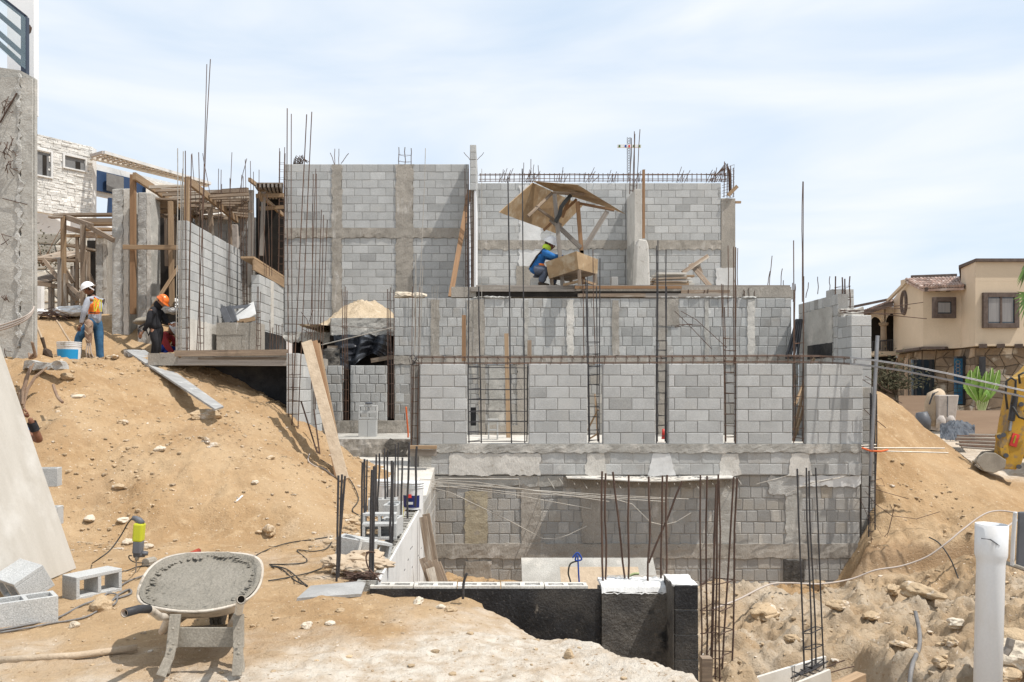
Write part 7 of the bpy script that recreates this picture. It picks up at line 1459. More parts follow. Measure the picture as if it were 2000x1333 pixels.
mb.tube([P(1822, 832, 24.8), P(1820, 812, 24.8), P(1821, 792, 24.8), P(1826, 776, 24.8), P(1836, 769, 24.9)], .2, 10, rs=[.16, .2, .22, .24, .18]); mb.build('body', kp, smooth=True); MB().mat('black_plastic').tube([P(1815, 790, 24.55), P(1822, 770, 24.6), P(1832, 766, 24.7)], .025, 5).build('strap', kp)
for k, (x, s_, lb) in enumerate(((1838, 9, 'small pale wrapped bundle at the foot of the grey planter, left one'), (1857, 8, 'small pale wrapped bundle at the foot of the grey planter, right one'))):
    mb = MB().mat('wrap_grey'); mb.tube([P(x, 836, 24), P(x, 820, 24), P(x+1, 812, 24)], .13, 8, rs=[.14, .13, .05]); o = mb.build('wrapped_bundle', smooth=True); tag(o, lb, 'bundle')
o = MB().mat('tool_grey').tube([P(1803, 840, 24.6), P(1803, 822, 24.6), P(1800, 806, 24.6)], .2, 10, rs=[.2, .22, .16]).build('plastic_roll', smooth=True); tag(o, 'dark grey roll lying beside the kraft wrapped planter', 'roll')
tp = MB().mat('tarp')
def tarpf(u, v):
    a = P(1836+u*68, 831+v*26+8*u*v, 23.2-v*1.6); h_ = .25*math.sin(math.pi*min(1, u*1.05))*math.sin(math.pi*min(1, .15+v*.85))
    return a+Vector((0, 0, h_+.09*mnoise.noise(Vector((u*7, v*5, 3)))+.04*mnoise.noise(Vector((u*19, v*14, 3)))))
tp.grid(30, 18, tarpf); o = tp.build('tarpaulin', solid=.01); tag(o, 'crumpled dark grey tarpaulin on the ground beside the top of the right sand slope', 'tarp')
rsd(51)
for k in range(9):
    o = MB().mat('rebar' if k % 2 else 'wood_grey').tube([P(1858+random.uniform(0, 20), 848+k*3.2, 22-k*.5), P(1950+random.uniform(-20, 20), 850+k*3.6, 22-k*.5)], .022, 5).build('rebar'); tag(o, 'long bar lying on the pale ground between the tarpaulin and the excavator arm', 'rebar', 'bars lying beside the tarpaulin')
# banana plant
def leaf(mb, base, tip, wid, bend, n=12, fold=.25, notch=0):
    base = Vector(base); tip = Vector(tip); ax = tip-base; sd = ax.cross(Vector((0, -1, 0))).normalized(); up = sd.cross(ax).normalized(); vs = []
    for i in range(n+1):
        t = i/n; c = base+ax*t+Vector(bend)*math.sin(t*math.pi*.9); w = 1.55*wid*math.sin(math.pi*min(1, (t*.93+.04)))**.7*(1.1-.3*t)*random.uniform(.9, 1.06)
        for j, s_ in enumerate((-1, -.5, 0, .5, 1)): vs.append(c+sd*(w*s_*(1-.12*notch*(i % 2)))+up*(abs(s_)*w*fold))
    mb.add(vs, [(i*5+j, i*5+j+1, (i+1)*5+j+1, (i+1)*5+j) for i in range(n) for j in range(4)])
bp = T('banana_plant', 'leafy banana plant with broad bright green leaves in front of the stone wall', 'plant', P(1915, 800, 28))
for (bx_, by, tx, ty, w, b_, d) in ((1911, 782, 1897, 724, .155, (-.12, 0, .02), 27.9), (1914, 782, 1911, 716, .15, (-.12, 0, 0), 28.05), (1917, 784, 1926, 726, .13, (.03, 0, 0), 27.8), (1921, 776, 1937, 719, .10, (.06, 0, 0), 28.1), (1922, 782, 1950, 724, .12, (.10, 0, .05), 28.2), (1909, 784, 1890, 750, .12, (-.16, 0, .22), 27.7), (1918, 786, 1927, 762, .10, (0, -.1, 0), 27.6), (1924, 784, 1946, 748, .09, (.1, 0, .1), 27.7)):
    mb = MB().mat('leaf_banana'); leaf(mb, P(bx_, by, d), P(tx, ty, d), w, b_, n=20, fold=.12, notch=1); mb.mat('stem_green').tube([P(bx_, by, d-.02), P(bx_, by, d).lerp(P(tx, ty, d), .5)+Vector(b_)*.98-Vector((0, .02, 0)), P(tx, ty, d-.02)], .012, 4); mb.build('leaf', bp, smooth=True)
for k, x in enumerate((1905, 1911, 1916, 1920, 1926, 1931)): MB().mat('stem_green').tube([P(1912+k*2.2, 802, 28), P(x, 778, 28)], .03, 6).build('stem', bp)
# dark thorny bush behind the pipe and boards
def bush(name, label, c, r, n, matn, cat='shrub', sq=(1, .6, 1), ls=.09, seed=0, tw='root'):
    rsd(seed); t = T(name, label, cat, c); c = Vector(c); mb = MB().mat(matn)
    for k in range(n):
        q_ = Vector((random.gauss(0, .45)*sq[0], random.gauss(0, .45)*sq[1], abs(random.gauss(0, .5))*sq[2]))*r; a = Vector((random.uniform(-1, 1), random.uniform(-1, 1), random.uniform(-1, 1))).normalized()*ls*random.uniform(.5, 1.3); b = a.orthogonal().normalized()*ls*.4
        mb.add([c+q_-a, c+q_+b, c+q_+a, c+q_-b], [(0, 1, 2, 3)], None, random.uniform(.5, 1.4))
    mb.build('foliage', t); mb = MB().mat(tw)
    for k in range(14): e = c+Vector((random.gauss(0, .5)*sq[0], random.gauss(0, .3)*sq[1], abs(random.gauss(0, .8))*sq[2]))*r; mb.tube([c, (c+e)/2+Vector((0, 0, .1*r)), e], .012, 4)
    mb.build('branches', t); return t
bush('shrub', 'dark dry tangled shrub against the stone wall above the right sand slope', P(1735, 760, 26), 1.1, 1500, 'leaf_dry', sq=(1, .6, .75), ls=.07, seed=5)
bush('shrub', 'sparse dry shrub by the pale stone wall at far left', P(84, 520, 24), .9, 260, 'leaf_dry', sq=(.8, .5, 1), ls=.05, seed=6)
# palm whose fronds enter at the right edge
pm = T('palm_tree', 'fan palm whose green fronds reach in at the right edge above the beige house', 'palm', (PX(2045, 17), 17, 0)); rsd(52)
MB().mat('root').tube([(PX(2045, 17), 17, 0), (PX(2050, 17), 17, 2.2), (PX(2045, 17), 17.1, 4.2)], .16, 10, rs=[.2, .16, .15]).build('trunk', pm)
crown = Vector((PX(2045, 17), 17.1, 4.2))
def frond(tip, nl=16, r=.55):
    tip = Vector(tip); MB().mat('stem_green').tube([crown, (crown+tip)/2+Vector((0, 0, .15)), tip], .018, 5).build('leaf_stalk', pm)
    mb = MB().mat('leaf_palm'); d = (tip-crown).normalized(); sd = d.cross(Vector((0, 1, .3))).normalized()
    for k in range(nl):
        a = (k/(nl-1)-.5)*3.0; v = (d*math.cos(a)+sd*math.sin(a)).normalized(); L_ = r*random.uniform(.8, 1.1); e = tip+v*L_-Vector((0, 0, .25*L_*L_*2)); m_ = tip+v*L_*.5; w = v.cross(Vector((0, 1, 0))).normalized()*.028
        mb.add([tip, m_+w, e, m_-w], [(0, 1, 2, 3)], None, random.uniform(.6, 1.3))
    mb.build('frond', pm)
for tp_ in (P(2015, 512, 16.6), P(2012, 585, 16.8), P(2055, 480, 17), P(2090, 500, 17.3), P(2085, 560, 17), P(2050, 600, 16.5), P(2040, 540, 17.8)): frond(tp_, r=.50 if tp_.x < crown.x-.3 else .6)
# excavator ---------------------------------------------------------------------------------------------
ex_ = T('excavator', 'worn yellow excavator at the right edge, its arm reaching down with a small muddy bucket', 'excavator', (PX(2200, 17), 17, 0)); D = 16.2
def plate(name, pts, d, th, mat, par=ex_, bevel=.015):
    n = len(pts); vs = [P(x, y, d) for x, y in pts]; vs = [Vector(v) for v in vs]+[Vector((v.x, v.y+th, v.z)) for v in vs]
    mb = MB().mat(mat); mb.add(vs, [tuple(range(n))[::-1], tuple(range(n, 2*n))]+[(i, (i+1) % n, n+(i+1) % n, n+i) for i in range(n)]); return mb.build(name, par, bevel=bevel)
am = plate('arm', [(1985, 740), (2000, 735), (2020, 750), (2024, 800), (2004, 880), (1996, 905), (1985, 918), (1962, 916), (1958, 900), (1970, 820), (1978, 780)], D, .32, 'yellow_paint')
plate('link', [(1948, 850), (1958, 845), (1966, 850), (1972, 890), (1964, 898), (1955, 890)], D-.05, .1, 'yellow_paint'); plate('bucket_link', [(1958, 885), (1972, 882), (1966, 915), (1950, 912)], D+.05, .2, 'dirt_metal')
for x, y in ((1952, 853), (1960, 850), (1965, 890), (1995, 790), (1990, 912)): o = MB().mat('tool_grey').tube([P(x, y, D-.09), P(x, y, D+.1)], .045, 12).build('pin', ex_)
# bucket
mb = MB().mat('dirt_metal'); vs = []; cx, cz = 1935, 905; n = 14
for j, dd in enumerate((-.28, .35)):
    for i in range(n+1):
        a = R(160+i*15.5); vs.append(P(1935+30*math.cos(a)*1.0, 902-21*math.sin(a), D+dd))
    for i in range(n+1):
        a = R(160+i*15.5); vs.append(P(1935+27*math.cos(a), 902-18.5*math.sin(a), D+dd))
m_ = n+1; fs = []
for i in range(n):
    fs += [(i, i+1, 2*m_+i+1, 2*m_+i), (m_+i, 3*m_+i, 3*m_+i+1, m_+i+1), (i, m_+i, m_+i+1, i+1), (2*m_+i, 2*m_+i+1, 3*m_+i+1, 3*m_+i)]
mb.add(vs, fs); mb.build('bucket_shell', ex_)
plate('bucket_side', [(1905, 897), (1918, 882), (1942, 880), (1965, 895), (1966, 912), (1945, 924), (1920, 918)], D+.34, .03, 'dirt_metal'); plate('bucket_side', [(1907, 903), (1912, 892), (1925, 884), (1945, 885), (1966, 899), (1964, 914), (1942, 925), (1922, 921)], D-.30, .03, 'dirt_metal')
for k in range(4): MB().mat('dirt_metal').bar(P(1908+k*.5, 898+k*1.5, D-.25+k*.19), P(1900+k*.5, 902+k*1.5, D-.25+k*.19), .05, .03).build('tooth', ex_)
plate('boom', [(1988, 742), (2010, 725), (2120, 600), (2170, 590), (2180, 640), (2110, 690), (2030, 770)], D+.4, .34, 'yellow_paint')
for pts in (((1968, 800), (1964, 770), (1966, 745), (1975, 738), (1984, 744), (1983, 770), (1976, 790)), ((1978, 795), (1990, 815), (2010, 822), (2030, 815)), ((1992, 750), (1990, 733), (2000, 728), (2020, 735))): MB().mat('cable_black').tube([P(x, y, D-.12) for x, y in pts], .022, 7).build('hydraulic_hose', ex_, smooth=True)
MB().mat('steel').tube([P(1972, 842, D-.02), P(1978, 800, D+.02)], .03, 8).build('piston_rod', ex_); MB().mat('black_plastic').tube([P(1975, 822, D-.04), P(1983, 770, D)], .06, 10).build('cylinder', ex_)
MB().mat('label_red').bar(P(1978, 872, D-.012), P(1985, 848, D-.012), .14, .02, Y).build('decal', ex_); MB().mat('neon_tool').bar(P(1979.5, 866, D-.028), P(1984, 851, D-.028), .03, .006, Y).build('decal_stripe', ex_)
hx = PX(2230, 17)
MB().mat('yellow_paint').box(hx-1.3, hx+2.4, 16, 18.3, 1.1, 2.0).build('engine_house', ex_, bevel=.06); MB().mat('yellow_paint').box(hx-1.2, hx+.2, 16.1, 17.2, 2.0, 3.3).build('cab', ex_, bevel=.06); MB().mat('glass_dark').box(hx-1.1, hx+.1, 16.08, 16.12, 2.2, 3.15).build('cab_window', ex_)
for yy in (15.9, 18.0): MB().mat('tyre').tube([(hx-1.6, yy, .4), (hx+2.4, yy, .4)], .42, 16).build('track', ex_)
# second machine bucket edge at right border
eb = T('digger_bucket', 'dark metal digger bucket with a pale cutting edge cut off by the right border', 'bucket', P(2010, 1110, 9.8))
D = 9.8; 
for nm, pts, d, th, m_ in (('side_plate', [(1990, 1000), (2040, 1000), (2045, 1130), (1986, 1108)], D, .03, 'tool_grey'), ('back_plate', [(2038, 1000), (2044, 1000), (2048, 1132), (2042, 1132)], D, .12, 'tool_grey'), ('cutting_edge', [(1977, 1108), (1984, 1102), (2046, 1124), (2044, 1132)], D-.04, .2, 'dirt_metal'), ('edge_rib', [(1984, 1002), (1988, 1000), (1984, 1060), (1982, 1108), (1978, 1108), (1980, 1050)], D-.03, .06, 'plastic_white')):
    plate(nm, pts, d, th, m_, par=eb)
# ---- white houses at left -------------------------------------------------------------------------------
rsd(53)
D0, D1_ = 34.0, 40.0
wh_ = T('house', 'white modern house with pale stacked stone facing and a slatted pergola, behind the left scaffolding', 'house', (PX(120, 36), 36, 3))
# the facade recedes to the right: two plan points
def facade(px0, d0, px1, d1, y0t, y0b, mat, name, th=.4, ztop=None, par=wh_):
    a, b = Vector((PX(px0, d0), d0, 0)), Vector((PX(px1, d1), d1, 0)); z1, z0 = PZ(y0t, d0), PZ(y0b, d0)
    mb = MB().mat(mat); vs = [(a.x, a.y, z0), (b.x, b.y, z0), (b.x, b.y, z1), (a.x, a.y, z1)]; vs += [(x, y+th, z) for x, y, z in vs]
    mb.add(vs, [(0, 1, 2, 3), (7, 6, 5, 4), (0, 4, 5, 1), (1, 5, 6, 2), (2, 6, 7, 3), (3, 7, 4, 0)]); return mb.build(name, par), a, b, z0, z1
dL = 34.; zT = PZ(255, dL); dR = (zT-1.7)*1600/(758-285)
o, a, b, z0, z1 = facade(20, dL*.985, 180, dR, 250, 405, 'plaster', 'stone_block_wall')
zB = z0
Ln = math.hypot(b.x-a.x, b.y-a.y); sx0 = lambda px: None
def along(px):  # distance along the facade seen at px
    t0, t1 = 0., 1.
    for _ in range(30):
        tm = (t0+t1)/2; v = a.lerp(b, tm)
        if v.x/v.y*1600+955 < px: t0 = tm
        else: t1 = tm
    return t0*Ln, a.lerp(b, t0).y
mb = MB().mat('stone_light'); dvec = (b-a).normalized(); nrm = Vector((dvec.y, -dvec.x, 0))
h1 = along(64), along(98); h2 = along(125), along(165)
W1 = (h1[0][0], h1[1][0], PZ(340, h1[0][1]), PZ(292, h1[0][1])); W2 = (h2[0][0], h2[1][0], PZ(335, h2[1][1]), PZ(304, h2[0][1]))
z = z0
while z < z1:
    hh = random.uniform(.08, .14); u = -random.uniform(0, .3)
    while u < Ln:
        w = random.uniform(.18, .5); s0, s1 = max(u, 0)+.006, min(u+w, Ln)-.006; u += w; zz1 = min(z+hh, z1)-.008; cu, cz_ = (s0+s1)/2, z+hh/2
        if s1-s0 < .03 or any(h[0]-.05 < cu < h[1]+.05 and h[2]-.02 < cz_ < h[3]+.02 for h in (W1, W2)): continue
        t = random.uniform(.015, .05); vs = [a+dvec*p+Vector((0, 0, r_)) for p, r_ in ((s0, z), (s1, z), (s1, zz1), (s0, zz1))]; vs = [Vector((v.x, v.y, v.z)) for v in vs]
        vs = vs+[v+nrm*t*random.uniform(.8, 1.1) for v in vs]; mb.add(vs, [(4, 5, 6, 7), (0, 1, 5, 4), (1, 2, 6, 5), (2, 3, 7, 6), (3, 0, 4, 7)], None, random.uniform(.8, 1.12))
    z += hh
mb.build('stacked_stone', wh_)
for W_ in (W1, W2):
    mb = MB().mat('plaster'); 
    def fb_(u0, u1, zz0, zz1, t0, t1, mt):
        mb_ = MB().mat(mt); vs = []
        for u, zq in ((u0, zz0), (u1, zz0), (u1, zz1), (u0, zz1)): vs.append(a+dvec*u+nrm*t1+Vector((0, 0, zq)))
        vs += [v-nrm*(t1-t0) for v in vs]; mb_.add(vs, [(0, 1, 2, 3), (7, 6, 5, 4), (0, 4, 5, 1), (1, 5, 6, 2), (2, 6, 7, 3), (3, 7, 4, 0)]); return mb_
    w_ = fb_(W_[0], W_[1], W_[2], W_[3], .0, .012, 'room_grey').build('window', wh_)
    for (u0, u1, q0, q1, mt) in ((W_[0]-.08, W_[1]+.08, W_[3], W_[3]+.08, 'plaster'), (W_[0]-.08, W_[0], W_[2], W_[3], 'plaster'), (W_[1], W_[1]+.08, W_[2], W_[3], 'plaster'), (W_[0]-.08, W_[1]+.08, W_[2]-.06, W_[2], 'plaster'), (W_[0]+(W_[1]-W_[0])*.55, W_[0]+(W_[1]-W_[0])*.78, W_[2]+.02, W_[3]-.15, 'dark_inside')):
        o = fb_(u0, u1, q0, q1, .0, .10 if mt == 'plaster' else .03, mt).build('frame' if mt == 'plaster' else 'opening', wh_); o.parent = w_
# white base and terrace wall
o, _, _, _, _ = facade(10, 34.6, 260, dR*1.12, 392, 640, 'white_paint', 'white_wall', th=.5)
dm = dR*1.02
o, a4, b4, _, _ = facade(178, dm, 470, dm*1.2, 318, 380, 'plaster', 'upper_wall', th=.3)
facade(178, dm*.995, 290, dm*1.06, 330, 370, 'blue_shutter', 'shuttered_window', th=.1); facade(208, dm*1.005, 240, dm*1.025, 338, 372, 'room_grey', 'open_window_bay', th=.1)
# pergola slab with slats
pg = T('pergola', 'long pale slatted pergola roof of the white house, sloping down to the right in perspective', 'pergola', P(300, 330, 42))
zP = PZ(305, dm*.97)
e0 = Vector((PX(178, dm*.97), dm*.97, zP)); e1 = Vector((PX(405, dm*1.104), dm*1.104, zP)); r0_ = Vector((PX(178, dm), dm*1.0, zP)); dirp = (e1-e0).normalized(); out = Vector((dirp.y, -dirp.x, 0))*.95
MB().mat('plaster').bar(e0+out, e1+out*.2, .2, .13).build('front_beam', pg); MB().mat('stone_light').bar(e0, e1, .2, .28).build('rear_beam', pg)
for k in range(26):
    p = e0.lerp(e1, k/25); MB().mat('wrap_grey').bar(p, p+out*(1-.8*k/25), .10, .13).build('slat', pg)
for k in range(3): f_ = (k+1)/4; MB().mat('stone_light').bar(e0+out*f_, e1+out*f_*.3, .07, .08).build('lath', pg)
o, a5, b5, _, _ = facade(285, dm*1.05, 470, dm*1.18, 350, 420, 'stone_light', 'right_stone_wall', th=.3)
# field stone retaining wall beneath
rw_ = T('stone_wall', 'pale retaining wall of irregular field stones below the white house at far left', 'wall', (PX(120, 30), 30, 2))
M('field_pale', (.62, .58, .50), (.50, .46, .39), s=2.2, bump=.7, bs=12, bd=.03, fine=.15)
xa_, xb_ = PX(40, 30), PX(215, 32.5); MB().mat('mortar').box(xa_, xb_, 30.8, 31.2, 1.5, PZ(455, 30)).build('core', rw_)
mb = MB().mat('field_pale'); stonewall(mb, (xa_, 30.78), (xb_, 30.78), 3.6, PZ(455, 30.7), s_=.55, th=.07); mb.build('stones', rw_)
mb = MB().mat('plaster').box(xa_, xb_, 27.5, 27.7, 2, PZ(558, 27.5)); o = mb.build('rendered_wall'); tag(o, 'low grey rendered wall below the field stones at far left', 'wall')
o = MB().mat('blue_shutter').tube([P(215, 418, 26), P(217, 388, 26)], .1, 10).build('drum'); tag(o, 'slim blue drum standing on the formwork beside the pitted pillar', 'drum')
o = MB().mat('white_paint').box(-30, -10, 46, 47, 2, 6.5).build('garden_wall'); tag(o, 'distant white garden wall behind the left scaffolding', 'wall')
# ---------------------------------------------------------------- people
def skin(name, chains, mat, parent, sub=2, root=0):
    """one continuous surface grown over a skeleton; chains: lists of (x, y, z, r[, r2]) sharing joints by position"""
    idx = {}; vs = []; rr = []; ed = set(); org = Vector(parent.get('_o', (0, 0, 0)))
    for ch in chains:
        prev = None
        for j in ch:
            k = (round(j[0], 3), round(j[1], 3), round(j[2], 3))
            if k not in idx: idx[k] = len(vs); vs.append(Vector(j[:3])-org); rr.append((j[3], j[4] if len(j) > 4 else j[3]))
            if prev is not None and prev != idx[k]: ed.add((prev, idx[k]))
            prev = idx[k]
    me = bpy.data.meshes.new(name); me.from_pydata([tuple(v) for v in vs], list(ed), []); me.materials.append(MATS[mat])
    a = me.attributes.new('lc', 'FLOAT_VECTOR', 'POINT'); a.data.foreach_set('vector', [c for v in vs for c in v]); a = me.attributes.new('v', 'FLOAT', 'POINT'); a.data.foreach_set('value', [1.0]*len(vs))
    o = bpy.data.objects.new(name, me); COL.objects.link(o); o.parent = parent
    md = o.modifiers.new('skin', 'SKIN'); md.use_smooth_shade = True; md.branch_smoothing = .6
    if not me.skin_vertices: me.skin_vertices.new() if hasattr(me.skin_vertices, 'new') else None
    for i, r in enumerate(rr): me.skin_vertices[0].data[i].radius = r
    for i in range(len(vs)): me.skin_vertices[0].data[i].use_root = (i == root)
    sb = o.modifiers.new('sub', 'SUBSURF'); sb.levels = sb.render_levels = sub
    return o
def V3(*a): return Vector(a)
def person(label, loc, J, skinm='skin', hm='helmet_white', shirt='grey_shirt', pants='jeans', helmet=True, hood=None, face=None, hlook=None, group=None, S_=1.0):
    """J: joint name -> (x, y, z) from the feet, in metres"""
    t = T('person', label, 'person', loc); L0 = Vector(loc); g = {k: L0+Vector(v)*S_ for k, v in J.items()}
    def j(k, r, r2=None): v = g[k]; return (v.x, v.y, v.z, r*S_, (r2 or r)*S_)
    def mid(a, b, f, r, r2=None, off=(0, 0, 0)): v = g[a].lerp(g[b], f)+Vector(off)*S_; return (v.x, v.y, v.z, r*S_, (r2 or r)*S_)
    body = [[j('pelvis', .10, .08), mid('pelvis', 'chest', .5, .08, .07), j('chest', .10, .08), j('neck', .055), ]]
    for s_ in 'lr':
        body.append([j('pelvis', .10, .08), j('hip'+s_, .065), mid('hip'+s_, 'knee'+s_, .5, .058), j('knee'+s_, .045), mid('knee'+s_, 'ank'+s_, .35, .045), j('ank'+s_, .034), j('toe'+s_, .034)])
        body.append([j('chest', .10, .08), j('sh'+s_, .042), mid('sh'+s_, 'elb'+s_, .5, .042), j('elb'+s_, .038), mid('elb'+s_, 'wri'+s_, .4, .036), j('wri'+s_, .024)])
    skin('body', body, skinm, t)
    # head with nose, chin and ears on a neck
    hd = g['head']; up = (hd-g['neck']).normalized(); look = Vector(hlook or (0, -1, 0)).normalized(); look = (look-up*look.dot(up)).normalized(); sd = look.cross(up)
    mb = MB().mat(skinm); vs = []; nu, nv = 20, 14
    for b_ in range(nv+1):
        ph = math.pi*b_/nv
        for a_ in range(nu):
            th = 2*math.pi*a_/nu; x = math.sin(ph)*math.cos(th); y = math.sin(ph)*math.sin(th); z = math.cos(ph)
            r = 1.; fx_ = .098*x*(1+.12*max(0, -z)*(x > 0)); 
            if z < -.2: fx_ *= 1; 
            sy_ = .075*y*(1-.22*max(0, -z)); zz = .118*z
            nose = .028*math.exp(-((z+.08)/.13)**2-(y/.16)**2)*(x > .5); brow = .008*math.exp(-((z-.18)/.1)**2)*(x > .6); eye = -.010*math.exp(-((z-.06)/.09)**2-((abs(y)-.38)/.16)**2)*(x > .5); chin = .012*math.exp(-((z+.75)/.2)**2-(y/.3)**2)*(x > 0); lip = .007*math.exp(-((z+.42)/.07)**2-(y/.25)**2)*(x > .5)
            fx_ += nose+brow+eye+chin+lip
            vs.append(hd+look*fx_*S_+sd*sy_*S_+up*zz*S_)
    fs = [(i*nu+k, i*nu+(k+1) % nu, (i+1)*nu+(k+1) % nu, (i+1)*nu+k) for i in range(nv) for k in range(nu)]; mb.add(vs, fs); mb.build('head', t, smooth=True)
    for s_ in (-1, 1):
        MB().mat(skinm).blob(hd+sd*s_*.078*S_-look*.005*S_, .03*S_, sq=(.5, .7, 1), sub=2, amp=.05).build('ear', t, smooth=True)
        MB().mat('white_paint').blob(hd+sd*s_*.03*S_+look*.088*S_+up*.008*S_, .011*S_, sub=2, amp=0).build('eye', t, smooth=True)
    # hands: palm, four fingers of unequal length, thumb from the side
    for s_ in 'lr':
        w = g['wri'+s_]; dr = (w-g['elb'+s_]).normalized(); hdir = (g.get('hand'+s_, w+dr*.1)-w); hdir = hdir.normalized() if hdir.length > .01 else dr
        sdv = hdir.cross(Vector((0, 1, .2))).normalized(); pn = sdv.cross(hdir)
        c1 = w+hdir*.04*S_; c2 = w+hdir*.085*S_; ch = [[(*w, .022*S_), (*c1, .030*S_, .018*S_), (*c2, .034*S_, .016*S_)]]
        for k, ln in enumerate((.065, .078, .072, .055)):
            b0 = c2+sdv*((k-1.5)*.019*S_); b1 = b0+(hdir*.55*ln+pn*.012)*S_; b2 = b1+(hdir*.35*ln+pn*.03)*S_; ch.append([(*c2, .034*S_, .016*S_), (*b0, .010*S_), (*b1, .009*S_), (*b2, .0075*S_)])
        tb = c1+sdv*(-.032*S_); ch.append([(*c1, .030*S_, .018*S_), (*tb, .011*S_), (*(tb+(hdir*.035-sdv*.012+pn*.01)*S_), .0095*S_), (*(tb+(hdir*.055-sdv*.004+pn*.02)*S_), .008*S_)])
        skin('hand', ch, skinm, t, sub=1)
    # clothes
    sh = [[mid('pelvis', 'chest', -.22, .165, .135), mid('pelvis', 'chest', .25, .162, .135), mid('pelvis', 'chest', .6, .16, .13), j('chest', .18, .14), mid('chest', 'neck', .75, .085)]]
    for s_ in 'lr': sh.append([j('chest', .175, .135), j('sh'+s_, .088), mid('sh'+s_, 'elb'+s_, .5, .072), j('elb'+s_, .062), mid('elb'+s_, 'wri'+s_, .5, .048), mid('elb'+s_, 'wri'+s_, .93, .040)])
    skin('shirt', sh, shirt, t)
    pa = [[mid('pelvis', 'chest', .35, .14, .115), j('pelvis', .16, .135)]]
    for s_ in 'lr': pa.append([j('pelvis', .155, .13), j('hip'+s_, .122), mid('hip'+s_, 'knee'+s_, .5, .108), j('knee'+s_, .085), mid('knee'+s_, 'ank'+s_, .5, .08), mid('knee'+s_, 'ank'+s_, .95, .078)])
    skin('trousers', pa, pants, t)
    for s_ in 'lr':
        a, b = g['ank'+s_], g['toe'+s_]; dd = (b-a); dd.z = 0; dd = dd.normalized()
        skin('boot', [[(*(a+Vector((0, 0, .06*S_))), .052*S_), (*(a+Vector((0, 0, -.01*S_))), .05*S_), (*(a-dd*.03*S_-Vector((0, 0, .03*S_))), .042*S_)], [(*(a+Vector((0, 0, -.01*S_))), .05*S_), (*(a+dd*.10*S_-Vector((0, 0, .025*S_))), .045*S_), (*(a+dd*.18*S_-Vector((0, 0, .035*S_))), .034*S_)]], 'boot', t, sub=1)
    if helmet:
        c = hd+up*.03*S_; vs = []; nu = 24; nv = 7; hu = (up-look*.12).normalized(); hl_ = (look-hu*look.dot(hu)).normalized()
        mb = MB().mat(hm)
        for b_ in range(nv+1):
            ph = (math.pi/2)*b_/nv
            for a_ in range(nu):
                th = 2*math.pi*a_/nu; x = math.sin(ph)*math.cos(th); y = math.sin(ph)*math.sin(th); z = math.cos(ph); ridge = .006*math.exp(-(y/.12)**2)
                vs.append(c+hl_*(.132*x)*S_+sd*(.112*y)*S_+hu*(.125*z+ridge)*S_)
        for a_ in range(nu):
            th = 2*math.pi*a_/nu; f = .155+.045*max(0, math.cos(th)); vs.append(c+hl_*(f*math.cos(th))*S_+sd*(.128*math.sin(th))*S_-hu*(.012)*S_)
        mb.add(vs, [(i*nu+k, i*nu+(k+1) % nu, (i+1)*nu+(k+1) % nu, (i+1)*nu+k) for i in range(nv+1) for k in range(nu)]); mb.build('helmet', t, smooth=True, solid=.006)
        MB().mat('black_cloth').tube([hd+sd*.085*S_+up*.03*S_, hd+look*.06*S_-up*.125*S_, hd-sd*.085*S_+up*.03*S_], .005, 5).build('chin_strap', t)
        MB().mat('hair').blob(hd+up*.02*S_-look*.02*S_, .10*S_, sq=(.86, .86, .95), sub=3, amp=.06).build('hair', t, smooth=True)
    return t, g, look, sd, up
def vest(t, g, mat, S_=1.0, stripes=True, back=(0, -1, 0), lo=.02):
    c, p, n = g['chest'], g['pelvis'], g['neck']
    o = skin('vest', [[(*p.lerp(c, .05+lo), .172*S_, .142*S_), (*p.lerp(c, .5), .17*S_, .142*S_), (*c, .187*S_, .15*S_), (*c.lerp(n, .62), .10*S_, .09*S_)], [(*c, .187*S_, .15*S_), (*c.lerp(g['shl'], .72), .082*S_)], [(*c, .187*S_, .15*S_), (*c.lerp(g['shr'], .72), .082*S_)]], mat, t)
    return o
# 1: man in jeans seen from behind left, head bowed to the left
D = 17.0; L1 = P(186, 711, D)
J1 = dict(anklR=0, pelvis=(-.02, 0, .87), chest=(.02, .0, 1.25), neck=(-.06, 0, 1.44), head=(-.13, -.02, 1.55), hipl=(-.07, -.09, .80), hipr=(.02, .09, .79), kneel=(-.30, -.10, .54), ankl=(-.34, -.05, .14), toel=(-.50, -.06, .09), kneer=(.05, .07, .44), ankr=(.07, .08, .07), toer=(-.07, .05, .03),
    shl=(-.05, -.19, 1.33), shr=(.05, .19, 1.33), elbl=(-.10, -.26, 1.05), wril=(-.18, -.24, .80), handl=(-.22, -.24, .70), elbr=(-.08, .25, 1.07), wrir=(-.22, .15, .88), handr=(-.3, .12, .83)); J1.pop('anklR')
p1, g1, lk, sd, up = person('man in white helmet, orange vest, grey shirt and jeans standing on the sandy hill', (L1.x, D, L1.z), J1, 'skin', 'helmet_white', 'grey_shirt', 'jeans', hlook=(-1, -.25, -.6), S_=1.0)
vest(p1, g1, 'orange_vest')
c = g1['chest']
for a_, b_ in ((V3(.07, -.155, .07), V3(.15, -.12, -.17)), (V3(.15, -.13, .07), V3(.07, -.15, -.17)), (V3(.055, -.165, .08), V3(.055, -.165, -.18)), (V3(.165, -.10, .08), V3(.165, -.10, -.18))):
    MB().mat('yellow_strip').bar(c+a_+V3(-.01, -.012, 0), c+b_+V3(-.01, -.002, 0), .022, .006, Y).build('reflective_strip', p1)
MB().mat('black_cloth').tube([c+V3(-.06, -.165, -.2), c+V3(.08, -.16, -.21), c+V3(.18, -.08, -.2)], .010, 5).build('vest_trim', p1)
pl_ = g1['pelvis']
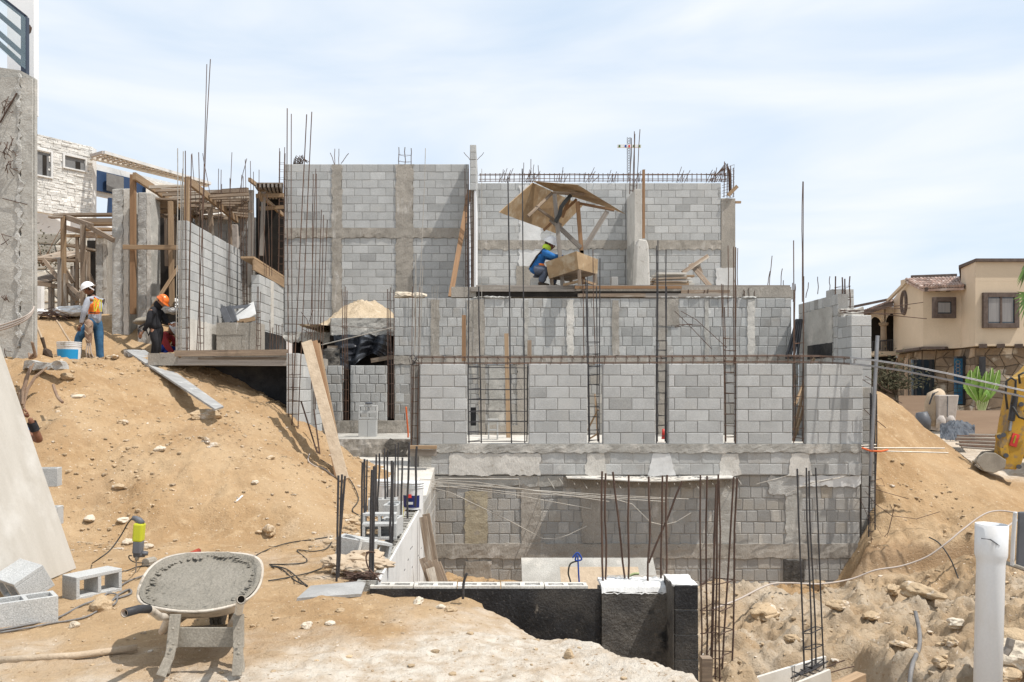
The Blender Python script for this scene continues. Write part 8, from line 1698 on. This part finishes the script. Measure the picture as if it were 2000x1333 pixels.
skin('tool_apron', [[(*(pl_+V3(-.04, -.12, .06)), .10, .08), (*(pl_+V3(-.05, -.14, -.12)), .11, .08), (*(pl_+V3(-.05, -.14, -.34)), .085, .06), (*(pl_+V3(-.04, -.13, -.52)), .05, .04)]], 'leather', p1)
for k in range(3): MB().mat('kraft').tube([pl_+V3(-.10, -.205, -.06-k*.14), pl_+V3(-.02, -.215, -.14-k*.14), pl_+V3(.06, -.2, -.06-k*.14)], .010, 5).build('apron_seam', p1)
MB().mat('helmet_white').bar(g1['head']+V3(.06, -.09, .03), g1['head']+V3(.14, -.05, -.03), .05, .02).build('sweat_band', p1)
for k in range(3): MB().mat('hose_pale').tube([pl_+V3(-.05+k*.03, -.19, -.45), pl_+V3(-.06+k*.05, -.22, -.65), pl_+V3(-.05+k*.08, -.2, -.80)], .012, 5).build('hanging_rope', p1)
# 2: man in black bent to the right
D = 16.6; L2 = P(302, 716, D)
J2 = dict(pelvis=(.02, 0, .74), chest=(.0, .0, 1.07), neck=(.08, 0, 1.22), head=(.16, -.02, 1.29), hipl=(.0, -.10, .70), hipr=(.06, .10, .70), kneel=(.10, -.08, .36), ankl=(.03, -.06, .04), toel=(.18, -.08, 0), kneer=(-.02, .1, .36), ankr=(-.08, .12, .05), toer=(.05, .12, .0),
    shl=(.0, -.18, 1.08), shr=(.06, .17, 1.08), elbl=(-.02, -.24, .83), wril=(-.14, -.22, .66), handl=(-.18, -.22, .60), elbr=(.18, .16, .88), wrir=(.30, .02, .82), handr=(.4, 0, .82))
p2, g2, _, _, _ = person('man in black hoodie and trousers with an orange helmet, bending forward beside the scaffold board', (L2.x, D, L2.z+.03), J2, 'skin_light', 'helmet_orange', 'black_cloth', 'black_cloth', hlook=(.8, -.1, -.9), S_=1.0)
for ch in p2.children:
    if ch.name.startswith('helmet'): ch.scale = (.93, .93, .93); hc = g2['head']-L2; ch.location = Vector(ch.location)+(hc-Vector((0, 0, .03)))*.07
skin('hood', [[(*g2['chest'].lerp(g2['neck'], .5), .12, .10), (*g2['neck'], .10), (*(g2['head']+V3(-.03, 0, -.02)), .105)]], 'black_cloth', p2)
# 3: crouching man behind him
D = 17.2; L3 = P(322, 716, D)
J3 = dict(pelvis=(-.15, 0, .30), chest=(.0, .0, .58), neck=(.10, 0, .70), head=(.18, -.02, .74), hipl=(-.15, -.12, .30), hipr=(-.13, .12, .30), kneel=(.16, -.16, .38), ankl=(.02, -.14, .05), toel=(.16, -.16, .02), kneer=(.15, .16, .36), ankr=(.02, .14, .05), toer=(.15, .16, .02),
    shl=(.02, -.18, .60), shr=(.04, .18, .60), elbl=(.16, -.24, .36), wril=(.28, -.18, .20), handl=(.34, -.15, .14), elbr=(.2, .2, .38), wrir=(.34, .08, .24), handr=(.4, .05, .18))
p3, g3, _, _, _ = person('crouching man with white helmet, red sleeves and orange vest behind the man in black', (L3.x, D, L3.z), J3, 'skin', 'helmet_white', 'red_shirt', 'blue_trousers', hlook=(1, -.3, -.6), S_=1.05)
vest(p3, g3, 'orange_vest')
# 4: seated man under the sun shade
D = 17.85; L4 = P(1052, 559, D)
J4 = dict(pelvis=(-.07, 0, .30), chest=(.06, .0, .60), neck=(.15, 0, .71), head=(.21, -.03, .81), hipl=(-.06, -.12, .30), hipr=(-.05, .12, .30), kneel=(.14, -.14, .30), ankl=(.02, -.12, .04), toel=(.14, -.14, .0), kneer=(.30, .14, .30), ankr=(.28, .14, .04), toer=(.4, .14, .0),
    shl=(.08, -.18, .63), shr=(.10, .18, .63), elbl=(.25, -.22, .54), wril=(.42, -.14, .55), handl=(.5, -.12, .55), elbr=(.3, .22, .58), wrir=(.5, .2, .62), handr=(.58, .18, .62))
p4, g4, _, _, _ = person('seated man in blue shirt, white helmet and yellow green hood at the plywood box', (L4.x, D, 3.90), J4, 'skin', 'helmet_white', 'blue_shirt', 'grey_trousers', hlook=(1, -.2, -.5), S_=1.15)
skin('neck_cover', [[(*(g4['head']+V3(-.045, 0, .0)), .118, .112), (*(g4['head']+V3(-.06, 0, -.09)), .115, .105), (*(g4['neck']+V3(-.05, 0, -.02)), .11, .12)]], 'neon', p4)
skin('vest', [[(*(g4['pelvis'].lerp(g4['chest'], .10)+V3(.03, 0, 0)), .205, .18), (*(g4['pelvis'].lerp(g4['chest'], .62)+V3(.05, 0, 0)), .20, .165)]], 'orange_vest', p4)
for s_ in (-.165, .165): MB().mat('black_cloth').tube([g4['chest']+V3(.05, s_, .12), g4['chest']+V3(-.12, s_*1.1, -.05), g4['pelvis']+V3(-.12, s_, .06)], .022, 5).build('harness_strap', p4)
# 5: worker behind the leaning plywood, only one arm showing
D = 8.15; L5 = Vector((PX(6, D), D, zg(PX(6, D), D)))
hx_, hz_ = PX(49, 7.95)-L5.x, PZ(806, 7.95)-L5.z; ex2, ez2 = PX(76, 8.05)-L5.x, PZ(862, 8.05)-L5.z
J5 = dict(pelvis=(-.1, .05, .9), chest=(-.08, .05, 1.25), neck=(-.1, .05, 1.44), head=(-.12, .02, 1.55), hipl=(-.2, .05, .87), hipr=(.0, .05, .87), kneel=(-.22, 0, .48), ankl=(-.22, .05, .08), toel=(-.22, -.12, .03), kneer=(0, 0, .48), ankr=(.02, .05, .08), toer=(.02, -.12, .03),
    shl=(-.27, .05, 1.34), shr=(.10, .05, 1.34), elbl=(-.35, -.02, 1.05), wril=(-.25, -.2, .95), handl=(-.2, -.3, .95), elbr=(ex2, -.08, ez2), wrir=(hx_+.03, -.18, hz_-.05), handr=(hx_-.06, -.28, hz_+.03))
hz0 = J5['elbr']
p5, g5, _, _, _ = person('worker hidden behind the leaning plywood, only a bare forearm and gripping hand visible', (L5.x, L5.y, L5.z), J5, 'skin', 'helmet_white', 'blue_shirt', 'jeans', hlook=(0, -1, 0), helmet=True)
for ch in [c_ for c_ in p5.children if c_.name.startswith('shirt')]: bpy.data.objects.remove(ch)
c5, q5 = g5['chest'], g5['pelvis']
skin('t_shirt', [[(*q5, .16, .13), (*q5.lerp(c5, .5), .155, .125), (*c5, .175, .135), (*c5.lerp(g5['neck'], .7), .08)], [(*c5, .175, .135), (*g5['shl'], .075), (*g5['shl'].lerp(g5['elbl'], .6), .066)], [(*c5, .175, .135), (*g5['shr'], .075), (*g5['shr'].lerp(g5['elbr'], .5), .066)]], 'blue_shirt', p5)
a_ = g5['elbr'].lerp(g5['wrir'], .45); b_ = g5['elbr'].lerp(g5['wrir'], .8); MB().mat('black_cloth').tube([a_, b_], .045, 10, cap=False).build('wrist_band', p5, smooth=True)
